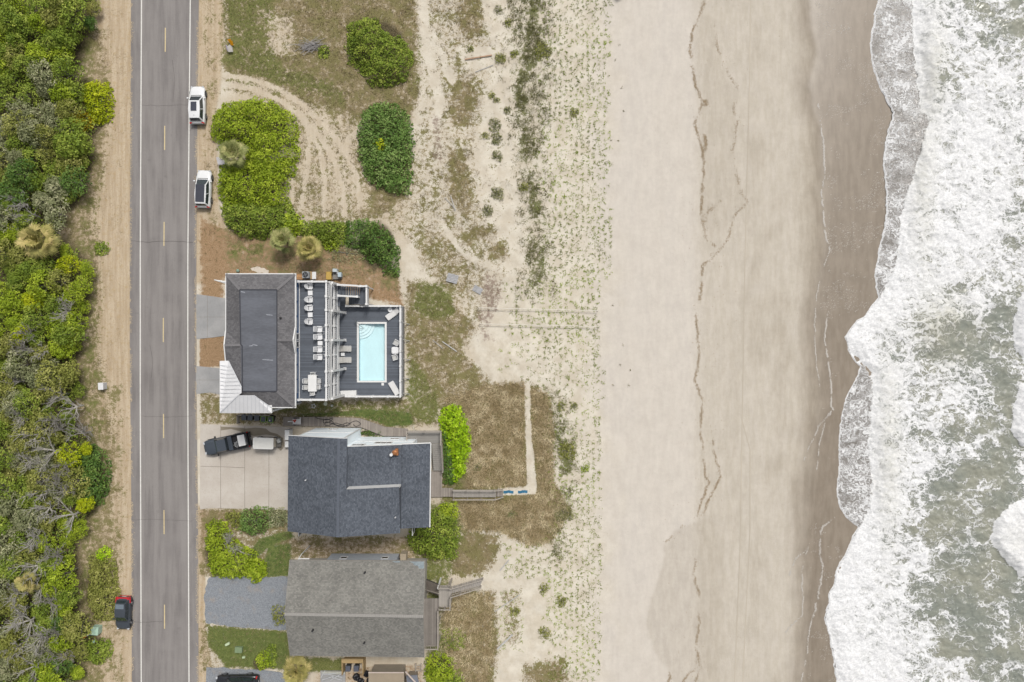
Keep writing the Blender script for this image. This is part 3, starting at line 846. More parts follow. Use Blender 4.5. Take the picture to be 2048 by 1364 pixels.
def sea_material():
    m, nt, p = base_mat('sea_water')
    co = objco(nt)
    f = attr_rgb(nt, 'foam_a')
    den, lac, mud_ = f[0], f[1], f[2]
    w1 = nd(nt, 'TexNoise', {'Vector': co, 'Scale': 0.5, 'Detail': 3.0}).outputs['Color']
    w2 = nd(nt, 'TexNoise', {'Vector': co, 'Scale': 1.9, 'Detail': 3.0}).outputs['Color']
    def warp(amt1, amt2, sc):
        a = nd(nt, 'VectorMath', {0: w1, 1: (.5, .5, .5)}, operation='SUBTRACT').outputs[0]
        a = nd(nt, 'VectorMath', {0: a, 3: amt1}, operation='SCALE').outputs[0]
        b = nd(nt, 'VectorMath', {0: w2, 1: (.5, .5, .5)}, operation='SUBTRACT').outputs[0]
        b = nd(nt, 'VectorMath', {0: b, 3: amt2}, operation='SCALE').outputs[0]
        v = nd(nt, 'VectorMath', {0: co, 1: a}, operation='ADD').outputs[0]
        v = nd(nt, 'VectorMath', {0: v, 1: b}, operation='ADD').outputs[0]
        return nd(nt, 'Mapping', {'Vector': v, 'Scale': sc}).outputs[0]
    va = warp(2.6, 1.5, (0.48, 0.82, 0.001))
    vb = warp(2.0, 1.2, (1.5, 2.5, 0.001))
    e1 = nd(nt, 'TexVoronoi', {'Vector': va, 'Scale': 1.0}, feature='DISTANCE_TO_EDGE').outputs[0]
    e2 = nd(nt, 'TexVoronoi', {'Vector': vb, 'Scale': 1.0}, feature='DISTANCE_TO_EDGE').outputs[0]
    nz = noise(nt, warp(1.0, .8, (1.1, 1.5, .001)), 1.0, 6, .62)
    nf = noise(nt, warp(.8, .6, (1, 1.2, .001)), 4.2, 4, .66)
    # foam webs: walls between cells widen with the local foam density
    e3 = nd(nt, 'TexVoronoi', {'Vector': warp(1.3, 1.0, (2.6, 3.4, .001)), 'Scale': 1.0}, feature='DISTANCE_TO_EDGE').outputs[0]
    nl = noise(nt, warp(2.2, .8, (.30, .52, .001)), 1.0, 5, .58)
    dl = Ma(nt, 'ADD', den, Ma(nt, 'ADD', Ma(nt, 'MULTIPLY', Ma(nt, 'SUBTRACT', nl, .5), 1.15), Ma(nt, 'ADD', Ma(nt, 'MULTIPLY', Ma(nt, 'SUBTRACT', nz, .5), .45), Ma(nt, 'MULTIPLY', Ma(nt, 'SUBTRACT', nf, .5), .40))))
    dl = Ma(nt, 'MAXIMUM', dl, 0.0)
    def webs(e, gain, pw_, base):
        w_ = Ma(nt, 'ADD', Ma(nt, 'MULTIPLY', Ma(nt, 'POWER', dl, pw_), gain), base)
        q_ = Ma(nt, 'DIVIDE', Ma(nt, 'SUBTRACT', e, Ma(nt, 'MULTIPLY', w_, .5)), Ma(nt, 'ADD', Ma(nt, 'MULTIPLY', w_, .55), .012))
        return ss(nt, q_, 0.0, 1.0, 1.0, 0.0)
    f1 = Ma(nt, 'MULTIPLY', webs(e1, .36, 1.6, .045), ss(nt, dl, .0, .26))
    f1 = Ma(nt, 'MULTIPLY', f1, Ma(nt, 'SUBTRACT', 1.0, Ma(nt, 'MULTIPLY', lac, .75)))
    f2 = Ma(nt, 'MULTIPLY', webs(e2, .34, 1.8, .045), ss(nt, dl, .06, .45))
    f3 = Ma(nt, 'MULTIPLY', webs(e3, .32, 2.0, .03), ss(nt, dl, .25, .65))
    foam = Ma(nt, 'MAXIMUM', f1, Ma(nt, 'MAXIMUM', Ma(nt, 'MULTIPLY', f2, .92), Ma(nt, 'MULTIPLY', f3, .80)))
    foam = Ma(nt, 'MAXIMUM', foam, ss(nt, dl, .92, 1.30))
    milk = ss(nt, dl, 0.15, 1.0, 0.0, .46)
    foam = Ma(nt, 'MAXIMUM', foam, milk)
    v = foam
    nbig = noise(nt, co, 0.16, 4, .6)
    wat = mixc(nt, ss(nt, nbig, .35, .65), C(140, 146, 137), C(160, 161, 146))
    wat = mixc(nt, ss(nt, nf, .4, .7, 0, .4), wat, C(176, 175, 160))
    wl = mixc(nt, ss(nt, nz, .35, .65), C(138, 134, 128), C(160, 156, 152))
    wat = mixc(nt, lac, wat, wl)
    fo = mixc(nt, ss(nt, nf, .3, .66), (.44, .445, .455, 1), (.62, .62, .62, 1))
    fo = mixc(nt, Ma(nt, 'MULTIPLY', mud_, ss(nt, nz, .3, .62, .25, .9)), fo, C(216, 214, 200))
    c = mixc(nt, foam, wat, fo)
    nt.links.new(c, p.inputs['Base Color'])
    nt.links.new(ss(nt, foam, 0, 1, .12, .75), p.inputs['Roughness'])
    p.inputs['IOR'].default_value = 1.33
    hgt = Ma(nt, 'ADD', Ma(nt, 'MULTIPLY', v, .8), Ma(nt, 'MULTIPLY', nf, .3))
    bp = nd(nt, 'Bump', {'Strength': .6, 'Distance': .14, 'Height': hgt})
    nt.links.new(bp.outputs[0], p.inputs['Normal'])
    return m
sm.materials.append(sea_material())
sea = bpy.data.objects.new('sea', sm)
COL.objects.link(sea)
sea['kind'] = 'structure'

# thin foam lines and specks left on the wet sand
foam_m = mat('foam_flecks', C(208, 202, 194), .7, .08, 4)
def flakes(name, pts, m, smin, smax, z=None, zoff=.012, aniso=1.0, ang=None, kind='stuff'):
    """tiny flat flakes lying on the ground at photo positions"""
    pts = np.asarray(pts, float)
    n = len(pts)
    s = nr.uniform(smin, smax, n)
    th = nr.uniform(0, 6.28, n) if ang is None else ang + nr.normal(0, .5, n)
    zz = ground_z(pts[:, 0], pts[:, 1]) + zoff
    cx = (pts[:, 0] - 1024) / PXM; cy = (682 - pts[:, 1]) / PXM
    V = np.zeros((n, 4, 3))
    for k, (a, b) in enumerate(((1, 0), (0, .6), (-1, 0), (0, -.6))):
        a2, b2 = a * aniso * s * nr.uniform(.7, 1.2, n), b * s * nr.uniform(.6, 1.2, n)
        V[:, k, 0] = cx + a2 * np.cos(th) - b2 * np.sin(th)
        V[:, k, 1] = cy + a2 * np.sin(th) + b2 * np.cos(th)
        V[:, k, 2] = zz + nr.uniform(0, .012, n)
    o = np_mesh(name, V.reshape(-1, 3), 4, m)
    o['kind'] = kind
    return o
def along(line, n, jx, jy=None, seed=0):
    line = np.asarray(line, float)
    seg = np.hypot(*(line[1:] - line[:-1]).T)
    cum = np.concatenate([[0], np.cumsum(seg)])
    t = nr.uniform(0, cum[-1], n)
    x = np.interp(t, cum, line[:, 0]); y = np.interp(t, cum, line[:, 1])
    wob = 7 * (fbm(t, t * 0 + seed, 14, 4, seed, .65) - .5)
    return np.stack([x + wob + nr.normal(0, jx, n), y + nr.normal(0, jx if jy is None else jy, n)], -1), t
SWASH = [([(1637, 208), (1645, 260), (1649, 300), (1650, 345), (1644, 380), (1646, 430), (1654, 480), (1661, 500)], 1.0, 1.0),
         ([(1661, 500), (1645, 540), (1634, 590), (1630, 650), (1632, 720), (1640, 775)], .6, .35),
         ([(1654, 635), (1650, 680), (1658, 730), (1663, 775), (1664, 815), (1668, 820)], .9, 1.0),
         ([(1666, 820), (1640, 850), (1620, 890), (1608, 920)], .8, .35), ([(1664, 822), (1648, 850), (1638, 890), (1634, 940)], .7, .35),
         ([(1672, 1035), (1645, 1055), (1640, 1075), (1640, 1110), (1646, 1140), (1640, 1175), (1632, 1215), (1626, 1235)], 1.3, .6),
         ([(1626, 1235), (1618, 1260), (1615, 1300), (1608, 1340), (1600, 1380)], .8, .5),
         ([(1618, 1094), (1590, 1120), (1578, 1150)], .9, .3), ([(1616, 1096), (1604, 1140), (1606, 1200), (1604, 1230), (1570, 1265)], .8, .3)]
allp = []
for i, (ln, w_, k) in enumerate(SWASH):
    L = sum(math.dist(ln[j], ln[j + 1]) for j in range(len(ln) - 1))
    p_, t_ = along(ln, int(L * 17 * k), w_ * .8, 1.0, i + 30)
    keep = fbm(t_, t_ * 0 + i, 12, 4, 31 + i) + nr.uniform(-.12, .12, len(t_)) > .46
    allp.append(p_[keep])
flakes('swash_foam', np.concatenate(allp), foam_m, .02, .07, zoff=.015)
# streaks of bubbles drawn down the wet sand
n = 26000
P = np.stack([nr.uniform(1615, 1790, n), nr.uniform(0, 1364, n)], -1)
fr = lerp_line(FRONT, P[:, 1], 0, 16, 3)
wl_ = np.interp(P[:, 1], [p[1] for p in WETLINE], [p[0] for p in WETLINE])
pk = fbm(P[:, 0] * .55 + P[:, 1] * .25, P[:, 1], 20, 4, 33, .65) + .5 * (fbm(P[:, 0] * .5, P[:, 1], 70, 3, 34) - .5)
zone = .10 * np.exp(-((P[:, 0] - 1740) / 30) ** 2 - ((P[:, 1] - 150) / 60) ** 2) + .11 * np.exp(-((P[:, 0] - 1690) / 45) ** 2 - ((P[:, 1] - 250) / 60) ** 2) \
    + .10 * np.exp(-((P[:, 0] - 1690) / 40) ** 2 - ((P[:, 1] - 540) / 60) ** 2) + .12 * np.exp(-((P[:, 0] - 1655) / 25) ** 2 - ((P[:, 1] - 1150) / 90) ** 2) \
    + .08 * np.exp(-((P[:, 0] - 1740) / 30) ** 2 - ((P[:, 1] - 440) / 80) ** 2) - .10 * sst(600, 700, P[:, 1]) * sst(1040, 980, P[:, 1])
k = (P[:, 0] > wl_ + 12) & (P[:, 0] < fr + 1) & (pk + zone > .64) & (nr.random(n) < .75)
flakes('swash_bubbles', P[k], foam_m, .018, .045, zoff=.015, aniso=3.2, ang=0.5)

# wrack lines: dark strands of dry seaweed and bits along old tide marks
wrack_m = mat('wrack', C(166, 147, 120), .95, .25, 6)
WR = [([(1410, 0), (1396, 40), (1385, 65), (1380, 100), (1390, 170), (1405, 205), (1390, 250), (1405, 300), (1408, 350), (1402, 430), (1412, 480), (1430, 492), (1420, 520), (1405, 530), (1400, 600)], 1.6, 1.0),
      ([(1388, 612), (1396, 680), (1398, 720), (1390, 760), (1405, 800), (1400, 860), (1404, 885), (1410, 950), (1418, 965), (1400, 1010), (1396, 1030)], 1.5, .8),
      ([(1430, 50), (1436, 100), (1446, 130), (1476, 176), (1466, 222), (1476, 242), (1465, 300), (1470, 330), (1480, 380), (1495, 405), (1470, 430), (1456, 480), (1420, 520)], 1.8, .42),
      ([(1425, 880), (1440, 955), (1430, 975), (1414, 1005), (1408, 1030)], 1.5, .9), ([(1404, 1030), (1375, 1045), (1350, 1065), (1330, 1085)], 2.0, .5),
      ([(1390, 1095), (1393, 1120), (1388, 1150), (1400, 1200), (1398, 1260), (1390, 1290), (1396, 1312), (1400, 1330), (1375, 1350), (1360, 1370)], 1.6, .8),
      ([(1404, 1330), (1390, 1364)], 1.4, .8), ([(1342, 1346), (1336, 1370)], 2, 1.2), ([(1440, 400), (1420, 420), (1408, 445)], 3, .6), ([(1408, 200), (1412, 212)], 3, 2.5), ([(1410, 270), (1412, 300)], 2.0, 2.0)]
wp = []
for i, (ln, w_, k) in enumerate(WR):
    L = sum(math.dist(ln[j], ln[j + 1]) for j in range(len(ln) - 1))
    p_, t_ = along(ln, int(L * 9 * k), w_, 1.5, i + 50)
    keep = fbm(t_, t_ * 0 + i, 16, 3, 60 + i) + nr.uniform(-.2, .2, len(t_)) > (.43 if i < 2 else .50)
    wp.append(p_[keep])
n = 1400
P = np.stack([nr.normal(1420, 45, n), nr.uniform(0, 1364, n)], -1)
wp.append(P[fbm(P[:, 0], P[:, 1], 40, 3, 70) > .6])
flakes('wrack_line', np.concatenate(wp), wrack_m, .015, .06, zoff=.01, aniso=1.5)

# two vehicle tracks pressed along the beach
track_m = mat('sand_track', C(203, 193, 177), .95, .08, 1.0, streak=(1, .1, 1))
for pts in ([(1502, -60), (1498, 200), (1492, 420), (1488, 620), (1484, 860), (1480, 1100), (1466, 1430)], [(1484, 840), (1500, 900), (1500, 1060), (1482, 1430)]):
    f_ = edge(pts)
    ys = np.arange(pts[0][1], pts[-1][1], 12.0)
    mb = MB(); vs, fs = [], []
    for y in ys:
        x = f_(y); zz = float(ground_z(x, y)) + .012
        for dx in (-1.0, 1.0):
            a = W(x + dx, y); vs.append((a[0], a[1], zz))
    for i in range(len(ys) - 1): fs.append((2 * i + 2, 2 * i + 3, 2 * i + 1, 2 * i))
    o = mb.add(vs, fs).build('tyre_track', track_m); o['kind'] = 'structure'

# sand blown over the edges of the asphalt, and crumbs of shell and weed on the beach
drift_m = mat('drift_sand', C(206, 188, 160), .95, .12, 4)
n = 9000
yy = nr.uniform(-10, 1374, n); sd_ = nr.random(n) < .5
xx = np.where(sd_, np.interp(yy, [0, 450, 700, 1000, 1364], [262.5, 260, 260, 263, 264]) + np.abs(nr.normal(0, 2.2, n)), np.interp(yy, [0, 300, 520, 800, 1050, 1364], [398, 394.5, 393, 393.5, 396.5, 397.5]) - np.abs(nr.normal(0, 2.2, n)))
kk = fbm(xx, yy, 26, 3, 99) > .42
o = flakes('sand_drift', np.stack([xx, yy], -1)[kk], drift_m, .02, .075)
o.location.z = .055
crumb_m = mat('beach_crumbs', C(150, 138, 120), .9, .3, 5)
n = 1500
P = np.stack([nr.uniform(1215, 1625, n), nr.uniform(0, 1364, n)], -1)
flakes('beach_crumbs', P[fbm(P[:, 0], P[:, 1], 60, 3, 101) > .47], crumb_m, .012, .035, zoff=.01)

# old cracks and tar lines in the asphalt
crack_m = mat('road_crack', C(104, 99, 97), .9, .2, 6)
for (pts_, w_) in (([(262, 482), (300, 484), (340, 482), (393, 485)], .05), ([(262, 1243), (290, 1244), (330, 1242)], .04), ([(285, 832), (330, 834), (393, 831)], .035), ([(300, 690), (306, 720), (303, 760)], .03), ([(345, 120), (350, 160), (346, 210)], .03), ([(264, 1040), (300, 1038), (396, 1042)], .03), ([(284, 210), (330, 212), (395, 209)], .03)):
    P3 = []
    for i in range(len(pts_) - 1):
        for k in range(8):
            t = k / 8; x = pts_[i][0] + (pts_[i + 1][0] - pts_[i][0]) * t; y = pts_[i][1] + (pts_[i + 1][1] - pts_[i][1]) * t + rnd.uniform(-.8, .8)
            a = W(x, y); P3.append((a[0], a[1], .052))
    mb = MB(); mb.tube(P3, w_ * .5, 4); o = mb.build('road_crack', crack_m); o['kind'] = 'structure'
# ------------------------------------------------------------------ shared building materials
white = mat('white_trim', C(244, 244, 243), .5, .05, 2, spec=.4)
white_v = mat('white_vinyl', C(240, 240, 240), .45, .06, 3, spec=.4)
glass_d = mat('window_glass', (.035, .042, .05, 1), .08, .15, .6, spec=.6)
blue_wall = mat('blue_siding', C(84, 116, 158), .7, .08, 1.5)
deck_grey = planks('slate_decking', C(106, 112, 122), 'Y', .145, .14, C(66, 72, 80), .22)
deck_grey_x = planks('slate_decking_across', C(98, 104, 114), 'X', .28, .12, C(56, 60, 68), .12)
wood_w = planks('weathered_boards_y', C(160, 151, 142), 'X', .16, .10, C(104, 96, 88), .22)
wood_wy = planks('weathered_boards_x', C(160, 151, 142), 'Y', .16, .10, C(104, 96, 88), .22)
wood_rail = mat('weathered_rail', C(178, 170, 160), .85, .18, 4, streak=(4, 4, 1))
wood_grey = planks('grey_composite', C(150, 146, 140), 'X', .15, .09, C(110, 106, 100), .1)
dark_under = mat('dark_timber', (.05, .045, .04, 1), .9, .2, 3)
roof_a = shingles('charcoal_shingles', C(116, 115, 117), C(142, 140, 142), C(92, 91, 94), along='X', speck=.7)
cap_m = mat('shingle_cap', C(132, 130, 132), .9, .15, 8)
memb = mat('roof_membrane', C(103, 106, 114), .55, .22, .7, spec=.35, streak=(.45, 1.3, 1))

def wins(parent, m_frame, m_pane, X, y0, y1, z0, z1, nx=1, face='E', fw=.09, label=None, name='window'):
    """window standing proud of a wall; face tells which way it looks"""
    mb = MB(); pb = MB()
    d = .06
    def bx(M_, u0, v0, u1, v1, a, b):
        if face == 'E': M_.box(X + a, u0, v0, X + b, u1, v1)
        elif face == 'W': M_.box(X - b, u0, v0, X - a, u1, v1)
        elif face == 'N': M_.box(u0, X + a, v0, u1, X + b, v1)
        else: M_.box(u0, X - b, v0, u1, X - a, v1)
    bx(mb, y0, z0, y0 + fw, z1, .002, d); bx(mb, y1 - fw, z0, y1, z1, .002, d)
    bx(mb, y0 + fw, z0, y1 - fw, z0 + fw, .002, d); bx(mb, y0 + fw, z1 - fw, y1 - fw, z1, .002, d)
    for k in range(1, nx):
        u = y0 + (y1 - y0) * k / nx
        bx(mb, u - .025, z0 + fw, u + .025, z1 - fw, .004, d - .01)
    bx(pb, y0 + fw, z0 + fw, y1 - fw, z1 - fw, .003, .02)
    f = mb.build(name, m_frame, parent)
    pb.build('pane', m_pane, f)
    return f

def railing(parent, p, q, zf, fr, m=white_v, h=1.05, balus=True, bm=None, posth=1.15, pw=.19, rw=.20, dens=.13, name='railing'):
    """rail from p to q (x,y) on floor height zf (number or pair); fr = post positions 0..1"""
    z0, z1 = zf if isinstance(zf, tuple) else (zf, zf)
    P = lambda t, dz: (p[0] + (q[0] - p[0]) * t, p[1] + (q[1] - p[1]) * t, z0 + (z1 - z0) * t + dz)
    L = math.dist(p, q)
    mb = MB()
    mb.beam(P(0, h), P(1, h), rw, .06)
    r = mb.build(name, m, parent)
    if balus: MB().beam(P(0, .12), P(1, .12), .07, .07).build('bottom_rail', m, r)
    for t in fr:
        b = MB(); x, y, z = P(t, 0)
        b.box(x - pw / 2, y - pw / 2, z + .003, x + pw / 2, y + pw / 2, z + posth)
        b.box(x - pw * .7, y - pw * .7, z + posth, x + pw * .7, y + pw * .7, z + posth + .05)
        b.build('post', m, r)
    if balus:
        b = MB(); n = max(2, int(L / dens))
        for k in range(n):
            t = (k + .5) / n
            b.beam(P(t, .155), P(t, h - .031), .045, .045)
        b.build('baluster_panel', bm or m, r)
    return r

def steps(parent, a, b, wdir, width, z0, z1, n, m, ms, name='stairs', run=.28):
    """flight of steps from a (height z0) to b (height z1); wdir unit vector across"""
    mb = MB()
    a, b = Vector((*a, 0)), Vector((*b, 0))
    d = (b - a); L = d.length; d.normalize()
    w = Vector((*wdir, 0))
    ang = math.atan2(d.y, d.x)
    for k in range(n):
        t = (k + .5) / n
        c = a + d * (L * t) + w * (width / 2)
        z = z0 + (z1 - z0) * (k + 1) / (n + 1)
        mb.obox(c.x, c.y, z - .025, L / n * .93, width, .05, ang)
    s = mb.build(name, m, parent)
    for e in (0.03, width - .03):
        sb = MB(); p = a + w * e; q = b + w * e
        sb.beam((p.x, p.y, z0 - .24), (q.x, q.y, z1 - .24), .05, .26)
        sb.build('stringer', ms, s)
    return s

# ------------------------------------------------------------------ the pale blue house with the pool
ZP, ZM, ZT, ZE, ZR = 1.5, 4.8, 8.1, 10.8, 11.75
XW, XD = -24.36, -20.98
hl = W(521, 681, ZE)
HA = thing('beach_house', 'blue house with dark hipped roof, flat grey roof centre and white metal corner roof', 'house', (hl[0], hl[1], 0))
yN, yS = 7.39, -7.30
xWw = W(452.3, 600, ZE)[0] + .4
walls = MB(); walls.box(xWw, yS + .35, 0, XW, yN - .45, ZE - .30)
HWALL = walls.build('wall', blue_wall, HA)
E = lambda x, y, z=ZE: W(x, y, z)
NW, NE, SE_, SW_ = E(452.3, 548.3), E(589.7, 548.3), E(589.7, 814.2), E(452.3, 814.2)
pNW, pNE, pSE, pSW = E(479.6, 579.3, ZR), E(553.9, 579.3, ZR), E(553.9, 782.5, ZR), E(483, 782.5, ZR)
e1, eg, e2 = E(589.7, 655), E(585.2, 680.4, 11.55), E(589.7, 706)
w1, wg, w2 = E(452.3, 662), E(449.3, 690.6, 11.35), E(452.3, 722)
pE, pW = E(553.9, 680.4, ZR), E(481.5, 690, ZR)
rf = MB()
rf.add([NW, NE, pNE, pNW], [(0, 3, 2, 1)])
rf.add([NE, e1, pE, pNE], [(0, 3, 2, 1)])
rf.add([e1, eg, pE], [(0, 2, 1)]); rf.add([eg, e2, pE], [(0, 2, 1)])
rf.add([e2, SE_, pSE, pE], [(0, 3, 2, 1)])
rf.add([SE_, SW_, pSW, pSE], [(0, 3, 2, 1)])
rf.add([SW_, w2, pW, pSW], [(0, 3, 2, 1)])
rf.add([w2, wg, pW], [(0, 2, 1)]); rf.add([wg, w1, pW], [(0, 2, 1)])
rf.add([w1, NW, pNW, pW], [(0, 3, 2, 1)])
ROOF = rf.build('roof', roof_a, HA)
mb = MB(); mb.add([pNW, pW, pSW, pSE, pE, pNE], [(0, 1, 2, 3, 4, 5)])
mb.v = [(x, y, z + .004) for (x, y, z) in mb.v]
mb.build('flat_membrane', memb, ROOF)
mb = MB()
ring = [pNW, E(481.5, 689, ZR), E(484.5, 691, ZR), E(485, 782.5, ZR), pSE, pNE]
for i in range(6):
    a, b = ring[i], ring[(i + 1) % 6]
    mb.beam((a[0], a[1], ZR + .03), (b[0], b[1], ZR + .03), .10, .06)
mb.build('membrane_edge', mat('edge_metal', C(66, 68, 76), .6, .1, 5), ROOF)
for a, b in ((NW, pNW), (NE, pNE), (SE_, pSE), (eg, pE), (wg, pW)):
    mb = MB()
    A, B = Vector(a), Vector(b)
    n_ = 26
    for k in range(n_):
        p = A.lerp(B, k / n_ ); q2 = A.lerp(B, (k + .92) / n_)
        mb.beam((p.x, p.y, p.z + .035), (q2.x, q2.y, q2.z + .02), .28, .03)
    mb.build('ridge_cap', cap_m, ROOF)
mb = MB()
out = [NW, NE, e1, e2, SE_, SW_, w2, w1]
cx_, cy_ = hl[0], hl[1]
gro = lambda p, g: (p[0] + (g if p[0] > cx_ else -g), p[1] + (g if p[1] > cy_ else -g))
pts = [gro(NW, .10), gro(NE, .10), gro(SE_, .10), gro(SW_, .10)]
mb.prism(pts, ZE - .28, ZE - .02)
mb.build('fascia', white, ROOF)
for a, b in ((e1, eg), (eg, e2), (w1, wg), (wg, w2)):
    mb = MB(); mb.beam((a[0] + (.06 if a[0] > cx_ else -.06), a[1], a[2] - .06), (b[0] + (.06 if a[0] > cx_ else -.06), b[1], b[2] - .06), .12, .22)
    mb.build('gable_board', white, ROOF)
mb = MB(); mb.cyl(*W(562.7, 636, 11.4)[:2], 11.4, 11.85, .09, n=10); mb.build('vent_pipe', mat('black_pipe', (.02, .02, .02, 1)), ROOF)
# scuffs and rims of dried puddles on the membrane
pud = mat('membrane_chalk', C(160, 164, 172), .6, .3, 3)
for (a, b, c, d_) in ((482, 583, 490, 585), (532, 629, 545, 630.5), (525, 719, 546, 720.5), (498, 692, 506, 691), (505, 689, 515, 691)):
    p = E(a, b, ZR); q2 = E(c, d_, ZR)
    mb = MB(); mb.beam((p[0], p[1], ZR + .010), (q2[0], q2[1], ZR + .010), .10, .006)
    mb.build('chalk_mark', pud, ROOF)

# white standing-seam metal roof over the corner porch
metal_w = mat('white_standing_seam', C(250, 250, 252), .45, .05, 1.2, spec=.45)
ZPo = 10.95
o0, o1, o2, o3, o4 = E(440, 722.8, ZPo), E(440, 825.4, ZPo), E(542.5, 825.4, ZPo), E(542.5, 815, ZPo), E(457, 722, ZPo)
pk1, pk2, pk3, pk4 = E(483, 774, 12.1), E(483, 786, 12.2), E(476.2, 790.5, 12.2), E(507.4, 790.5, 12.2)
mb = MB()
mb.add([o0, o1, pk3, pk2, pk1, o4], [(5, 4, 3, 2, 1, 0)][:1])
mb.f = [tuple(reversed(f)) for f in mb.f]
mb.f = []
mb.v = []
mb.add([o0, o4, pk1, pk2, pk3, o1], [(0, 5, 4, 3, 2, 1)])
mb.add([o1, pk3, pk4, o3, o2], [(0, 4, 3, 2, 1)])
PORCH = mb.build('porch_roof', metal_w, HA)
seam = MB()
def onto(y, xl, xr, a, b): pass
for k in range(1, 13):
    t = k / 13
    y = 722.8 + (825.4 - 722.8) * t
    # seams of the west slope climb east until they meet the hip or the valley
    xe = 457 + (483 - 457) * min(1, max(0, (y - 722) / 52)) if y < 786 else 440 + (476 - 440) * (825.4 - y) / 35
    zt = ZPo + (12.15 - ZPo) * (xe - 440) / 43
    a = E(440.5, y, ZPo + .02); b = E(xe - .8, y, zt + .02)
    seam.beam(a, b, .04, .03)
for k in range(1, 13):
    x = 440 + 102.5 * k / 13
    ye = 825.4 - 35 * min(1, (x - 440) / 36) if x < 507 else 790.5 + (815 - 790.5) * (x - 507.4) / 35
    zt = ZPo + (12.15 - ZPo) * (825.4 - ye) / 35
    a = E(x, 825, ZPo + .02); b = E(x, ye + .8, zt + .02)
    seam.beam(a, b, .04, .03)
for a, b in ((o1, pk3), (o4, pk1), (pk4, o3)):
    seam.beam((a[0], a[1], a[2] + .03), (b[0], b[1], b[2] + .03), .10, .05)
seam.build('standing_seam', mat('seam_metal', C(228, 230, 234), .5, .05, 3), PORCH)
mb = MB(); mb.slab([(p[0] + dx, p[1] + dy, ZPo - .03) for p, dx, dy in ((o1, -.05, -.05), (o2, .05, -.05), (o3, .05, .3), (E(462, 806, ZPo), 0, 0), (E(462, 722, ZPo), 0, .05), (o0, -.05, .05))], .2)
mb.build('fascia', white, PORCH)
for (x, y) in ((443, 823), (540, 823), (443, 775), (443, 726), (492, 823)):
    p = E(x, y, ZPo); mb = MB(); mb.box(p[0] - .1, p[1] - .1, 0, p[0] + .1, p[1] + .1, ZPo - .24); mb.build('porch_column', white_v, HA)

# windows of the sea-facing wall
def wy(py, z): return W(0, py, z)[1]
zm = 9.6
for (a, b) in ((574, 601), (604.5, 630), (634.5, 661), (703.6, 728), (731.5, 758), (760.5, 787)):
    wins(HA, white_v, glass_d, XW, wy(b, zm), wy(a, zm), 9.02, 10.42, 2)
for (a, b) in ((666, 680), (681.5, 696)):
    wins(HA, white_v, glass_d, XW + .004, wy(b, zm), wy(a, zm), 8.18, 10.46, 1, name='door', fw=.12)
mb = MB(); mb.box(XW + .003, yS + .4, ZT + .004, XW + .08, yN - .5, ZT + .13); mb.build('base_board', white, HA)
for y in (-5.3, -2.2, 2.4, 5.2):
    for z in (2.6, 5.9):
        wins(HA, white_v, glass_d, XW, y - .7, y + .7, z, z + 1.5, 2)
for x in (-30.2, -28.2, -26.2):
    for z in (2.4, 5.6, 8.7):
        wins(HA, white_v, glass_d, yS + .35, x - .5, x + .5, z, z + 1.3, 1, 'S')
        wins(HA, white_v, glass_d, yN - .45, x - .5, x + .5, z, z + 1.3, 1, 'N')

# sun decks over one another on white columns, arched trim between
yDN, yDS = 6.80, -6.72
colY = [6.72, 3.50, 0.10, -3.44, -6.64]
for z, nm in ((ZT, 'upper_deck'), (ZM, 'middle_deck')):
    mb = MB(); mb.box(XW + .003, yDS, z - .08, XD + .10, yDN, z)
    dk = mb.build(nm, deck_grey, HA)
    mb = MB(); mb.box(XD + .10, yDS - .05, z - .34, XD + .15, yDN + .05, z - .005)
    mb.box(XW, yDN, z - .34, XD + .10, yDN + .05, z - .005); mb.box(XW, yDS - .05, z - .34, XD + .10, yDS, z - .005)
    mb.build('edge_board', white, dk)
    half = [i / 8 for i in range(9)]
    railing(HA, (XD, yDN - .08), (XD, yDS + .08), z, [(colY[0] - yy) / (colY[0] - colY[4]) for yy in colY] + [.125, .37, .625, .88], dens=.22)
    railing(HA, (XW + .1, yDN - .08), (XD - .2, yDN - .08), z, [.05, .55], dens=.14)
    railing(HA, (XW + .1, yDS + .08), (XD - .2, yDS + .08), z, [.05, .5], dens=.14)
for y in colY:
    mb = MB(); mb.box(XD + .16, y - .12, ZP + .004, XD + .40, y + .12, ZT - .36)
    mb.box(XD + .12, y - .17, ZP + .004, XD + .44, y + .17, ZP + .25)
    mb.build('column', white_v, HA)
for zt in (ZT - .35, ZM - .35):
    for i in range(4):
        ya, yb = colY[i] - .13, colY[i + 1] + .13
        n_ = 16; mb = MB(); vs = []; fs = []
        for k in range(n_ + 1):
            t = k / n_
            y = ya + (yb - ya) * t
            dep = .10 + .50 * abs(2 * t - 1) ** 5.0
            # the trim bows outward to the sea near the columns
            vs += [(XD + .20, y, zt), (XD + .25, y, zt), (XD + .25, y, zt - dep), (XD + .20, y, zt - dep)]
        for k in range(n_):
            a = k * 4
            for e in range(4):
                f = (e + 1) % 4
                fs.append((a + e, a + f, a + 4 + f, a + 4 + e))
        fs += [(0, 3, 2, 1), (n_ * 4, n_ * 4 + 1, n_ * 4 + 2, n_ * 4 + 3)]
        mb.add(vs, fs); mb.build('arch_trim', white_v, HA)

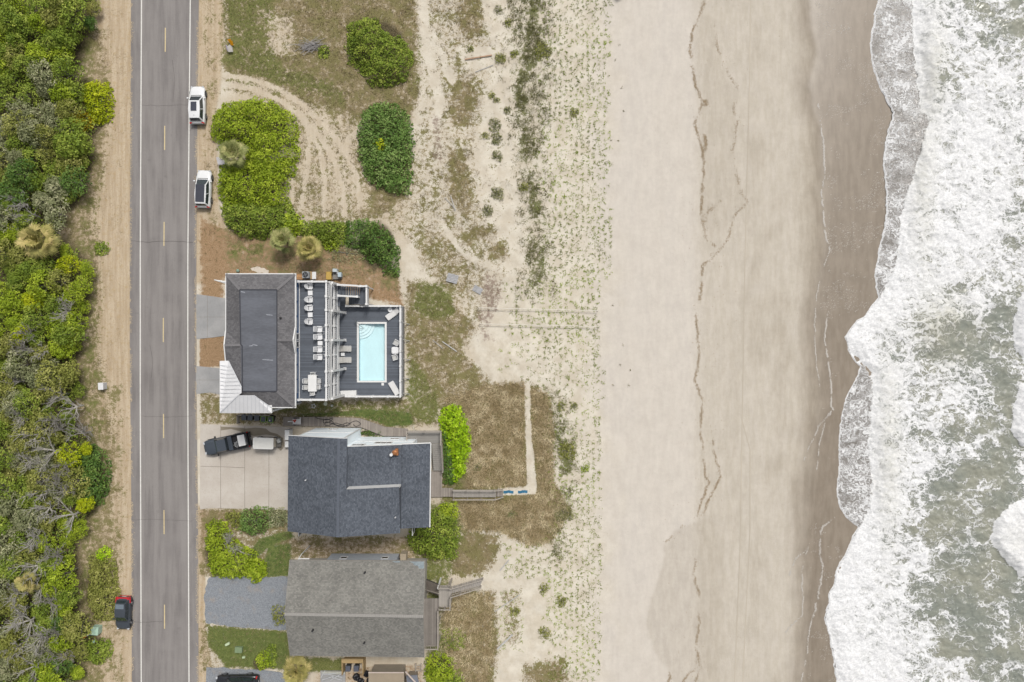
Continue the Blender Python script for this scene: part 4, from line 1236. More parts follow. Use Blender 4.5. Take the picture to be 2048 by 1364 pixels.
# ------------------------------------------------------------------ pool deck
PD = thing('pool_deck', 'slate grey raised pool deck with white railings on the beach side of the blue house', 'deck', (-17.3, -1.2, 0))
xE = -13.70; yPN, yPS = 4.29, -6.80
def poolrect(px0, py0, px1, py1, z):
    a = W(px0, py0, z); b = W(px1, py1, z)
    return a[0], b[1], b[0], a[1]
cx0, cy0, cx1, cy1 = poolrect(713.9, 643.9, 773.4, 764.7, ZP)
mb = MB()
for (a, b, c, d_) in ((XW, yPS, cx0, yPN), (cx1, yPS, xE + .08, yPN), (cx0, cy1, cx1, yPN), (cx0, yPS, cx1, cy0)):
    mb.box(a, b, ZP - .1, c, d_, ZP)
mb.box(XW, yPN, ZP - .1, XD + .3, 6.8, ZP)
DK = mb.build('decking', deck_grey, PD)
mb = MB()
mb.box(xE + .08, yPS - .05, .02, xE + .13, yPN + .05, ZP - .005); mb.box(XW, yPS - .05, .02, xE + .08, yPS, ZP - .005); mb.box(-20.4, yPN, .02, xE + .08, yPN + .05, ZP - .005)
mb.build('skirt_board', mat('grey_skirt', C(150, 150, 150), .7, .15, 3), PD)
railing(PD, (xE, yPN), (xE, yPS), ZP, [0, .165, .33, .50, .665, .83, 1.0], dens=.14, pw=.16)
railing(PD, (-20.3, yPN), (xE - .2, yPN), ZP, [.0, .3, .62, .85], dens=.14)
railing(PD, (-20.5, yPS), (xE - .2, yPS), ZP, [.22, .5, .8], dens=.14)
for y in (2.3, .2, -2.2, -4.6, -6.5):
    mb = MB(); mb.beam((xE + .14, y, 1.2), (xE + .75, y - .2, .0), .10, .10); mb.build('brace', mat('brace_wood', C(200, 198, 190), .8, .1, 3), PD)
# switch-back stairs and landing
zl = 3.1
lx0, ly0, lx1, ly1 = poolrect(719.5, 573, 737.5, 609, zl)
mb = MB(); mb.box(lx0, ly0, zl - .1, lx1, ly1, zl); LD = mb.build('landing', deck_grey_x, PD)
for (x, y) in ((lx0 + .1, ly1 - .1), (lx1 - .1, ly1 - .1), (lx1 - .1, ly0 + .1), (lx0 + .1, ly0 + .1)):
    mb = MB(); mb.box(x - .07, y - .07, 0, x + .07, y + .07, zl - .103); mb.build('post', white_v, LD)
ua = W(690, 591, ZM); 
steps(PD, (XD + .35, ly1 - 1.25), (lx0, ly1 - 1.25), (0, 1), 1.15, ZM, zl, 9, deck_grey_x, white_v)
steps(PD, (XD + .75, ly0 + .06), (lx0, ly0 + .06), (0, 1), 1.15, ZP, zl, 9, deck_grey_x, white_v)
railing(PD, (XD + .4, ly1 + .0), (lx0, ly1 + .0), (ZM, zl), [.02], dens=.14)
railing(PD, (XD + .5, ly1 - 1.30), (lx0 - .05, ly1 - 1.30), (ZM, zl), [0.02, .99], dens=.14)
railing(PD, (lx0, ly1 - .04), (lx1 - .05, ly1 - .04), zl, [.3, 1.0], dens=.14)
railing(PD, (lx1 - .05, ly1 - .2), (lx1 - .05, ly0), zl, [1.0], dens=.14)
mb = MB(); mb.box(XD + .16, yPN - .1, ZM - .1, XD + .45, 6.8, ZM); mb.build('stair_head', deck_grey, PD)

# ------------------------------------------------------------------ pool
PL = thing('swimming_pool', 'pale turquoise rectangular pool with white coping and rounded corner steps in the grey deck', 'pool', ((cx0 + cx1) / 2, (cy0 + cy1) / 2, 0))
wx0, wy0, wx1, wy1 = poolrect(717.9, 647.6, 769.6, 761.4, ZP)
mb = MB()
for (a, b, c, d_) in ((cx0 + .003, cy0 + .003, wx0, cy1 - .003), (wx1, cy0 + .003, cx1 - .003, cy1 - .003), (wx0, wy1, wx1, cy1 - .003), (wx0, cy0 + .003, wx1, wy0)):
    mb.box(a, b, ZP - .15, c, d_, ZP + .03)
mb.build('coping', mat('pool_coping', C(246, 246, 244), .4, .03, 2), PL)
shell = MB()
zb = .72
shell.add([(wx0, wy0, zb), (wx1, wy0, zb), (wx1, wy1, zb), (wx0, wy1, zb), (wx0, wy0, ZP - .02), (wx1, wy0, ZP - .02), (wx1, wy1, ZP - .02), (wx0, wy1, ZP - .02)],
          [(0, 1, 2, 3), (0, 4, 5, 1), (1, 5, 6, 2), (2, 6, 7, 3), (3, 7, 4, 0)])
shell.build('shell', mat('pool_shell', (.50,.61,.645,1), .5, .03, .8), PL)
for i, (r, z) in enumerate(((1.85, .86), (1.50, 1.0), (1.15, 1.12), (.80, 1.24))):
    mb = MB(); n_ = 14
    poly = [(wx0 + .002 + .002 * i, wy1 - .002 - .002 * i)] + [(wx0 + .004 + r * math.cos(-k / n_ * math.pi / 2), wy1 - .004 + r * math.sin(-k / n_ * math.pi / 2)) for k in range(n_, -1, -1)]
    mb.prism(poly, zb + .005 * i, z)
    mb.build('step', mat('pool_step', (.57,.64,.67,1), .5, .03, 1), PL)
def water_mat():
    m, nt, p = base_mat('pool_water')
    for n_ in list(nt.nodes):
        if n_.type == 'BSDF_PRINCIPLED': nt.nodes.remove(n_)
    out = nt.nodes['Material Output']
    co = objco(nt)
    nz = noise(nt, co, 2.5, 3)
    bp = nd(nt, 'Bump', {'Strength': .25, 'Distance': .03, 'Height': nz})
    tr = nd(nt, 'BsdfTransparent', {'Color': (.93, 1, 1, 1)})
    gl = nd(nt, 'BsdfGlossy', {'Roughness': .04, 'Normal': bp.outputs[0]})
    fr = nd(nt, 'Fresnel', {'IOR': 1.33, 'Normal': bp.outputs[0]})
    mx = nd(nt, 'MixShader', {0: fr.outputs[0], 1: tr.outputs[0], 2: gl.outputs[0]})
    nt.links.new(mx.outputs[0], out.inputs['Surface'])
    return m
mb = MB(); mb.add([(wx0, wy0, ZP - .13), (wx1, wy0, ZP - .13), (wx1, wy1, ZP - .13), (wx0, wy1, ZP - .13)], [(0, 1, 2, 3)])
mb.build('water', water_mat(), PL)
steel = mat('steel_tube', C(196, 198, 200), .3, .08, 6, metal=.8)
a = W(710.6, 641.3, ZP + .6); b = W(723.6, 655.3, ZP + .6)
mb = MB(); 
for d_ in (-.14,):
    mb.tube([(a[0], a[1], ZP), (a[0], a[1], ZP + .7), (a[0] + .2, a[1] - .2, ZP + .85), (b[0] - .2, b[1] + .2, ZP + .35), (b[0], b[1], ZP - .1), (b[0], b[1], .9)], .035, 8)
mb.build('hand_rail', steel, PL)
a = W(765.4, 768.4, ZP)
tag(MB().obox(a[0], a[1], ZP + .02, .32, .32, .036, 0, .04).build('skimmer_lid', white, loc=(a[0], a[1], ZP)), 'small square white lid set in the grey deck below the pool', 'lid')

# ------------------------------------------------------------------ dark-roofed house in the middle
roof_b = shingles('blue_black_shingles', C(94, 99, 108), C(124, 131, 141), C(70, 75, 84), along='Y', speck=.75)
sid = mat('pale_blue_siding', (.70, .76, .80, 1), .6, .05, 1.2)
b0 = W(700, 970, 8)
HB = thing('beach_house', 'large house with blue-black shingle roof on several levels and pale blue walls', 'house', (b0[0], b0[1], 0))
Yn, Ye, Ys = -14576 / H / PXM, -16213 / H / PXM, -29347 / H / PXM
def bp(px, py, Y=None):
    """roof point seen at px,py on the line Y = const: height follows from the picture"""
    z = H - (-Y) * PXM * H / (py - 682.0)
    return W(px, py, z)
Nw, Nr, Nr2 = bp(576.8, 871.4, Yn), bp(677.5, 877, Yn), bp(694.3, 877.0, Yn)
Nr2 = W(694.3, 877.2, 11.1)
Sw, Sr = bp(575, 1062.5, Ys), bp(675.3, 1074.6, Ys)
Sse = bp(800.2, 1066.4, Ys)
Ee = W(799.5, 974.5, bp(800.2, 1066.4, Ys)[2])
fa = W(692.8, 979.5, 11.05)
Rm = W(676.2, 979.5, Nr[2])
rb = MB()
def face(M_, *p): 
    n_ = len(p)
    a = sum(p[i][0] * p[(i + 1) % n_][1] - p[(i + 1) % n_][0] * p[i][1] for i in range(n_))
    p = list(p) if a > 0 else list(reversed(p))
    M_.slab(p, .18)
face(rb, Nw, Nr, Rm, Sr, Sw)
face(rb, Nr, Nr2, fa, Rm)
face(rb, Rm, fa, W(798.2, 974.0, 9.95), Sse, Sr)
RB = rb.build('roof', roof_b, HB)
r2 = MB()
n0, n1 = W(693.2, 893.9, 9.75), W(803.0, 889.8, 8.45)
s0, s1 = W(693.2, 976.5, 9.75), W(803.0, 972, 8.45)
face(r2, n0, n1, s1, s0)
RB2 = r2.build('dormer_roof', roof_b, HB)
r3 = MB()
q0, q1, q2, q3 = W(802.2, 889.0, 8.1), W(860.8, 886.8, 7.4), W(858.8, 1054.6, 7.4), W(800.0, 1057.4, 8.1)
face(r3, q0, q1, q2, q3)
RB3 = r3.build('porch_roof', roof_b, HB)
mb = MB()
for k in range(60):
    p = Vector(Nr).lerp(Vector(Sr), k / 60); q_ = Vector(Nr).lerp(Vector(Sr), (k + .93) / 60)
    mb.beam((p.x, p.y, p.z + .03), (q_.x, q_.y, q_.z + .015), .30, .03)
mb.build('ridge_cap', mat('dark_cap', C(106, 112, 123), .9, .12, 8), RB)
# white wall strip between the two roof levels
mb = MB(); A = W(692.4, 978.4, 11.0); B_ = W(797.6, 974.2, 9.95)
A2 = (A[0] + .03, A[1] + .12, 9.0); 
mb.add([(A[0], A[1] + .03, A[2] - .03), (B_[0], B_[1] + .03, B_[2] - .03), (B_[0], B_[1] + .03, 8.35), (A[0], A[1] + .03, 9.55),
        (A[0], A[1] - .2, A[2] - .2), (B_[0], B_[1] - .2, B_[2] - .2), (B_[0], B_[1] - .2, 8.35), (A[0], A[1] - .2, 9.55)],
       [(3, 2, 1, 0), (4, 5, 6, 7), (0, 1, 5, 4), (1, 2, 6, 5), (2, 3, 7, 6), (3, 0, 4, 7)])
mb.build('dormer_wall', white, HB)
# white edges
mb = MB(); mb.beam((q1[0] + .05, q1[1], q1[2] - .09), (q2[0] + .05, q2[1], q2[2] - .09), .1, .22); mb.beam((q0[0], q0[1] + .05, q0[2] - .1), (q1[0], q1[1] + .05, q1[2] - .1), .1, .2)
mb.build('gutter', white, RB3)
mb = MB(); mb.beam((q0[0] - .02, q0[1] - .1, q0[2] + .05), (q3[0] + .02, q3[1] + .1, q3[2] + .05), .16, .05); mb.build('step_shadow_strip', mat('step_shadow_dark', C(58, 62, 70), .7, .1, 4), RB3)  # dark strip painted in as the shadow line at the roof step
mb = MB()
mb.beam((Nw[0], Nw[1] + .04, Nw[2] - .13), (Nr[0], Nr[1] + .04, Nr[2] - .13), .06, .2); mb.beam((Nr[0], Nr[1] + .04, Nr[2] - .13), (Nr2[0], Nr2[1] + .04, Nr2[2] - .13), .06, .2)
mb.beam((n0[0], n0[1] + .04, n0[2] - .12), (n1[0], n1[1] + .04, n1[2] - .12), .06, .2)
mb.build('rake_board', white, RB)
# walls
xw, xe = Nw[0] + .45, -19.05
yw = Yn - .30
wb = MB()
def wall_poly(M_, pts, thick_dir):
    pass
xr = Nr[0]
wb.add([(xw, yw, 0), (xe, yw, 0), (xe, yw, 10.9), (xr, yw, 11.25), (xw, yw, 9.15), (xw, Ys + .3, 0), (xe, Ys + .3, 0), (xe, Ys + .3, 10.75), (xr, Ys + .3, 11.25), (xw, Ys + .3, 8.95)],
       [(4, 3, 2, 1, 0), (5, 6, 7, 8, 9), (0, 5, 9, 4), (1, 2, 7, 6)])
wb.f.append((0, 1, 6, 5))
wb.build('wall', sid, HB)
ywe = Ye - .22
w2 = MB()
w2.box(xe + .01, s0[1] - .05, 0, n1[0] + .9, ywe, 7.3)
w2.box(xe + .01, Ys + .3, 0, n1[0] + .9, s0[1] - .06, 7.3)
w2.box(xe + .02, Ys + .32, 7.31, n1[0] - .3, s0[1] - .08, 9.3)
w2.box(xe + .01, s0[1] + .0, 7.31, n1[0] - .2, ywe - .02, 8.2)
w2.build('wall', sid, HB)
mb = MB()
mb.box(xe, yw - .10, 0.003, xe + .06, yw + .05, 10.85); mb.box(xw, yw + .003, 4.5, xe - .01, yw + .045, 4.62); mb.box(xe + .07, ywe + .003, 3.9, n1[0] + .9, ywe + .05, 4.05)
mb.box(n1[0] + .82, ywe + .004, 0, n1[0] + .96, ywe + .06, 7.2); mb.box(xw, yw + .003, .003, xw + .14, yw + .046, 9.1)
mb.build('corner_board', white, HB)
def wpx(px, z): return W(px, 0, z)[0]
wins(HB, white_v, glass_d, yw, wpx(657, 1.6) , wpx(674, 1.6), 1.0, 2.1, 2, 'N')
wins(HB, white_v, glass_d, ywe, wpx(750, 5.2), wpx(785, 5.2), 4.5, 6.1, 3, 'N')
wins(HB, white_v, glass_d, ywe, wpx(780, 2.0), wpx(799, 2.0), 1.2, 2.4, 2, 'N')
wins(HB, white_v, glass_d, ywe, wpx(704, 6.9), wpx(730, 6.9), 6.2, 7.6, 3, 'N')
for y in (-16, -19, -22):
    wins(HB, white_v, glass_d, n1[0] + .9, y - .8, y + .8, 4.6, 6.4, 2, 'E')
    wins(HB, white_v, glass_d, xw, y - .7, y + .7, 5.4, 7.0, 2, 'W')
copper = mat('copper', C(206, 142, 96), .4, .2, 6, metal=.6)
mb = MB(); p = W(789, 905.5, 9.4); mb.cyl(p[0], p[1], 8.4, 9.35, .20, n=14); mb.obox(p[0] + .2, p[1] + .02, 8.85, .28, .75, .5, .1); mb.cyl(p[0], p[1], 9.35, 9.5, .3, .1, 14)
mb.build('copper_chimney', copper, HB)
mb = MB(); p = W(782.5, 909.5, 9.6); mb.cyl(p[0], p[1], 8.5, 9.75, .17, n=12); mb.build('vent_pipe', white, HB)
for (x, y) in ((611, 960.5), (683, 1019), (790, 1036)):
    p = W(x, y, 10.4); mb = MB(); mb.cyl(p[0], p[1], 9.6 if x < 780 else 9.4, 10.5 if x < 700 else 10.3, .075, n=8); mb.build('vent_pipe', mat('vent_grey', C(220, 220, 222)), HB)

# ------------------------------------------------------------------ grey-roofed house at the bottom
roof_c = shingles('weathered_grey_shingles', C(138, 136, 131), C(168, 166, 158), C(114, 113, 110), along='X', speck=.75)
c0 = W(710, 1216, 6)
HC = thing('beach_house', 'house with plain weathered grey gable roof beside the blue-grey gravel drive', 'house', (c0[0], c0[1], 0))
ze, zr = 5.5, 7.3
cNW, cNE, cRW, cRE, cSW, cSE = W(579.3, 1120.4, ze), W(850, 1122.2, ze), W(569.2, 1228.2, zr), W(846.8, 1232.7, zr), W(580, 1311, ze), W(848.2, 1314.6, ze)
rc = MB(); face(rc, cNW, cNE, cRE, cRW); face(rc, cRW, cRE, cSE, cSW)
RC = rc.build('roof', roof_c, HC)
mb = MB()
for k in range(70):
    p = Vector(cRW).lerp(Vector(cRE), k / 70); q_ = Vector(cRW).lerp(Vector(cRE), (k + .93) / 70)
    mb.beam((p.x, p.y, p.z + .03), (q_.x, q_.y, q_.z + .015), .34, .03)
mb.build('ridge_cap', mat('pale_cap', C(168, 165, 160), .9, .12, 8), RC)
for (x, y, z) in ((729.8, 1144.8, 6.0), (625.4, 1260.8, 6.9), (728.7, 1285, 6.3)):
    p = W(x, y, z); mb = MB(); mb.cyl(p[0], p[1], z - .4, z + .25, .11, n=10); mb.build('vent_pipe', mat('black_vent', (.02, .02, .022, 1)), RC)
# algae-blue weathered corners of the shingles
def roofpatch(poly, zf, parent, m, nm='weathered_patch'):
    mb = MB(); pts_ = [W(x, y, zf(x, y)) for (x, y) in poly]
    n_ = len(pts_); a = sum(pts_[i][0] * pts_[(i + 1) % n_][1] - pts_[(i + 1) % n_][0] * pts_[i][1] for i in range(n_))
    mb.add(pts_, [tuple(range(n_)) if a > 0 else tuple(range(n_ - 1, -1, -1))]); mb.build(nm, m, parent)
zN = lambda x, y: ze + (zr - ze) * (y - 1121.5) / 109.5 + .012
zS = lambda x, y: zr - (zr - ze) * (y - 1230.8) / 82 + .012
alg = shingles('algae_shingles', C(146, 160, 168), C(182, 192, 194), C(128, 140, 146), along='X', speck=.7)
roofpatch([(818, 1123), (848, 1123), (848, 1137), (838, 1137), (836, 1132), (828, 1130), (826, 1126)], zN, RC, alg)
roofpatch([(784, 1122), (800, 1122), (800, 1125), (790, 1125)], zN, RC, alg)
roofpatch([(816, 1279), (846, 1281), (847, 1289), (832, 1287), (822, 1284)], zS, RC, alg)
mb = MB()
for a, b in ((cNW, cNE), (cSW, cSE), (cNW, cRW), (cRW, cSW), (cNE, cRE), (cRE, cSE)):
    mb.beam((a[0], a[1], a[2] - .12), (b[0], b[1], b[2] - .12), .05, .2)
mb.build('fascia', mat('taupe_trim', C(170, 164, 156), .7, .1, 3), RC)
wc = MB(); xa, xb, ya, yb = cNW[0] + .5, cNE[0] - .45, cSW[1] + .5, cNW[1] - 1.5
yr = (ya + yb) / 2
wc.add([(xa, ya, 0), (xb, ya, 0), (xb, yb, 0), (xa, yb, 0), (xa, ya, ze + .05), (xb, ya, ze + .05), (xb, yb, ze + .05), (xa, yb, ze + .05), (xa, yr, zr - .35), (xb, yr, zr - .35)],
       [(3, 2, 1, 0), (0, 1, 5, 4), (2, 3, 7, 6), (1, 2, 6, 9, 5), (3, 0, 4, 8, 7), (4, 5, 9, 8), (8, 9, 6, 7)])
wc.build('wall', mat('taupe_siding', C(184, 180, 172), .75, .08, 1.5), HC)
a = W(663.5, 1107, 0); b = W(799, 1107, 0)
mb = MB(); mb.box(a[0], yb + .01, 0, b[0], a[1], 5.15); BAY = mb.build('bay_wall', mat('pale_blue_grey_wall', C(196, 202, 210), .7, .08, 2), HC)
for x in (a[0] + 1.5, a[0] + 6.6):
    wins(HC, white_v, glass_d, a[1], x, x + .9, 1.2, 2.2, 1, 'N')
mb = MB(); a = W(800, 1108, 1.5); b = W(812, 1121, 1.5); mb.box(a[0] + .02, b[1] - .4, 0, b[0], a[1], 1.5); mb.build('porch_box', mat('beige_box', C(186, 172, 150), .8, .12, 3), HC)
mb = MB(); p = W(605, 1109, 3); q_ = W(600, 1115, 5.2); 
mb.tube([(p[0] - .3, p[1] - .35, 5.3), (p[0] - .1, p[1] - .3, 4.9), (p[0] + .05, p[1] + .2, 3.6), (p[0] + .05, p[1] + .2, .1)], .06, 8); mb.tube([W(597, 1117.5, 5.3), W(619, 1117.5, 5.3)], .06, 8)
mb.build('downspout', white, HC)
# timber deck, landing and steps on the sea side
zd = 3.0
DC = thing('timber_deck', 'weathered timber deck and stepped walkway leading from the grey-roofed house to the sand', 'deck', (*W2(864, 1245, zd), 0))
def rct(px0, py0, px1, py1, z):
    a = W(px0, py0, z); b = W(px1, py1, z); return a[0], b[1], b[0], a[1]
x0, y0, x1, y1 = rct(846.5, 1197, 877.5, 1291, zd)
mb = MB(); mb.box(x0 - .6, y0, zd - .12, x1, y1, zd); mb.build('decking', planks('deck_boards', C(150, 143, 136), 'X', .16, .12, C(96, 90, 84), .25), DC)
u0, v0, u1, v1 = rct(877.3, 1171, 901.5, 1213, zd - .12)
mb = MB(); mb.box(u0 + .02, v0, zd - .24, u1, v1, zd - .12); mb.build('landing', planks('landing_boards', C(176, 170, 162), 'X', .16, .1, C(120, 114, 106), .15), DC)
railing(DC, (x1, v0 - .1), (x1, y0), zd, [.02, .35, .68, 1], wood_rail, pw=.1, rw=.12, dens=.2)
railing(DC, (x1, y0), (x0, y0), zd, [.5], wood_rail, pw=.1, rw=.12, dens=.2)
railing(DC, (u1, v1 - 1.3), (u1, v0), zd - .12, [0, 1], wood_rail, pw=.1, rw=.12, dens=.2)
railing(DC, (u1, v0), (x1 + .1, v0), zd - .12, [.5], wood_rail, pw=.1, rw=.12, dens=.2)
railing(DC, (u0 + .1, v1), (u1, v1), zd - .12, [.0, 1], wood_rail, pw=.1, rw=.12, dens=.2)
# slatted walkway down to the sand
wa, wb_ = W(901.5, 1174, 2.7), W(966, 1157, .4)
wc_, wd = W(901.5, 1187.5, 2.7), W(962, 1170, .4)
mb = MB(); n_ = 17
for k in range(n_):
    t0, t1 = k / n_, (k + .80) / n_
    P_ = [Vector(wa).lerp(Vector(wb_), t0), Vector(wa).lerp(Vector(wb_), t1), Vector(wc_).lerp(Vector(wd), t1), Vector(wc_).lerp(Vector(wd), t0)]
    zz = P_[0].z
    mb.slab([(p.x, p.y, zz) for p in P_], .05)
mb.build('stairs', mat('walkway_tread', C(176, 170, 164), .85, .18, 4), DC)
railing(DC, (wa[0], wa[1] + .1), (wb_[0], wb_[1] + .1), (2.85, .3), [.02, .33, .66, 1], wood_rail, pw=.1, rw=.1, dens=.28, h=.95, posth=1.0)
railing(DC, (wc_[0], wc_[1] - .1), (wd[0], wd[1] - .1), (2.85, .3), [.02, .33, .66, 1], wood_rail, pw=.1, rw=.1, dens=.28, h=.95, posth=1.0)
ga, gbb = W(877, 1163, zd - .2), W(846, 1160, zd - .2)
steps(DC, (ga[0], W(0, 1187, 2)[1]), (gbb[0], W(0, 1184, 1.2)[1]), (0, 1), 1.35, zd - .15, .6, 9, mat('dark_tread', C(120, 112, 104), .9, .2, 4), dark_under)
mb = MB(); p = W(877, 1187, 3.6); q_ = W(849, 1179, 1.6); mb.beam(p, q_, .1, .1); mb.build('hand_rail', wood_rail, DC)
for (x, y) in ((x1 - .1, y0 + .1), (x1 - .1, y1 - 1.), (x1 - .1, y0 + 2.4), (u1 - .1, v0 + .1), (u1 - .1, v1 - .1)):
    mb = MB(); mb.box(x - .08, y - .08, 0, x + .08, y + .08, zd - .245); mb.build('post', wood_rail, DC)
p = W(879, 1166, 1.8)
tag(MB().box(p[0] - .09, p[1] - .09, 0, p[0] + .09, p[1] + .09, 3.6).build('post', white, loc=(p[0], p[1], 0)), 'tall square white post standing beside the timber landing', 'post')

# ------------------------------------------------------------------ corner of the next house at the bottom edge of the picture
d0 = W(770, 1380, 3)
HD = thing('beach_house', 'tan flat-roofed building cut by the bottom edge of the photo', 'house', (d0[0], d0[1] - 3, 0))
tan = mat('tan_roof', C(168, 154, 134), .85, .08, 1.0)
x0, y0, x1, y1 = rct(737, 1344.5, 808, 1420, 2.6)
mb = MB(); mb.box(x0, y0, 2.4, x1, y1, 2.6); mb.build('roof', tan, HD)
mb = MB(); mb.box(x0 + .2, y0 + .2, 0, x1 - .2, y1 - .25, 2.4); mb.build('wall', mat('tan_wall', C(160, 150, 135), .8, .1, 1), HD)
mb = MB(); p = W(811, 1343, 3); q_ = W(834, 1368, 3); mb.beam(p, q_, .14, .12); mb.beam((x0, y1, 2.66), (x1, y1, 2.66), .12, .1); mb.build('edge_board', mat('pinkish_trim', C(214, 200, 190), .7, .08, 2), HD)
x0, y0, x1, y1 = rct(812, 1351, 850, 1420, 1.6)
mb = MB(); mb.slab([(x0, y1, 1.7), (x1 - 1, y1, 1.5), (x1, y0, 1.5), (x0 + .9, y0, 1.9)], .12); mb.build('side_roof', mat('slate_roof', C(124, 128, 138), .8, .1, 2), HD)
mb = MB(); mb.box(x0 + .2, y0, 0, x1 - 1.1, y1 - .2, 1.45); mb.build('side_wall', mat('tan_wall2', C(150, 140, 126), .8, .1, 1), HD)
# ------------------------------------------------------------------ vehicles (built nose towards +x, wheels on z = 0)
tyre_m = mat('tyre_rubber', (.018, .018, .02, 1), .85, .2, 8)
rim_m = mat('alloy_rim', C(170, 172, 176), .35, .1, 6, metal=.7)
car_glass = mat('car_glass', (.020, .028, .032, 1), .06, .1, .8, spec=.7)
roof_glass = mat('roof_glass', (.035, .038, .050, 1), .12, .12, 1, spec=.6)
red_lamp = mat('red_lamp', (.35, .012, .012, 1), .2, .1, 5)
clear_lamp = mat('clear_lamp', C(210, 214, 218), .15, .08, 6)
black_trim = mat('black_trim', (.016, .016, .017, 1), .55, .15, 4)
def paint(name, col, rough=.28):
    return mat(name, col, rough, .04, 1.5, spec=.5)
plate_m = mat('number_plate', C(225, 226, 222), .6, .05, 9)

def ring_body(stations, m, parent, name='body'):
    """stations: (x, half width, z bottom, z belt, z crown)"""
    mb = MB(); vs, fs = [], []
    for (x, w, zb, zs, zc) in stations:
        sec = [(w * .86, zb), (w * .97, zb + (zs - zb) * .22), (w, zb + (zs - zb) * .55), (w * .985, zb + (zs - zb) * .86), (w * .90, zs + (zc - zs) * .35), (w * .62, zs + (zc - zs) * .8), (0, zc)]
        sec = sec + [(-a, b) for (a, b) in reversed(sec[:-1])]
        vs += [(x, a, b) for (a, b) in sec]
    k = 13
    for i in range(len(stations) - 1):
        for j in range(k):
            j2 = (j + 1) % k
            fs.append((i * k + j2, i * k + j, (i + 1) * k + j, (i + 1) * k + j2))
    fs.append(tuple(range(k))); o = (len(stations) - 1) * k
    fs.append(tuple(o + j for j in reversed(range(k))))
    mb.add(vs, fs)
    return mb.build(name, m, parent, smooth=True)

def wheel(x, y, r, w, parent, rim=rim_m):
    mb = MB(); s = 1 if y > 0 else -1
    mb.tube([(x, y - s * w, r), (x, y - s * w * .9, r), (x, y - s * .02, r), (x, y, r)], [r * .93, r, r, r * .93], 20)
    t = mb.build('wheel', tyre_m, parent, smooth=False)
    mb = MB()
    mb.tube([(x, y - s * .01, r), (x, y + s * .012, r)], r * .30, 10)
    for a in range(5):
        t_ = a * 2 * math.pi / 5
        mb.beam((x, y + s * .008, r), (x + math.cos(t_) * r * .66, y + s * .008, r + math.sin(t_) * r * .66), .05, .07)
    n = 20; ring = [(x + math.cos(k * 2 * math.pi / n) * r * .66, y + s * .006, r + math.sin(k * 2 * math.pi / n) * r * .66) for k in range(n + 1)]
    mb.tube(ring, .022, 5)
    mb.build('rim', rim, t)
    return t

def quad(parent, name, m, p, th=.012):
    """thin pane from four points (ccw seen from outside)"""
    p = [Vector(a) for a in p]
    n = (p[1] - p[0]).cross(p[3] - p[0]).normalized()
    mb = MB(); q = [a - n * th for a in p]
    mb.add([tuple(a) for a in p] + [tuple(a) for a in q], [(0, 1, 2, 3), (7, 6, 5, 4), (0, 4, 5, 1), (1, 5, 6, 2), (2, 6, 7, 3), (3, 7, 4, 0)])
    return mb.build(name, m, parent)

def lerp3(a, b, t): return tuple(a[i] + (b[i] - a[i]) * t for i in range(3))
def inset(q, a, b, c, d, lift=.008):
    """sub-rectangle of a quad (P00,P10,P11,P01): u from a to b, v from c to d"""
    P = [Vector(x) for x in q]
    n = (P[1] - P[0]).cross(P[3] - P[0]).normalized() * lift
    f = lambda u, v: tuple((P[0] * (1 - u) + P[1] * u) * (1 - v) + (P[3] * (1 - u) + P[2] * u) * v + n)
    return [f(a, c), f(b, c), f(b, d), f(a, d)]

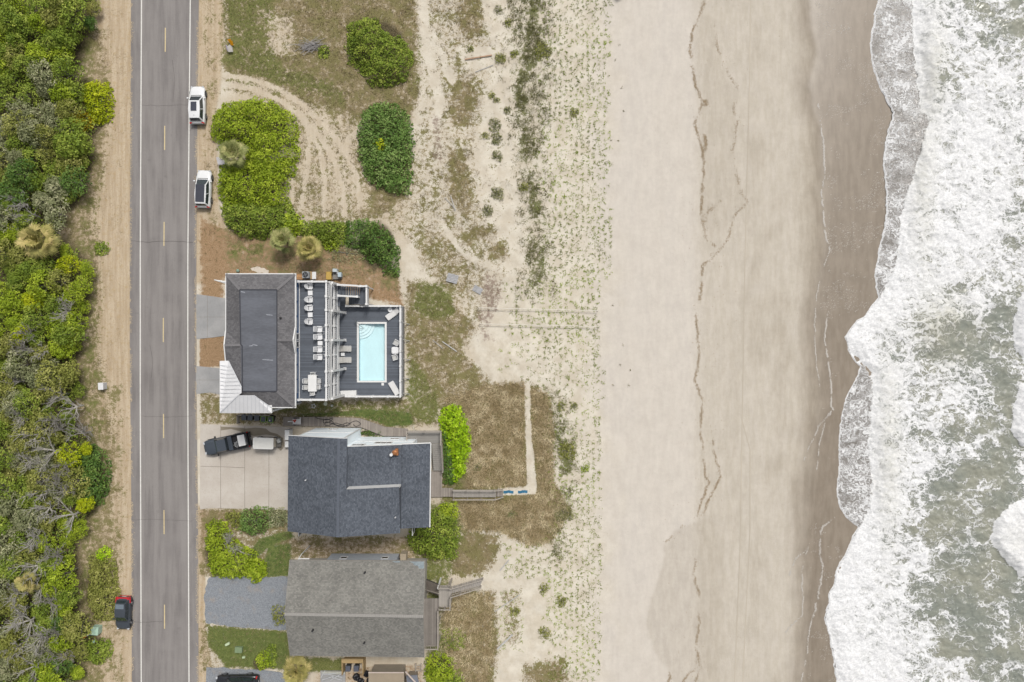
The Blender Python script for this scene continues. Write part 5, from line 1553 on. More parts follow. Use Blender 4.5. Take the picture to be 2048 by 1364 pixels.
def make_car(name, label, cat, L, Wd, Hh, pm, roof='sun', hood=.98, belt=1.02, tail='suv', cowl=.22, roof_f=.05, roof_r=-.40, tailx=-.47, roof_m=None, tail_m=None, group=None):
    t = thing(name, label, cat, group=group)
    h = L / 2; w = Wd / 2
    S = lambda u, ww, zb, zs, zc: (u * L, ww * w, zb, zs, zc)
    st = [S(-.5, .80, .38, .72, .80), S(-.492, .90, .30, .86, .96), S(-.46, .965, .24, .93, 1.02), S(-.36, 1.0, .22, belt - .04, belt + .02), S(-.1, 1.0, .20, belt - .05, belt), S(.14, 1.0, .20, belt - .07, belt - .01),
          S(cowl + .06, .99, .20, belt - .12, belt - .03), S(.36, .975, .22, hood - .20, hood - .06), S(.43, .93, .24, hood - .27, hood - .14), S(.475, .84, .28, hood - .36, hood - .25), S(.495, .70, .34, hood - .45, hood - .36), S(.5, .60, .40, hood - .52, hood - .46)]
    body = ring_body(st, pm, t)
    zb, zt = belt - .03, Hh
    wb, wt = w * .93, w * .74
    xf0, xf1, xr1, xr0 = cowl * L, roof_f * L, roof_r * L, tailx * L
    B = [(xf0, wb * .90, zb - .02), (xf0, -wb * .90, zb - .02), (xr0, -wb * .92, zb), (xr0, wb * .92, zb)]
    T = [(xf1, wt * .92, zt - .05), (xf1, -wt * .92, zt - .05), (xr1, -wt * .90, zt - .07), (xr1, wt * .90, zt - .07)]
    xm = (xf1 + xr1) / 2
    # cabin shell in body colour
    Bm = [((xf0 + xr0) / 2, wb, zb), ((xf0 + xr0) / 2, -wb, zb)]
    Tm = [(xm, wt, zt), (xm, -wt, zt)]
    mb = MB()
    mb.add([B[0], B[1], Bm[1], B[2], B[3], Bm[0], T[0], T[1], Tm[1], T[2], T[3], Tm[0]],
           [(1, 0, 6, 7), (2, 1, 7, 8), (3, 2, 8, 9), (4, 3, 9, 10), (5, 4, 10, 11), (0, 5, 11, 6), (6, 11, 8, 7), (11, 10, 9, 8)])
    mb.build('cabin', pm, t)
    # roof panel slightly crowned
    mb = MB(); vs = []; fs = []
    nx, ny = 7, 7
    for i in range(nx):
        u = i / (nx - 1); x = T[0][0] + (T[3][0] - T[0][0]) * u
        ww = (T[0][1] + (Tm[0][1] - T[0][1]) * min(1, u * 2)) if u < .5 else (Tm[0][1] + (T[3][1] - Tm[0][1]) * (u - .5) * 2)
        ze_ = (T[0][2] + (zt - T[0][2]) * min(1, u * 2)) if u < .5 else (zt + (T[3][2] - zt) * (u - .5) * 2)
        for j in range(ny):
            v = j / (ny - 1) * 2 - 1
            vs.append((x, ww * v, ze_ + .012 + .045 * (1 - v * v) * (1 - (2 * u - 1) ** 4 * .6)))
    for i in range(nx - 1):
        for j in range(ny - 1):
            a = i * ny + j; fs.append((a, a + 1, a + ny + 1, a + ny))
    mb.add(vs, fs); RP = mb.build('roof', roof_m or pm, t, smooth=True)
    quad(t, 'windscreen', car_glass, inset([B[1], B[0], T[0], T[1]], .06, .94, .10, .97))
    quad(t, 'rear_window', car_glass, inset([B[3], B[2], T[2], T[3]], .08, .92, .30, .93))
    for s in (1, -1):
        b0_, b1_, bm_ = (B[0], B[3], Bm[0]) if s > 0 else (B[1], B[2], Bm[1])
        t0_, t1_, tm_ = (T[0], T[3], Tm[0]) if s > 0 else (T[1], T[2], Tm[1])
        qa = [bm_, b0_, t0_, tm_] if s < 0 else [b0_, bm_, tm_, t0_]
        qb = [b1_, bm_, tm_, t1_] if s < 0 else [bm_, b1_, t1_, tm_]
        quad(t, 'side_window', car_glass, inset(qa, .03, .92, .14, .90) if s < 0 else inset(qa, .08, .97, .14, .90))
        quad(t, 'side_window', car_glass, inset(qb, .12, .97, .16, .90) if s < 0 else inset(qb, .03, .88, .16, .90))
    zr_ = zt + .012
    if roof == 'sun':
        quad(RP, 'sunroof', roof_glass, [(xf1 - .18, .36 * -1, zr_ + .05), (xf1 - .18, .36, zr_ + .05), (xf1 - 1.30, .36, zr_ + .065), (xf1 - 1.30, -.36, zr_ + .065)][::-1], .02)
        mb = MB(); mb.obox(xr1 + .35, 0, zr_ + .065, .10, .05, .06); mb.build('antenna_fin', pm, RP)
    elif roof == 'glass':
        quad(RP, 'glass_roof', roof_glass, [(xf1 - .0, -wt * .80, zr_ + .075), (xr1 + .20, -wt * .78, zr_ + .065), (xr1 + .20, wt * .78, zr_ + .065), (xf1 - .0, wt * .80, zr_ + .075)][::-1], .02)
    elif roof == 'front_glass':
        quad(RP, 'glass_panel', mat('pale_roof_glass', C(120, 132, 142), .1, .1, 1, spec=.6), [(xr1 + .05, -wt * .78, zr_ + .045), (xr1 + .05, wt * .78, zr_ + .045), (xr1 + .62, wt * .80, zr_ + .06), (xr1 + .62, -wt * .80, zr_ + .06)], .02)
    for s in (1, -1):
        mb = MB(); mb.obox(xf0 - .28, s * (w + .10), belt + .02, .16, .22, .13, 0, .03); mb.build('mirror', pm, t)
        mb = MB(); mb.obox(h - .16, s * w * .70, hood - .30, .22, .30, .10, -s * .5, .03); mb.build('headlight', clear_lamp, t)
        mb = MB(); mb.obox(-h + .08, s * w * .78, belt - .12, .14, .34, .16, s * .25, .03); mb.build('tail_light', red_lamp, t)
        for x in (.31 * L, -.29 * L):
            wheel(x, s * (w - .005), .35, .22, t)
            mb = MB(); n = 14
            arc = [(x + math.cos(math.pi * k / n) * .42, s * (w + .002), .35 + math.sin(math.pi * k / n) * .40) for k in range(n + 1)]
            mb.tube(arc, .028, 5); mb.build('wheel_arch', black_trim if pm is not tail_m else pm, t)
    mb = MB(); mb.obox(-h - .005, 0, .62, .02, .52, .12); mb.build('number_plate', plate_m, t)
    mb = MB(); mb.obox(-h + .05, 0, .42, .14, Wd * .80, .20, 0, .05); mb.build('rear_bumper', tail_m or black_trim, t)
    mb = MB(); mb.obox(h - .05, 0, .42, .14, Wd * .60, .16, 0, .05); mb.build('front_bumper', black_trim, t)
    mb = MB(); mb.obox(xf0 + .06, 0, belt - .015, .05, wb * 1.5, .02); mb.build('wiper', black_trim, t)
    if tail_m:
        mb = MB(); mb.obox(-h + .16, 0, belt - .03, .34, Wd * .86, .10, 0, .04); mb.build('tailgate', tail_m, t)
        for s in (1, -1):
            mb = MB(); mb.obox(-h + .36, s * (w - .02), belt - .13, .70, .10, .18, s * .05, .03); mb.build('rear_wing', tail_m, t)
    return t

white_p = paint('white_car_paint', C(246, 247, 248)); dk_p = paint('dark_grey_paint', C(72, 78, 86)); blk_p = paint('black_paint', (.016, .017, .02, 1), .2); red_p = paint('red_paint', (.36, .012, .02, 1))
A = make_car('parked_car', 'white parked car with a small dark sunroof, the upper one beside the road', 'car', 4.75, 1.92, 1.72, white_p, 'sun', group='white cars parked on the road shoulder')
p = W(394.3, 209.5, .8); place(A, (p[0], p[1], .0), R(90.5))
B_ = make_car('parked_car', 'white parked car with a long black glass roof, half on the sand', 'car', 4.75, 1.88, 1.62, white_p, 'glass', roof_r=-.42, roof_f=.07, cowl=.25, group='white cars parked on the road shoulder')
p = W(406.5, 377.5, .8); place(B_, (p[0], p[1], .0), R(88))
D_ = make_car('parked_car', 'dark grey parked car with a bright red rear end on the sandy verge', 'car', 4.15, 1.80, 1.55, dk_p, 'front_glass', hood=.95, belt=.98, tail_m=red_p, roof_m=dk_p, roof_r=-.36, tailx=-.445)
p = W(246.0, 1227, .8); place(D_, (p[0], p[1], .0), R(-92))
K_ = make_car('parked_car', 'black car cut off by the bottom edge on the lower gravel drive', 'car', 5.3, 2.0, 1.85, blk_p, 'plain', hood=1.1, belt=1.15, roof_r=-.44)
p = W(474, 1366, .8); place(K_, (p[0], p[1], .05), R(181))

# pickup truck
def make_truck():
    t = thing('pickup_truck', 'dark grey pickup truck parked askew on the concrete driveway with a loaded bed', 'truck')
    pm = paint('slate_truck_paint', C(74, 82, 92), .3)
    L, w = 5.75, .98
    st = [(-.35, w, .45, 1.02, 1.08), (.1, w, .45, 1.02, 1.08), (.9, w, .45, 1.00, 1.09), (1.35, w * .99, .45, .98, 1.12), (1.9, w * .98, .46, .96, 1.10), (2.35, w * .95, .47, .90, 1.02), (2.62, w * .88, .48, .78, .92), (2.78, w * .76, .5, .66, .80), (2.84, w * .62, .52, .6, .70)]
    ring_body(st, pm, t)
    for s in (1, -1):
        mb = MB(); mb.obox(-1.60, s * (w - .06), .80, 2.50, .12, .62, 0, .03); mb.build('bed_side', blk_p, t)
        mb = MB(); mb.obox(1.05, s * (w + .14), 1.15, .16, .26, .18, 0, .03); mb.build('mirror', black_trim, t)
        mb = MB(); mb.obox(2.66, s * .62, .84, .16, .34, .14, -s * .35, .03); mb.build('headlight', clear_lamp, t)
        mb = MB(); mb.obox(-2.84, s * (w - .08), .86, .05, .14, .36); mb.build('tail_light', red_lamp, t)
        wheel(1.78, s * (w - .005), .40, .26, t); wheel(-1.72, s * (w + .005), .40, .26, t)
        for x in (1.78, -1.72):
            mb = MB(); n = 14
            mb.tube([(x + math.cos(math.pi * k / n) * .47, s * (w + .008), .42 + math.sin(math.pi * k / n) * .45) for k in range(n + 1)], .04, 5); mb.build('wheel_arch', black_trim, t)
    mb = MB(); mb.box(-2.84, -w + .12, .55, -.36, w - .12, .66); mb.build('bed_floor', mat('bed_liner', (.02, .02, .022, 1), .9, .2, 5), t)
    mb = MB(); mb.obox(-2.80, 0, .82, .08, 2 * w - .24, .56, 0, .02); mb.build('tailgate', blk_p, t)
    mb = MB(); mb.obox(-3.0, 0, .55, .22, 1.8, .16, 0, .04); mb.build('rear_bumper', black_trim, t)
    mb = MB(); mb.obox(-3.12, 0, .56, .02, .40, .14); mb.build('number_plate', plate_m, t)
    mb = MB(); mb.obox(-.62, 0, 1.02, .52, 2 * w - .06, .14, 0, .03); mb.build('tool_box', pm, t)
    B = [(1.30, .88, 1.06), (1.30, -.88, 1.06), (-.36, -.90, 1.06), (-.36, .90, 1.06)]
    T = [(.72, .70, 1.78), (.72, -.70, 1.78), (-.22, -.70, 1.78), (-.22, .70, 1.78)]
    mb = MB(); mb.add(B + T, [(1, 0, 4, 5), (2, 1, 5, 6), (3, 2, 6, 7), (0, 3, 7, 4), (4, 7, 6, 5)]); mb.build('cabin', blk_p, t)
    mb = MB(); mb.obox(.22, 0, 1.81, 1.16, 1.42, .07, 0, .08)
    RP = mb.build('roof', pm, t)
    for k in range(5):
        mb = MB(); mb.obox(.22, -.48 + .24 * k, 1.85, .95, .06, .012); mb.build('roof_rib', pm, RP)
    quad(t, 'windscreen', mat('green_glass', (.05, .07, .06, 1), .06, .1, 1, spec=.7), inset([B[1], B[0], T[0], T[1]], .05, .95, .08, .95))
    quad(t, 'rear_window', car_glass, inset([B[3], B[2], T[2], T[3]], .12, .88, .2, .9))
    quad(t, 'side_window', car_glass, inset([B[0], B[3], T[3], T[0]], .08, .92, .12, .92)); quad(t, 'side_window', car_glass, inset([B[2], B[1], T[1], T[2]], .08, .92, .12, .92))
    mb = MB(); mb.beam((1.95, -.45, 1.115), (1.4, -.5, 1.13), .05, .02); mb.build('hood_crease', pm, t)
    mb = MB(); mb.beam((1.95, .45, 1.115), (1.4, .5, 1.13), .05, .02); mb.build('hood_crease', pm, t)
    return t
TK = make_truck(); p = W(452, 888, .9); rz = math.atan2(-(898 - 878), -(410 - 494)) ; TKrz = R(180 + 12); place(TK, (p[0], p[1], DZ), TKrz)
def on_truck(x, y, z):
    c, s = math.cos(TKrz), math.sin(TKrz)
    return (p[0] + x * c - y * s, p[1] + x * s + y * c, DZ + z)
q = on_truck(-2.1, -.05, .67)
cool = thing('cooler', 'big white cooler chest in the bed of the dark pickup', 'cooler')
mb = MB(); mb.obox(0, 0, .22, .85, 1.35, .44, 0, .04); mb.build('chest', mat('cooler_white', C(236, 238, 240), .5, .05, 3), cool)
mb = MB(); mb.obox(0, 0, .475, .88, 1.38, .06, 0, .04); mb.build('lid', white, cool)
place(cool, q, TKrz)
q = on_truck(-1.35, .28, .67)
jk = MB()
for k in range(7):
    a = k * 2.4; jk.tube([(q[0] + .3 * math.cos(a) * .3, q[1] + .3 * math.sin(a), q[2] + .05), (q[0] + .32 * math.cos(a + 1.7), q[1] + .34 * math.sin(a + 1.7), q[2] + .25 + .03 * k), (q[0] + .2 * math.cos(a + 3), q[1] + .5 * math.sin(a + 3), q[2] + .1)], .03, 5)
tag(jk.build('gear_bundle', mat('pale_gear', C(196, 198, 200), .6, .3, 8), loc=q), 'tangle of pale poles and gear lying in the truck bed behind the tool box', 'gear')

# golf cart
def make_cart():
    t = thing('golf_cart', 'white canopied golf cart parked behind the dark pickup', 'golf cart')
    cw = mat('cart_white', C(236, 235, 230), .45, .05, 2); cg = mat('cart_grey', C(120, 118, 114), .7, .15, 4)
    mb = MB(); mb.obox(0, 0, 1.90, 2.55, 1.42, .07, 0, .16); cn = mb.build('canopy', cw, t)
    mb = MB(); mb.obox(-1.20, 0, 1.925, .10, 1.30, .06, 0, .03); mb.obox(-.03, .66, 1.925, 2.3, .07, .05, 0, .02); mb.obox(-.03, -.66, 1.925, 2.3, .07, .05, 0, .02); mb.build('canopy_rim', white, cn)
    for x in (-1.05, 1.0):
        for y in (-.6, .6):
            mb = MB(); mb.tube([(x, y, .5), (x * .96, y, 1.86)], .025, 6); mb.build('canopy_post', black_trim, t)
    mb = MB(); mb.obox(-1.15, 0, .55, .75, 1.15, .45, 0, .12); mb.build('front_cowl', cw, t)
    mb = MB(); mb.obox(.25, 0, .33, 2.7, 1.15, .14, 0, .05); mb.build('floor_pan', cg, t)
    for x in (.05, .95):
        mb = MB(); mb.obox(x, 0, .72, .5, 1.1, .16, 0, .05); mb.build('seat', mat('seat_vinyl', C(190, 182, 168), .6, .08, 4), t)
        mb = MB(); mb.obox(x + .26, 0, 1.02, .12, 1.1, .42, 0, .05); mb.build('seat_back', mat('seat_vinyl2', C(186, 178, 164), .6, .08, 4), t)
    mb = MB(); mb.obox(1.50, .0, .62, .62, 1.1, .08, 0, .03); mb.build('rear_platform', cg, t)
    mb = MB(); mb.obox(1.58, .22, .86, .42, .52, .40, .5, .05); mb.build('rear_box', mat('grey_box', C(176, 178, 176), .6, .1, 4), t)
    mb = MB(); mb.tube([(1.2, -.5, .9), (1.9, -.55, 1.05), (1.9, -.2, 1.05)], .025, 6); mb.build('grab_bar', cg, t)
    mb = MB(); mb.tube([(-.62, .3, .8), (-.50, .3, 1.05)], .02, 6); n = 14
    mb.tube([(-.48 + .04 * math.sin(k * 2 * math.pi / n), .3 + .17 * math.cos(k * 2 * math.pi / n), 1.05 + .15 * math.sin(k * 2 * math.pi / n)) for k in range(n + 1)], .015, 5); mb.build('steering_wheel', black_trim, t)
    for x in (-.95, 1.0):
        for y in (-.62, .62): wheel(x, y, .23, .2, t)
    return t
GC = make_cart(); p = W(528.5, 886, 1.6); place(GC, (p[0], p[1], DZ), R(-1.5))

# ------------------------------------------------------------------ furniture
fw = mat('white_poly_furniture', C(246, 247, 249), .5, .04, 5)
fgap = mat('furniture_sling', C(208, 208, 206), .8, .06, 6)
sling = mat('grey_sling', C(202, 200, 196), .8, .08, 8)
def adirondack():
    t = thing('adirondack_chair', '', 'chair')
    for k in range(7):
        y = -.27 + .09 * k
        hgt = .78 - .16 * abs(k - 3) ** 1.4 / 3
        mb = MB(); mb.beam((-.12, y * .8, .34), (-.12 - hgt * .48, y * 1.12, .34 + hgt * .86), .072, .022); mb.build('back_slat', fw, t)
    for k in range(5):
        mb = MB(); mb.obox(.02 + .105 * k, 0, .33 + .018 * k, .09, .56, .024); mb.build('seat_slat', fw, t)
    for s in (1, -1):
        mb = MB(); mb.obox(.10, s * .34, .58, .72, .13, .03, s * .04, .03); mb.build('arm', fw, t)
        mb = MB(); mb.obox(.40, s * .31, .29, .10, .05, .565); mb.build('front_leg', fw, t)
        mb = MB(); mb.beam((.46, s * .29, .30), (-.45, s * .29, .06), .04, .11); mb.build('side_rail', fw, t)
        mb = MB(); mb.obox(-.20, s * .31, .33, .06, .05, .48); mb.build('rear_leg', fw, t)
    return t
def side_table(nm, lab, sx, sy, h, bev=.03, cat='table', round_=False):
    t = thing(nm, lab, cat)
    mb = MB()
    if round_: mb.cyl(0, 0, h - .03, h, sx / 2, n=20)
    else: mb.obox(0, 0, h - .015, sx, sy, .03, 0, bev)
    mb.build('table_top', fw, t)
    for a in (1, -1):
        for b in (1, -1):
            mb = MB(); k = .3 if round_ else .42; mb.beam((a * sx * k, b * sy * k, 0), (a * sx * k, b * sy * k, h - .031), .05, .05); mb.build('leg', fw, t)
    return t
def rocker():
    t = thing('rocking_chair', '', 'chair')
    for k in range(6):
        y = -.22 + .088 * k
        mb = MB(); mb.beam((-.16, y, .44), (-.46, y, 1.10), .052, .02); mb.build('back_slat', fw, t)
    mb = MB(); mb.beam((-.47, -.27, 1.10), (-.47, .27, 1.10), .06, .09); mb.build('head_rail', fw, t)
    mb = MB(); mb.obox(.08, 0, .42, .50, .54, .035, 0, .03); mb.build('seat', fw, t)
    for s in (1, -1):
        mb = MB(); mb.obox(.06, s * .30, .66, .56, .09, .03, 0, .02); mb.build('arm', fw, t)
        mb = MB(); mb.beam((.28, s * .28, .06), (.28, s * .28, .645), .05, .05); mb.build('front_leg', fw, t)
        mb = MB(); mb.beam((-.16, s * .28, .07), (-.47, s * .28, 1.10), .05, .05); mb.build('rear_leg', fw, t)
        mb = MB(); mb.tube([(-.52, s * .28, .10), (-.2, s * .28, .03), (.15, s * .28, .03), (.55, s * .28, .11)], .025, 6); mb.build('rocker_runner', fw, t)
    return t
def dining_chair():
    t = thing('dining_chair', '', 'chair')
    mb = MB(); mb.obox(0, 0, .44, .46, .46, .04, 0, .04); mb.build('seat', fgap, t)
    mb = MB(); mb.beam((-.24, -.23, .90), (-.24, .23, .90), .05, .06); mb.build('top_rail', fw, t)
    for k in range(4):
        mb = MB(); mb.beam((-.215, -.15 + .1 * k, .47), (-.24, -.15 + .1 * k, .87), .05, .02); mb.build('back_slat', fw, t)
    for s in (1, -1):
        mb = MB(); mb.obox(-.01, s * .255, .645, .46, .05, .025, 0, .015); mb.build('arm', fw, t)
        mb = MB(); mb.beam((-.215, s * .235, 0), (-.24, s * .235, .90), .04, .04); mb.build('rear_leg', fw, t)
        mb = MB(); mb.beam((.21, s * .255, 0), (.21, s * .255, .63), .04, .04); mb.build('front_leg', fw, t)
    return t
def lounger(mt, wavy=True):
    t = thing('sun_lounger', '', 'lounger')
    mb = MB(); n = 14; vs, fs = [], []
    for k in range(n + 1):
        u = k / n; x = -.9 + 1.8 * u
        z = .34 + (.30 * max(0, (.34 - u) / .34) ** 1.1 if wavy else .22 * max(0, (.32 - u) / .32)) + (.05 * math.sin((u - .35) * 6) if wavy and u > .35 else 0)
        ww = (.30 + .06 * math.sin(math.pi * min(1, u * 1.7)) if wavy else .32)
        vs += [(x, -ww, z), (x, ww, z), (x, ww, z - .05), (x, -ww, z - .05)]
    for k in range(n):
        a = 4 * k
        for e in range(4):
            f = (e + 1) % 4; fs.append((a + f, a + e, a + 4 + e, a + 4 + f))
    fs += [(0, 1, 2, 3), (4 * n + 3, 4 * n + 2, 4 * n + 1, 4 * n)]
    mb.add(vs, fs); mb.build('sling_bed', mt, t)
    for s in (1, -1):
        mb = MB(); mb.beam((-.55, s * .345, .27), (.88, s * .345, .27), .04, .05); mb.build('side_rail', fw, t)
        mb = MB(); mb.beam((-.50, s * .345, 0), (-.50, s * .345, .245), .04, .04); mb.build('leg', fw, t)
        mb = MB(); mb.beam((.75, s * .345, 0), (.75, s * .345, .245), .04, .04); mb.build('leg', fw, t)
        mb = MB(); mb.beam((-.86, s * .345, .50), (-.98, s * .36, .56), .04, .04); mb.build('handle', fw, t)
    return t
def low_chair():
    t = thing('lounge_chair', '', 'chair')
    mb = MB(); mb.obox(.04, 0, .37, .56, .56, .05, 0, .04); mb.build('seat', fgap, t)
    mb = MB(); mb.beam((-.22, 0, .40), (-.42, 0, .84), .54, .04); mb.build('backrest', fw, t)
    for s in (1, -1):
        mb = MB(); mb.obox(.0, s * .31, .58, .62, .07, .03, 0, .02); mb.build('arm', fw, t)
        mb = MB(); mb.beam((.27, s * .31, 0), (.27, s * .31, .565), .05, .05); mb.build('front_leg', fw, t)
        mb = MB(); mb.beam((-.27, s * .31, 0), (-.25, s * .31, .565), .05, .05); mb.build('rear_leg', fw, t)
    return t
Q = lambda x, y, z: W(x, y, z)
first = adirondack()
for i, (y, lab) in enumerate(((572.5, 'northernmost white adirondack chair, above the first square table on the sun deck'), (599, 'white adirondack chair just below the first square table on the sun deck'),
                              (615.7, 'white adirondack chair just above the second square table on the sun deck'), (643, 'lowest of the four white adirondack chairs, below the second square table'))):
    o = first if i == 0 else dup(first)
    o['label'] = lab; o['group'] = 'adirondack chairs on the sun deck'
    q = Q(618.0, y, ZT + .4); place(o, (q[0], q[1], ZT), R(rnd.uniform(-3, 3)), .86)
for (y, lab) in ((586, 'square white side table between the top two adirondack chairs'), (629.7, 'square white side table between the lower two adirondack chairs')):
    t = side_table('side_table', lab, .54, .54, .42); t['group'] = 'square white tables on the sun deck'; q = Q(620.3, y, ZT + .42); place(t, (q[0], q[1], ZT), R(rnd.uniform(-2, 2)))
first = rocker()
for i, (y, lab) in enumerate(((658.5, 'topmost white rocking chair by the sun deck railing'), (673.5, 'white rocking chair just above the small rounded table'), (698.6, 'white rocking chair just below the small rounded table'), (713.8, 'lowest white rocking chair by the sun deck railing'))):
    o = first if i == 0 else dup(first)
    o['label'] = lab; o['group'] = 'rocking chairs along the sun deck railing'
    q = Q(638.5, y, ZT + .5); place(o, (q[0], q[1], ZT), R(rnd.uniform(-4, 4)))
t = side_table('side_table', 'small rounded white table between the white rocking chairs', .56, .52, .46, .12); q = Q(640, 686.5, ZT + .46); place(t, (q[0], q[1], ZT))
t = thing('dining_table', 'long white rectangular dining table ringed by chairs on the sun deck', 'table')
mb = MB(); mb.obox(0, 0, .73, .98, 1.90, .05, 0, .05); mb.build('table_top', white, t)
for a in (1, -1):
    for b in (1, -1):
        mb = MB(); mb.box(a * .40 - .04, b * .84 - .04, 0, a * .40 + .04, b * .84 + .04, .70); mb.build('leg', fw, t)
q = Q(624.5, 766.5, ZT + .75); place(t, (q[0], q[1], ZT))
first = dining_chair()
for i, (x, y, r_, lab) in enumerate(((626.5, 748.5, -90, 'white dining chair at the top end of the long white table'), (625.5, 786, 90, 'white dining chair at the bottom end of the long white table'),
                                     (611.5, 762, 0, 'upper white dining chair on the house side of the long table'), (611.5, 774.7, 0, 'lower white dining chair on the house side of the long table'),
                                     (638, 762, 180, 'upper white dining chair on the railing side of the long table'), (637.5, 773.6, 180, 'lower white dining chair on the railing side of the long table'))):
    o = first if i == 0 else dup(first)
    o['label'] = lab; o['group'] = 'dining chairs around the white table'
    q = Q(x, y, ZT + .5); place(o, (q[0], q[1], ZT), R(r_ + rnd.uniform(-3, 3)))
a = lounger(sling); a['label'] = 'upper grey sling lounger with its head under the deck columns'; a['group'] = 'grey sling loungers beside the pool'
q = Q(688, 697.4, ZP + .35); place(a, (q[0], q[1], ZP), R(0))
b = dup(a, label='lower grey sling lounger with its head under the deck columns'); q = Q(688, 720, ZP + .35); place(b, (q[0], q[1], ZP), R(0))
t = side_table('side_table', 'small white table between the two grey sling loungers', .46, .40, .45); q = Q(685.4, 708.8, ZP + .45); place(t, (q[0], q[1], ZP))
wsl = mat('white_sling', C(236, 235, 234), .8, .05, 8)
a = lounger(wsl, False); a['label'] = 'white lounger set at a slant in the upper corner of the pool deck'; a['group'] = 'white loungers in the deck corners'
q = Q(785, 628, ZP + .4); place(a, (q[0], q[1], ZP), R(180 + 36))
b = dup(a, label='white lounger set at a slant in the lower corner of the pool deck'); q = Q(788, 776.6, ZP + .4); place(b, (q[0], q[1], ZP), R(121))
t = side_table('side_table', 'little round white table beside the slanted lounger', .56, .56, .46, round_=True); q = Q(780.2, 619.8, ZP + .46); place(t, (q[0], q[1], ZP))
a = low_chair(); a['label'] = 'white low chair above the rounded table at the seaward railing'; a['group'] = 'white low chairs at the seaward railing'
q = Q(792.5, 685, ZP + .4); place(a, (q[0], q[1], ZP), R(180 - 28))
b = dup(a, label='white low chair below the rounded table at the seaward railing'); q = Q(789.5, 714.8, ZP + .4); place(b, (q[0], q[1], ZP), R(180 + 16))
t = side_table('side_table', 'white table with rounded corners between two low chairs at the seaward railing', .86, .86, .50, .20); q = Q(790, 700.7, ZP + .5); place(t, (q[0], q[1], ZP))
t = thing('storage_box', 'long white storage box against the lower railing of the pool deck', 'box'); q = Q(696.5, 787, ZP + .6)
mb = MB(); mb.obox(0, 0, .28, 1.88, .68, .56, 0, .03); mb.build('box', white, t); mb = MB(); mb.obox(0, 0, .60, 1.94, .72, .07, 0, .04); mb.build('lid', white, t); place(t, (q[0], q[1], ZP), R(2))

# ------------------------------------------------------------------ yard things
def bin_(lab, x, y, lidm, rim=None, z=0.0, rz=0.0):
    t = thing('wheelie_bin', lab, 'bin', group='wheelie bins')
    bm = mat('bin_plastic', (.035, .038, .042, 1), .6, .1, 3)
    mb = MB(); vs = [(-.24, -.26, .06), (.24, -.26, .06), (.24, .24, .06), (-.24, .24, .06), (-.30, -.34, 1.0), (.30, -.34, 1.0), (.30, .32, 1.0), (-.30, .32, 1.0)]
    mb.add(vs, [(3, 2, 1, 0), (4, 5, 6, 7), (0, 1, 5, 4), (1, 2, 6, 5), (2, 3, 7, 6), (3, 0, 4, 7)]); mb.build('body', bm, t)
    mb = MB(); mb.obox(0, -.01, 1.035, .62, .70, .06, 0, .06); lid = mb.build('lid', lidm, t)
    if rim:
        mb = MB()
        for (a, b, c, d) in ((-.32, -.37, .32, -.37), (.32, -.37, .32, .34), (.32, .34, -.32, .34), (-.32, .34, -.32, -.37)): mb.beam((a, b, 1.02), (c, d, 1.02), .05, .05)
        mb.build('rim', rim, lid)
    mb = MB(); mb.tube([(-.26, .40, .98), (.26, .40, .98)], .025, 6); mb.build('handle', bm, t)
    for s in (1, -1):
        mb = MB(); mb.tube([(s * .25, .26, .11), (s * .31, .26, .11)], .11, 12); mb.build('wheel', tyre_m, t)
    q = W(x, y, 1.0); place(t, (q[0], q[1], z), rz)
    return t
lidm = mat('bin_lid_dark', C(86, 90, 96), .6, .1, 3); lime = mat('lime_rim', C(150, 196, 50), .6, .08, 3)
bin_('dark bin at the left end of the row under the white porch roof', 487.8, 834.7, lidm, rz=R(2))
bin_('second dark bin from the left in the row under the porch roof', 500.2, 835.2, lidm, rz=R(-3))
bin_('plain dark bin next to the lime-rimmed bins', 513.6, 836, lidm, rz=R(4))
bin_('dark bin with a lime green rim all round its lid', 526.6, 838, lidm, lime, rz=R(-5))
bin_('lime-edged dark bin at the right end of the row under the porch roof', 540.8, 839, lidm, lime, rz=R(-2))
q = W(539.4, 841, 1.07); tag(MB().obox(q[0], q[1], 1.085, .14, .14, .03, .3, .03).build('paper_cup', white, loc=(q[0], q[1], 1.068)), 'small white cup lid lying on the rightmost bin', 'litter')
BF = thing('bin_corral', 'low grey timber fence around the row of wheelie bins', 'fence', (*W2(512, 846), 0))
pts_ = [(478.5, 829), (478.5, 846)]; 
def fence_run(parent, a, b, h, n, m, nm='panel', t=.05, slat=.09, gap=None):
    A_, B2 = W(*a, 0), W(*b, 0)
    for k in range(n + 1):
        x = A_[0] + (B2[0] - A_[0]) * k / n; y = A_[1] + (B2[1] - A_[1]) * k / n
        mb = MB(); mb.box(x - .05, y - .05, 0, x + .05, y + .05, h + .05); mb.build('post', m, parent)
    mb = MB()
    for z in np.arange(.15, h, .2): mb.beam((A_[0], A_[1], z), (B2[0], B2[1], z), t, .12)
    mb.build(nm, m, parent)
fence_run(BF, (480, 829), (480, 845), 1.0, 1, wood_rail); fence_run(BF, (547, 830), (547, 845), 1.0, 1, wood_rail); fence_run(BF, (480, 829), (547, 830), 1.0, 3, wood_rail)

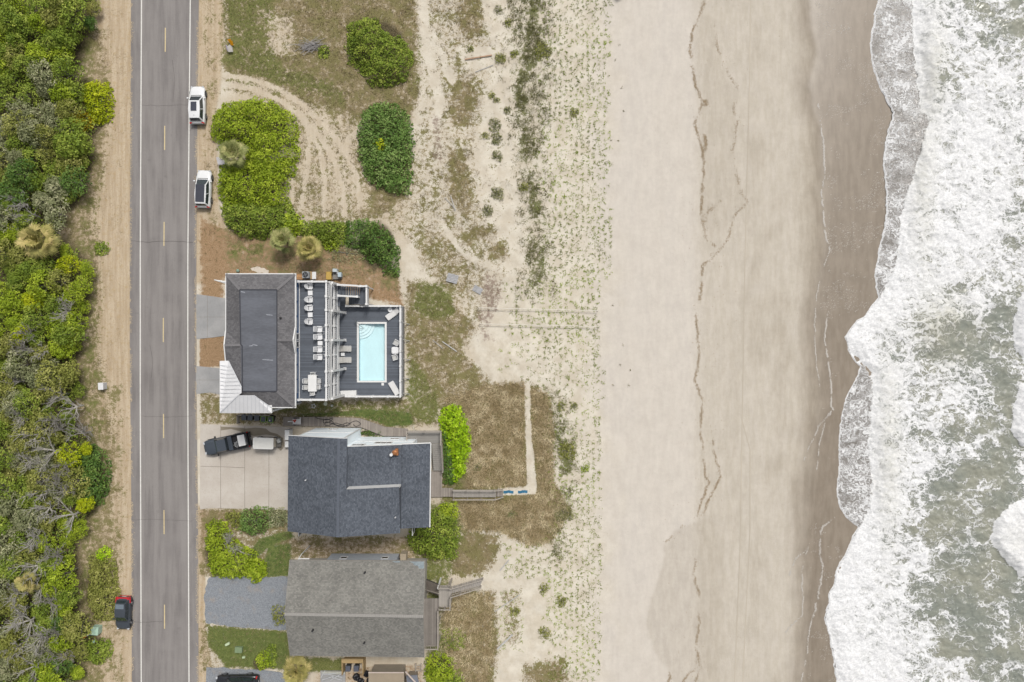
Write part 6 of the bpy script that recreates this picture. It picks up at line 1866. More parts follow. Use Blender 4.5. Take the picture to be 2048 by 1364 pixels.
# air conditioner and electric boxes at the upper side of the house
q = W(615, 553, 1)
AC = thing('air_conditioner', 'grey air conditioner with a round dark fan beside the top corner of the sun deck', 'air conditioner', (q[0], q[1] + .15, 0))
gm_ = mat('ac_grey', C(170, 174, 176), .6, .08, 4)
ay = W(0, 551, 1)[1]
mb = MB(); mb.obox(q[0], ay, 1.2, 1.2, .95, .12); mb.build('stand', mat('stand_wood', C(190, 160, 116), .8, .2, 3), AC)
mb = MB(); mb.obox(q[0] + .05, ay, 1.68, .80, .80, .80, 0, .05); CS = mb.build('casing', gm_, AC)
mb = MB(); mb.cyl(q[0] + .05, ay, 2.083, 2.11, .35, n=22); mb.build('fan_grille', black_trim, CS)
mb = MB()
for k in range(4): mb.obox(q[0] + .05 + .14 * math.cos(k * 1.571 + .4), ay + .14 * math.sin(k * 1.571 + .4), 2.12, .26, .09, .012, k * 1.571 + .4)
mb.build('fan_blade', mat('fan_blade', C(120, 124, 128), .5), CS)
for a in (-.5, .5):
    for b in (-.4, .4): mb = MB(); mb.box(q[0] + a - .05, ay + b - .05, 0, q[0] + a + .05, ay + b + .05, 1.14); mb.build('leg', wood_rail, AC)
mb = MB(); mb.obox(q[0] + .85, ay, 1.1, .5, .9, .08, 0); mb.build('side_step', white, AC)
a = W(591, 548, .4); b = W(606, 559, .4)
tag(MB().box(a[0], b[1], .02, b[0], a[1], .35).build('wood_platform', planks('tan_boards', C(196, 150, 104), 'Y', .14), loc=(a[0], b[1], 0)), 'orange-tan wooden platform between the house wall and the air conditioner', 'platform')
a = W(652, 543.5, 1); b = W(662.5, 559, 1)
SB = thing('wooden_step', 'yellow timber step frame standing outside the top railing', 'step', ((a[0] + b[0]) / 2, (a[1] + b[1]) / 2, 0))
ym = mat('yellow_timber', C(206, 172, 92), .8, .15, 4)
mb = MB(); mb.box(a[0], b[1], .85, b[0], a[1], 1.0); mb.build('tread', ym, SB)
for (x, y) in ((a[0] + .06, a[1] - .06), (b[0] - .06, a[1] - .06), (a[0] + .06, b[1] + .06), (b[0] - .06, b[1] + .06)):
    mb = MB(); mb.box(x - .05, y - .05, 0, x + .05, y + .05, 1.12); mb.build('leg', ym, SB)
a = W(664.5, 543.5, .6); b = W(682, 558, .6)
EP = thing('pool_pump', 'grey equipment pad with pale blue boxes outside the top railing', 'pump', ((a[0] + b[0]) / 2, (a[1] + b[1]) / 2, 0))
mb = MB(); mb.box(a[0], b[1], 0, b[0], a[1], .35); mb.build('pad', mat('pad_grey', C(150, 148, 144), .8, .12, 3), EP)
mb = MB(); q = W(669, 540.5, 1); mb.obox(q[0], q[1], .5, .55, .42, .9, 0, .06); mb.build('filter_box', mat('pale_box', C(200, 210, 214), .5, .08, 3), EP)
mb = MB(); q = W(679, 549.5, 1); mb.obox(q[0], q[1], .72, .42, .58, .7, 0, .06); mb.build('pump_box', mat('pale_blue_box', C(196, 214, 224), .5, .08, 3), EP)
mb = MB(); mb.tube([W(674, 542, .9), W(674.5, 548, .8), W(678, 552, .4)], .05, 8); mb.build('pipe', white, EP)
# small garden lamps and a bird-bath look-alike below the deck
q = W(650.8, 807.7, 1.8); g0 = W(650, 820, 0)
SL = thing('garden_lamp', 'pale round lamp on a tall thin post below the sun deck', 'lamp', (g0[0], g0[1], 0))
mb = MB(); mb.tube([(g0[0], g0[1], 0), (q[0], q[1], 1.6)], .04, 6); mb.build('pole', mat('lamp_pole', C(120, 130, 90), .7), SL)
mb = MB(); mb.cyl(q[0], q[1], 1.55, 1.8, .18, .23, 14); mb.build('lamp_head', mat('lamp_head', C(214, 218, 196), .5, .05, 4), SL)
for (x, y, lab) in ((628.3, 811.7, 'white flowered pinwheel nearest the house below the sun deck'), (663.7, 811.5, 'small white square box on the grass below the sun deck')):
    q = W(x, y, .2)
    if x < 650:
        t = thing('pinwheel', lab, 'pinwheel', (q[0], q[1], 0))
        mb = MB(); mb.tube([(q[0], q[1], 0), (q[0], q[1], .42)], .02, 5); mb.build('stake', wood_rail, t)
        for k in range(5):
            mb = MB(); a = k * 1.2566; mb.cyl(q[0] + .22 * math.cos(a), q[1] + .22 * math.sin(a), .42, .46, .09, n=10); mb.build('petal', white, t)
    else:
        tag(MB().obox(q[0], q[1], .13, .26, .26, .26, .2, .03).build('utility_box', mat('offwhite_box', C(226, 228, 220), .6, .1, 6), loc=(q[0], q[1], 0)), lab, 'box')
q = W(474.5, 541, .6)
LP = thing('path_light', 'small green-topped garden post near the top left corner of the blue house', 'lamp', (q[0], q[1], 0))
mb = MB(); mb.cyl(q[0], q[1], 0, .5, .09, n=10); mb.build('post', mat('green_post', C(120, 146, 130), .6), LP); mb = MB(); mb.cyl(q[0], q[1], .5, .62, .20, .05, 12); mb.build('cap', mat('green_cap', C(150, 178, 160), .6), LP)
q0 = W(437, 561.5, 9); q1 = W(452, 565, 10.3)
tag(MB().tube([q1, (q0[0], q0[1], 10.1)], [.16, .05], 8).build('flag_pole', white, loc=q1), 'short white pole sticking out from the upper left wall of the blue house', 'pole')
a = W(505, 536, 0)
SPt = MB(); pl = rag([(500, 538), (515, 533), (527, 535), (538, 541), (536, 547), (520, 546), (508, 541)], 1.5, 3)
SPt.add([(*W2(x, y), float(ground_z(x, y)) + .02) for (x, y) in pl], [tuple(range(len(pl) - 1, -1, -1))]); o = SPt.build('sand_patch', mat('pale_sand', C(226, 214, 198), .9, .08, 3)); o['kind'] = 'structure'

# mail-like boxes, transformer, signs along the verge
q = W(201.5, 772.5, .8)
t = thing('utility_pedestal', 'pale grey utility box standing alone on the left verge', 'utility box', (q[0], q[1], 0))
mb = MB(); mb.obox(q[0], q[1], .40, .62, .86, .80, R(3), .06); mb.build('cabinet', mat('pale_grey_box', C(222, 224, 228), .5, .05, 3), t); mb = MB(); mb.obox(q[0], q[1], .83, .66, .90, .05, R(3), .06); mb.build('lid', white_v, t)
q = W(190, 1262, .8)
t = thing('transformer_box', 'mint green transformer box in the scrub below the red-tailed car', 'transformer', (q[0], q[1], 0))
mint = mat('mint_green', C(186, 216, 196), .5, .06, 3)
mb = MB(); mb.obox(q[0], q[1], .42, .86, .98, .84, R(-4), .05); mb.build('cabinet', mint, t); mb = MB(); mb.obox(q[0] - .03, q[1], .87, .90, 1.02, .06, R(-4), .06); mb.build('lid', mint, t)
a = W(184, 1266, 1.2); b = W(169, 1274.5, 1.2)
t = thing('marker_post', 'leaning white marker post with an orange tip by the mint green box', 'post', (a[0], a[1], 0))
mb = MB(); mb.tube([(a[0] + .1, a[1], 0.05), lerp3((a[0], a[1], .3), (b[0], b[1], 1.5), .72)], .05, 7); mb.build('pole', white, t); mb = MB(); mb.tube([lerp3((a[0], a[1], .3), (b[0], b[1], 1.5), .73), (b[0], b[1], 1.5)], .06, 7); mb.build('tip', mat('orange_tip', C(226, 120, 40), .6), t)
q = W(187, 1283.5, .3)
tag(MB().obox(q[0], q[1], .18, .26, .32, .36, .3, .06).build('utility_box', mat('mint_small', C(180, 208, 184), .6), loc=(q[0], q[1], 0)), 'tiny pale green box on the ground below the mint transformer box', 'box')
# property sign beside the palm
q = W(441, 320.5, 1.2)
t = thing('yard_sign', 'white square sign tilted beside the round palm on the right verge', 'sign', (q[0], q[1], 0))
mb = MB(); mb.slab([(q[0] - .56, q[1] + .38, 1.2), (q[0] + .56, q[1] + .42, 1.2), (q[0] + .62, q[1] - .34, .75), (q[0] - .50, q[1] - .44, .75)], .04); SG = mb.build('board', mat('sign_white', C(236, 232, 236), .5, .04, 3), t)
mb = MB(); mb.slab([(q[0] - .10, q[1] + .14, 1.075), (q[0] + .12, q[1] + .16, 1.075), (q[0] + .05, q[1] - .02, .965), (q[0] - .04, q[1] - .02, .965)], .012); mb.slab([(q[0] - .2, q[1] - .08, .93), (q[0] + .22, q[1] - .06, .94), (q[0] + .22, q[1] - .14, .885), (q[0] - .2, q[1] - .16, .88)], .012); mb.build('emblem', mat('sign_purple', C(150, 120, 160), .6), SG)
for s in (-.4, .4): mb = MB(); mb.box(q[0] + s - .03, q[1] - .05, 0, q[0] + s + .03, q[1] + .01, .9); mb.build('post', wood_rail, t)
q = W(458, 80.5, .8)
t = thing('caution_sign', 'yellow-orange folded road sign lying by the upper right verge', 'sign', (q[0], q[1], 0))
om = mat('orange_sign', C(240, 168, 20), .5, .1, 5)
mb = MB(); mb.slab([(q[0] - .32, q[1] + .22, .55), (q[0] + .10, q[1] + .26, .62), (q[0] + .2, q[1] - .1, .3), (q[0] - .18, q[1] - .08, .3)], .04); mb.build('panel', om, t); mb = MB(); mb.slab([(q[0] - .05, q[1] - .02, .58), (q[0] + .32, q[1] + .04, .62), (q[0] + .36, q[1] - .42, .25), (q[0] - .02, q[1] - .36, .22)], .04); mb.build('panel', om, t)
mb = MB(); mb.box(q[0] - .03, q[1] - .03, 0, q[0] + .03, q[1] + .03, .3); mb.build('post', wood_rail, t)
q = W(459.5, 96.5, .6)
t = thing('yard_sign', 'white lopsided sign board below the yellow-orange sign', 'sign', (q[0], q[1], 0))
mb = MB(); mb.slab([(q[0] - .26, q[1] + .14, .8), (q[0] + .12, q[1] + .34, .9), (q[0] + .40, q[1] + .10, .8), (q[0] + .34, q[1] - .36, .4), (q[0] - .24, q[1] - .38, .4)], .04); mb.build('board', mat('sign_cream', C(240, 234, 226), .5, .06, 4), t)
mb = MB(); mb.slab([(q[0] - .42, q[1] + .30, .85), (q[0] - .24, q[1] + .30, .85), (q[0] - .27, q[1] - .36, .5), (q[0] - .36, q[1] - .30, .5)], .04); mb.build('side_board', mat('sign_lilac', C(196, 186, 206), .6, .08, 5), t)
mb = MB(); mb.box(q[0] - .03, q[1] - .03, 0, q[0] + .03, q[1] + .03, .55); mb.build('post', wood_rail, t)
# lawn bits at the lower left garden
q = W(454.5, 1288.5, .2); tag(MB().obox(q[0], q[1], .14, .62, .30, .22, R(28), .08).build('cover_lid', mat('mint_lid', C(206, 222, 184), .6), loc=(q[0], q[1], 0)), 'pale green oblong cover lying on the lower lawn', 'cover')
q = W(478, 1299, .2); tag(MB().obox(q[0], q[1], .22, .92, .72, .40, R(-3), .05).build('meter_box', mat('sage_box', C(136, 156, 120), .6, .12, 3), loc=(q[0], q[1], 0)), 'dull sage green square box in the lower lawn', 'box')
q = W(487, 1315, .2); tag(MB().obox(q[0], q[1], .12, .36, .26, .22, R(10), .06).build('cover_lid', mat('mint_lid2', C(196, 214, 176), .6), loc=(q[0], q[1], 0)), 'tiny pale cover below the sage green box', 'cover')

# ------------------------------------------------------------------ boardwalks of the dark-roofed house
BW = thing('boardwalk', 'long grey plank walkway bending along the top of the dark-roofed house', 'boardwalk', (*W2(690, 843), 0))
zb_ = .32
top = [(566.4, 834), (640, 833.8), (719, 836), (770, 853.5), (816, 857.5)]
bot = [(566.4, 851.5), (640, 852.5), (722, 854.5), (766, 872), (816, 873)]
mb = MB()
for i in range(4):
    mb.slab([(*W2(*top[i], zb_), zb_), (*W2(*top[i + 1], zb_), zb_), (*W2(*bot[i + 1], zb_), zb_), (*W2(*bot[i], zb_), zb_)], .08)
mb.build('planking', wood_w, BW)
mb = MB()
for i in range(4):
    for L_ in (top, bot):
        a = W(*L_[i], 0); b = W(*L_[i + 1], 0); s = -.05 if L_ is top else .05
        mb.beam((a[0], a[1] + s, .12), (b[0], b[1] + s, .12), .06, .22)
mb.build('joist', dark_under, BW)
PL2 = thing('raised_deck', 'grey raised deck and stairs at the top right corner of the dark-roofed house', 'deck', (*W2(850, 875), 0))
zq = 2.2
x0, y0, x1, y1 = rct(816, 861.5, 883, 887, zq)
mb = MB(); mb.box(x0, y0, zq - .12, x1, y1, zq); mb.build('decking', planks('grey_deck_boards', C(158, 155, 150), 'Y', .15, .10, C(118, 114, 108), .1), PL2)
railing(PL2, (x0, y1), (x1, y1), zq, [0, .5, 1], wood_rail, pw=.1, rw=.14, dens=.25)
railing(PL2, (x1, y1), (x1, y0), zq, [1], wood_rail, pw=.1, rw=.12, dens=.25)
railing(PL2, (x0, y0), (x0 + 2.7, y0), zq, [0, 1], wood_rail, pw=.1, rw=.12, dens=.25)
railing(PL2, (x0, y1 - .1), (x0, y0), zq, [.04, .96], wood_rail, pw=.1, rw=.12, dens=.25)
s0_, s1_ = W(864, 887.5, zq), W(864, 941, .5)
steps(PL2, (s0_[0], s0_[1] - .01), (s0_[0], s1_[1]), (1, 0), 1.2, zq, .5, 13, mat('grey_tread', C(166, 162, 156), .85, .12, 4), dark_under)
railing(PL2, (s0_[0] + 1.25, s0_[1]), (s0_[0] + 1.25, s1_[1]), (zq, .5), [1], wood_rail, pw=.1, rw=.1, dens=.3)
mb = MB(); a = W(862, 908, 2.6); b = W(866.5, 940, 1.3); mb.beam((s0_[0] - .06, a[1], 2.3), (s0_[0] - .02, b[1], 1.1), .08, .1); mb.build('hand_rail', dark_under, PL2)
x0, y0, x1, y1 = rct(861, 942, 884, 994, .45)
mb = MB(); mb.box(x0, y0, .33, x1, y1 - .05, .45); x2, y2, x3, y3 = rct(884.3, 976, 905.5, 993.5, .45); mb.box(x1 + .003, y2, .33, x3, y3, .446); mb.build('lower_planking', wood_w, PL2)
for (x, y) in ((x1 - .1, y0 + .2), (x1 - .1, y1 - .2)):
    mb = MB(); mb.box(x - .06, y - .06, 0, x + .06, y + .06, .328); mb.build('post', dark_under, PL2)
RA = thing('beach_ramp', 'narrow slatted grey ramp running from the raised deck to the dune with side rails', 'boardwalk', (*W2(948, 987), 0))
x0, y0, x1, y1 = rct(906, 979.5, 992, 994.5, .5)
mb = MB(); n_ = 34
for k in range(n_):
    xa_ = x0 + (x1 - x0) * k / n_; xb_ = x0 + (x1 - x0) * (k + .84) / n_
    mb.box(xa_, y0, .44, xb_, y1, .5)
mb.build('planking', mat('ramp_plank', C(176, 170, 162), .85, .15, 4), RA)
mb = MB(); mb.box(x0, y0 + .1, .28, x1, y0 + .16, .435); mb.box(x0, y1 - .16, .28, x1, y1 - .1, .435); mb.build('joist', dark_under, RA)
railing(RA, (x0 + .1, y1 + .1), (x1 - .2, y1 + .05), .5, [.0, .33, .66, 1], wood_rail, pw=.09, rw=.12, balus=False, h=.9, posth=.95)
railing(RA, (x0 + .1, y0 - .12), (x1 - .1, y0 - .12), .5, [.0, .33, .66, 1], wood_rail, pw=.09, rw=.12, balus=False, h=.9, posth=.95)
mb = MB(); a = W(992, 998, .8); b = W(1007, 993.5, .5); mb.beam((x1 - .1, y0 - .12, 1.4), (b[0], b[1], .7), .1, .06); mb.build('end_rail', wood_rail, RA)
mb = MB(); b = W(1006, 980, .5); mb.beam((x1 - .2, y1 + .05, 1.4), (b[0], b[1], .7), .1, .06); mb.build('end_rail', wood_rail, RA)
x0, y0, x1, y1 = rct(993, 978.5, 1006, 993, .2)
mb = MB(); mb.box(x0, y0, .1, x1, y1, .25); mb.build('end_step', wood_w, RA)
blue = mat('blue_mat', C(52, 118, 152), .7, .2, 4)
for (xa_, xb_, lab) in ((1007, 1027, 'bright blue mat on the sand path nearer the ramp'), (1036, 1055, 'bright blue mat on the sand path farther from the ramp')):
    mb = MB(); vs, fs = [], []; n_ = 10
    for k in range(n_ + 1):
        x = xa_ + (xb_ - xa_) * k / n_
        for y in (980.8, 986.2):
            yy = y - (1.2 if k > 6 and xa_ > 1030 else 0) + .8 * math.sin(k * .9)
            a = W(x, yy); vs.append((a[0], a[1], float(ground_z(x, yy)) + .05 + .02 * math.sin(k * 2.2)))
    for k in range(n_): fs.append((2 * k + 1, 2 * k + 3, 2 * k + 2, 2 * k))
    q = W((xa_ + xb_) / 2, 983); mb.add(vs, fs); o = mb.build('beach_mat', blue, loc=(q[0], q[1], float(ground_z((xa_ + xb_) / 2, 983)))); tag(o, lab, 'mat', 'blue beach mats')
a = W(828, 850, .9); b = W(831, 860, .4)
t = thing('shower_post', 'short cream post with a bent top beside the raised deck', 'post', (b[0], b[1], 0)); mb = MB(); mb.tube([(b[0], b[1], 0), (b[0], b[1], 1.4), (a[0], a[1], 1.7)], .07, 8); mb.build('pipe', mat('cream_post', C(232, 224, 204), .6), t)
# hose on the walkway
hose = MB(); hm = mat('black_hose', (.02, .02, .022, 1), .6)
hp = [(631, 835), (640, 838), (655, 839.5), (664, 836), (662, 842), (650, 846), (646, 842), (654, 838), (664, 843), (672, 850), (684, 850), (692, 846), (700, 847), (694, 852), (682, 849), (668, 846), (658, 851), (650, 850), (652, 844), (662, 846), (676, 852), (690, 852), (704, 844), (714, 842), (721, 848), (712, 853), (706, 848)]
pts3 = []
for i in range(len(hp) - 1):
    for k in range(5):
        t_ = k / 5; p0, p1, p2, p3 = [hp[min(max(i + j, 0), len(hp) - 1)] for j in (-1, 0, 1, 2)]
        f = lambda a, b, c, d: .5 * ((2 * b) + (-a + c) * t_ + (2 * a - 5 * b + 4 * c - d) * t_ ** 2 + (-a + 3 * b - 3 * c + d) * t_ ** 3)
        x, y = f(p0[0], p1[0], p2[0], p3[0]), f(p0[1], p1[1], p2[1], p3[1]); pts3.append(W(x, y, zb_ + .04))
hose.tube(pts3, .035, 6); q = W(670, 845, zb_); tag(hose.build('garden_hose', hm, loc=q), 'black garden hose looping over the plank walkway', 'hose')
# white cart with red buckets on the walkway
q = W(592, 843, .7); t = thing('beach_cart', 'white cart carrying small red things at the left end of the walkway', 'cart', (q[0], q[1], zb_))
mb = MB(); mb.obox(q[0] + .1, q[1], .72, 1.0, .62, .06, 0, .03); mb.build('tray', white, t)
for s in (1, -1):
    mb = MB(); mb.obox(q[0] + .1, q[1] + s * .31, .85, 1.0, .04, .2); mb.build('tray_side', white, t)
    mb = MB(); mb.tube([(q[0] - .15, q[1] + s * .36, .54), (q[0] - .15, q[1] + s * .44, .54)], .21, 14); mb.build('wheel', tyre_m, t)
    mb = MB(); mb.beam((q[0] + .5, q[1] + s * .28, zb_ + .003), (q[0] + .5, q[1] + s * .28, .69), .05, .05); mb.build('leg', white, t)
mb = MB(); mb.beam((q[0] - .4, q[1] + .02, .75), (q[0] - .95, q[1] + .02, .95), .1, .05); mb.build('handle', white, t)
mb = MB(); mb.obox(q[0] + .62, q[1] + .1, .95, .10, .85, .12); mb.build('end_board', white, t)
for k, (dx, dy) in enumerate(((-.1, .0), (.0, .18), (-.22, .14))):
    a = (q[0] + dx, q[1] + dy); tag(MB().cyl(a[0], a[1], .753, .95, .07, .10, 10).build('bucket', mat('red_bucket', C(196, 60, 40), .5), loc=(a[0], a[1], .753)), 'tiny red bucket sitting in the white cart on the walkway', 'bucket', 'red buckets in the white cart')
# white cabinets left of the dark-roofed house
for (xa, ya, xb, yb, h_, lab) in ((569.5, 860, 578, 880, 1.5, 'tall white cabinet against the left wall of the dark-roofed house'), (570, 882.5, 576.5, 894.5, 1.0, 'lower white cabinet next to the tall one by the dark-roofed house')):
    x0, y0, x1, y1 = rct(xa, ya, xb, yb, h_); t = thing('utility_cabinet', lab, 'cabinet', ((x0 + x1) / 2, (y0 + y1) / 2, DZ))
    mb = MB(); mb.box(x0 + .03, y0 + .03, DZ + .002, x1, y1 - .03, h_ - .05); mb.build('cabinet', white_v, t); mb = MB(); mb.box(x0, y0, h_ - .05, x1 + .03, y1, h_); mb.build('lid', white, t)

# ------------------------------------------------------------------ bottom edge: bin enclosure, bags, frames
EN = thing('bin_enclosure', 'tan timber enclosure holding two dark bins below the grey-roofed house', 'enclosure', (*W2(704, 1333), 0))
tw = planks('tan_timber', C(196, 168, 122), 'Y', .14, .08)
x0, y0, x1, y1 = rct(682.6, 1318, 726, 1352, 1.7)
mb = MB(); mb.box(x0, y1 - .5, 1.5, x1, y1, 1.62); mb.build('top_board', tw, EN)
mb = MB(); mb.box(x0, y0, .02, x0 + .1, y1 - .51, 1.55); mb.build('side_wall', tw, EN); mb = MB(); mb.box(x1 - .1, y0, .02, x1, y1 - .51, 1.55); mb.build('side_wall', tw, EN); mb = MB(); mb.box(x0 + .11, y1 - .62, .02, x1 - .11, y1 - .53, 1.5); mb.build('back_wall', tw, EN)
for (x, lab) in ((696, 'left dark bin inside the tan timber enclosure'), (712.5, 'right dark bin inside the tan timber enclosure')):
    o = bin_(lab, x, 1337, mat('bin_lid_grey', C(96, 100, 112), .4, .15, 3), z=.02); o['group'] = 'bins in the tan enclosure'
bagm = mat('black_bag', (.012, .012, .014, 1), .25, .3, 5, bump=.8)
def bag(x, y, r_, lab, seed):
    q = W(x, y, .3); rr = random.Random(seed)
    bm = bmesh.new(); bmesh.ops.create_icosphere(bm, subdivisions=3, radius=r_)
    for v in bm.verts:
        d = v.co.normalized(); k = 1 + .10 * math.sin(7 * d.x + seed) * math.cos(6 * d.y) + .08 * math.sin(13 * d.z + 9 * d.x + seed) + rr.uniform(-.03, .03)
        v.co = Vector((d.x * r_ * k, d.y * r_ * k, max(-.85 * r_, d.z * r_ * k * .85)))
        if d.z > .9: v.co.z += r_ * .25
        v.co.z += .85 * r_
    me = bpy.data.meshes.new('trash_bag'); bm.to_mesh(me); bm.free(); me.materials.append(bagm)
    o = bpy.data.objects.new('trash_bag', me); COL.objects.link(o); o.location = (q[0], q[1], .01); tag(o, lab, 'bag', 'black bags by the tan enclosure')
bag(713, 1353, .45, 'glossy black bag in front of the right enclosure bin', 1); bag(733, 1347, .40, 'glossy black bag standing right of the tan enclosure', 2); bag(722, 1362, .42, 'glossy black bag lowest in the heap, at the photo edge', 3); bag(739, 1361, .36, 'glossy black bag at the right end of the heap', 4)
t = thing('stacked_frames', 'jumble of pale metal frames on a grey slab left of the tan enclosure', 'frames', (*W2(664, 1354), 0))
x0, y0, x1, y1 = rct(640, 1343, 690, 1420, .3); mb = MB(); mb.box(x0, y0, 0, x1, y1, .12); mb.build('slab', conc_g, t)
mb = MB(); mb.box(x0 + .3, y1 - .35, .12, x1, y1 - .02, .3); mb.build('kerb', mat('pale_kerb', C(196, 196, 186), .8, .15, 3), t)
for k, (a, b) in enumerate((((641, 1357), (649, 1343)), ((655, 1350), (684, 1356)), ((660, 1362), (683, 1348)), ((664, 1355), (684, 1361)), ((644, 1360), (668, 1352)), ((648, 1348), (672, 1346)))):
    mb = MB(); a = W(*a, .5); b = W(*b, .6); mb.beam((a[0], a[1], .25 + .06 * k), (b[0], b[1], .35 + .06 * k), .09, .06); mb.build('frame_bar', mat('pale_metal', C(206, 208, 210), .5, .1, 4), t)
t = thing('wooden_rack', 'small pale wooden rack on bare sand right of the tan roof', 'rack', (*W2(835.5, 1335), 0))
a = W(831, 1328, .4); b = W(842, 1344, .4)
for x in (a[0], b[0]): mb = MB(); mb.beam((x, a[1], .35), (x, b[1], .35), .09, .09); mb.build('rail', wood_rail, t)
for k in range(3): mb = MB(); y = a[1] + (b[1] - a[1]) * (k + .5) / 3; mb.beam((a[0] + .05, y, .40), (b[0] - .05, y, .40), .07, .05); mb.build('rung', wood_rail, t)
for x in (a[0], b[0]):
    for y in (a[1] - .1, b[1] + .1): mb = MB(); mb.box(x - .04, y - .04, -.02, x + .04, y + .04, .30); mb.build('leg', wood_rail, t)

# ------------------------------------------------------------------ bits on the dunes
greyw = planks('silver_boards', C(182, 182, 184), 'Y', .16, .18, C(130, 126, 120), .2)
def gz1(x, y): return float(ground_z(x, y))
def pallet(x, y, lx, ly, ang, lab, n=6, tilt=0.0):
    q = W(x, y); z = gz1(x, y)
    t = thing('wooden_pallet', lab, 'boards', (q[0], q[1], z), 'old grey boardwalk sections on the dunes')
    for k in range(n):
        mb = MB(); mb.obox(-lx / 2 + lx * (k + .5) / n, 0, .18, lx / n * .84, ly, .04, rnd.uniform(-.03, .03)); mb.build('slat', mat('silver_plank', C(188, 188, 190), .85, .16, 4), t)
    for s in (-.35, .35): mb = MB(); mb.obox(0, s * ly, .09, lx, .09, .12); mb.build('runner', wood_rail, t)
    place(t, (q[0], q[1], z), ang); t.rotation_euler[0] = tilt
    return t
pallet(938, 287, 1.5, 1.7, R(120), 'larger pale grey slatted section half buried in the upper dune', 8, .06)
pallet(950, 275, 1.3, 1.2, R(125), 'bleached slatted section just uphill of the larger one on the upper dune', 6, -.05)
pallet(895, 420, 1.3, .8, R(75), 'small grey slatted piece beside loose planks in the brown scrub', 6, .1)
pallet(865, 488, 1.3, .85, R(-30), 'grey slatted piece lying on the sand above the pool deck', 7, .08)
pallet(883, 697, 1.1, 1.4, R(75), 'left grey slatted piece of the pair east of the pool deck', 6, .08)
pallet(901, 690, .8, 1.2, R(60), 'right grey slatted piece of the pair east of the pool deck', 5, -.1)
def plank(a, b, w_, lab, m, lift=.10):
    A_ = W(*a); B2 = W(*b); q = ((A_[0] + B2[0]) / 2, (A_[1] + B2[1]) / 2, gz1((a[0] + b[0]) / 2, (a[1] + b[1]) / 2))
    mb = MB(); mb.beam((A_[0], A_[1], gz1(*a) + lift), (B2[0], B2[1], gz1(*b) + lift * 1.3), w_, .05); tag(mb.build('loose_plank', m, loc=q), lab, 'plank')
pm1 = mat('bleached_plank', C(200, 198, 194), .85, .15, 5); pm2 = mat('rusty_plank', C(190, 156, 128), .85, .15, 5)
plank((930, 120), (984, 112), .14, 'long rusty-brown plank lying on open sand in the upper dune', pm2)
plank((951, 145), (987, 131), .07, 'thin grey stick lying below the long rusty plank', pm1)
plank((902, 393), (911, 422), .10, 'white-grey plank pointing down beside the small slatted piece', pm1); plank((890, 396), (912, 420), .06, 'thin grey batten crossing the plank in the brown scrub', pm1)
plank((885, 683), (914, 703), .12, 'pale plank lying across the pair of slatted pieces', pm1); plank((866, 680), (886, 697), .06, 'thin weathered batten left of the slatted pair', pm1)
plank((1000, 1140), (1018, 1118), .14, 'bleached driftwood plank on the sand above the lower walkway', pm1); plank((990, 1222), (1040, 1188), .10, 'long thin driftwood pole on the lower dune', pm1); plank((995, 1296), (1025, 1268), .22, 'broad buried driftwood plank low on the dune', pm1)
# twig heap (driftwood) on the upper lot
q = W(625, 92); t = thing('brush_pile', 'silvery heap of dead branches lying on the upper grass lot', 'brush pile', (q[0], q[1], gz1(625, 92)))
mb = MB()
for k in range(60):
    a = R(rnd.gauss(8, 24)); l_ = rnd.uniform(.4, 1.5); cx_, cy_ = rnd.gauss(0, .55), rnd.gauss(0, .28); z_ = rnd.uniform(.05, .4)
    mb.tube([(q[0] + cx_ - l_ * math.cos(a), q[1] + cy_ - l_ * math.sin(a), z_), (q[0] + cx_, q[1] + cy_ + rnd.uniform(-.1, .1), z_ + .1), (q[0] + cx_ + l_ * math.cos(a), q[1] + cy_ + l_ * math.sin(a), z_ * .6)], [.03, .025, .012], 4)
mb.build('branches', mat('silver_twig', C(176, 172, 170), .9, .2, 6), t)
# two white ropes on short stakes across the dune
for (a, b, lab) in (((957, 616), (1195, 622), 'upper pale rope strung over the dune grass to the beach'), ((960, 648), (1197, 653.5), 'lower pale rope strung over the dune grass to the beach')):
    qa = W(*a); qb = W(*b); t = thing('rope_line', lab, 'rope', (qa[0], qa[1], 0), 'ropes marking the beach path')
    rp = []
    ns = 6
    for k in range(ns + 1):
        x = a[0] + (b[0] - a[0]) * k / ns; y = a[1] + (b[1] - a[1]) * k / ns; g = gz1(x, y); w_ = W(x, y)
        if k in (0, 2, 4, 6):
            mb = MB(); mb.cyl(w_[0], w_[1], g - .1, g + .72, .035, n=6); mb.build('stake', wood_rail, t)
        rp.append((w_[0], w_[1], g + (.66 if k % 2 == 0 else .56)))
    mb = MB(); mb.tube(rp, .045, 5); mb.build('rope', mat('rope', C(246, 240, 226), .8, .08, 5), t)
# ------------------------------------------------------------------ vegetation
def leaf_mat(name, c0, c1, c2, k=1.9, trans=.25):
    m, nt, p = base_mat(name)
    a = nd(nt, 'Attribute', attribute_name='tone').outputs['Fac']
    co = objco(nt)
    n = noise(nt, co, 1.3, 3)
    v = Ma(nt, 'ADD', Ma(nt, 'MULTIPLY', a, .78), Ma(nt, 'MULTIPLY', n, .30))
    K = lambda c: C(*c, k)
    c = mixc(nt, ss(nt, v, .08, .48), K(c0), K(c1))
    c = mixc(nt, ss(nt, v, .50, .98), c, K(c2))
    nt.links.new(c, p.inputs['Base Color'])
    p.inputs['Roughness'].default_value = .62
    p.inputs['Specular IOR Level'].default_value = .22
    tr = nd(nt, 'BsdfTranslucent', {'Color': c})
    mx = nd(nt, 'MixShader', {0: trans, 1: p.outputs[0], 2: tr.outputs[0]})
    nt.links.new(mx.outputs[0], nt.nodes['Material Output'].inputs['Surface'])
    return m
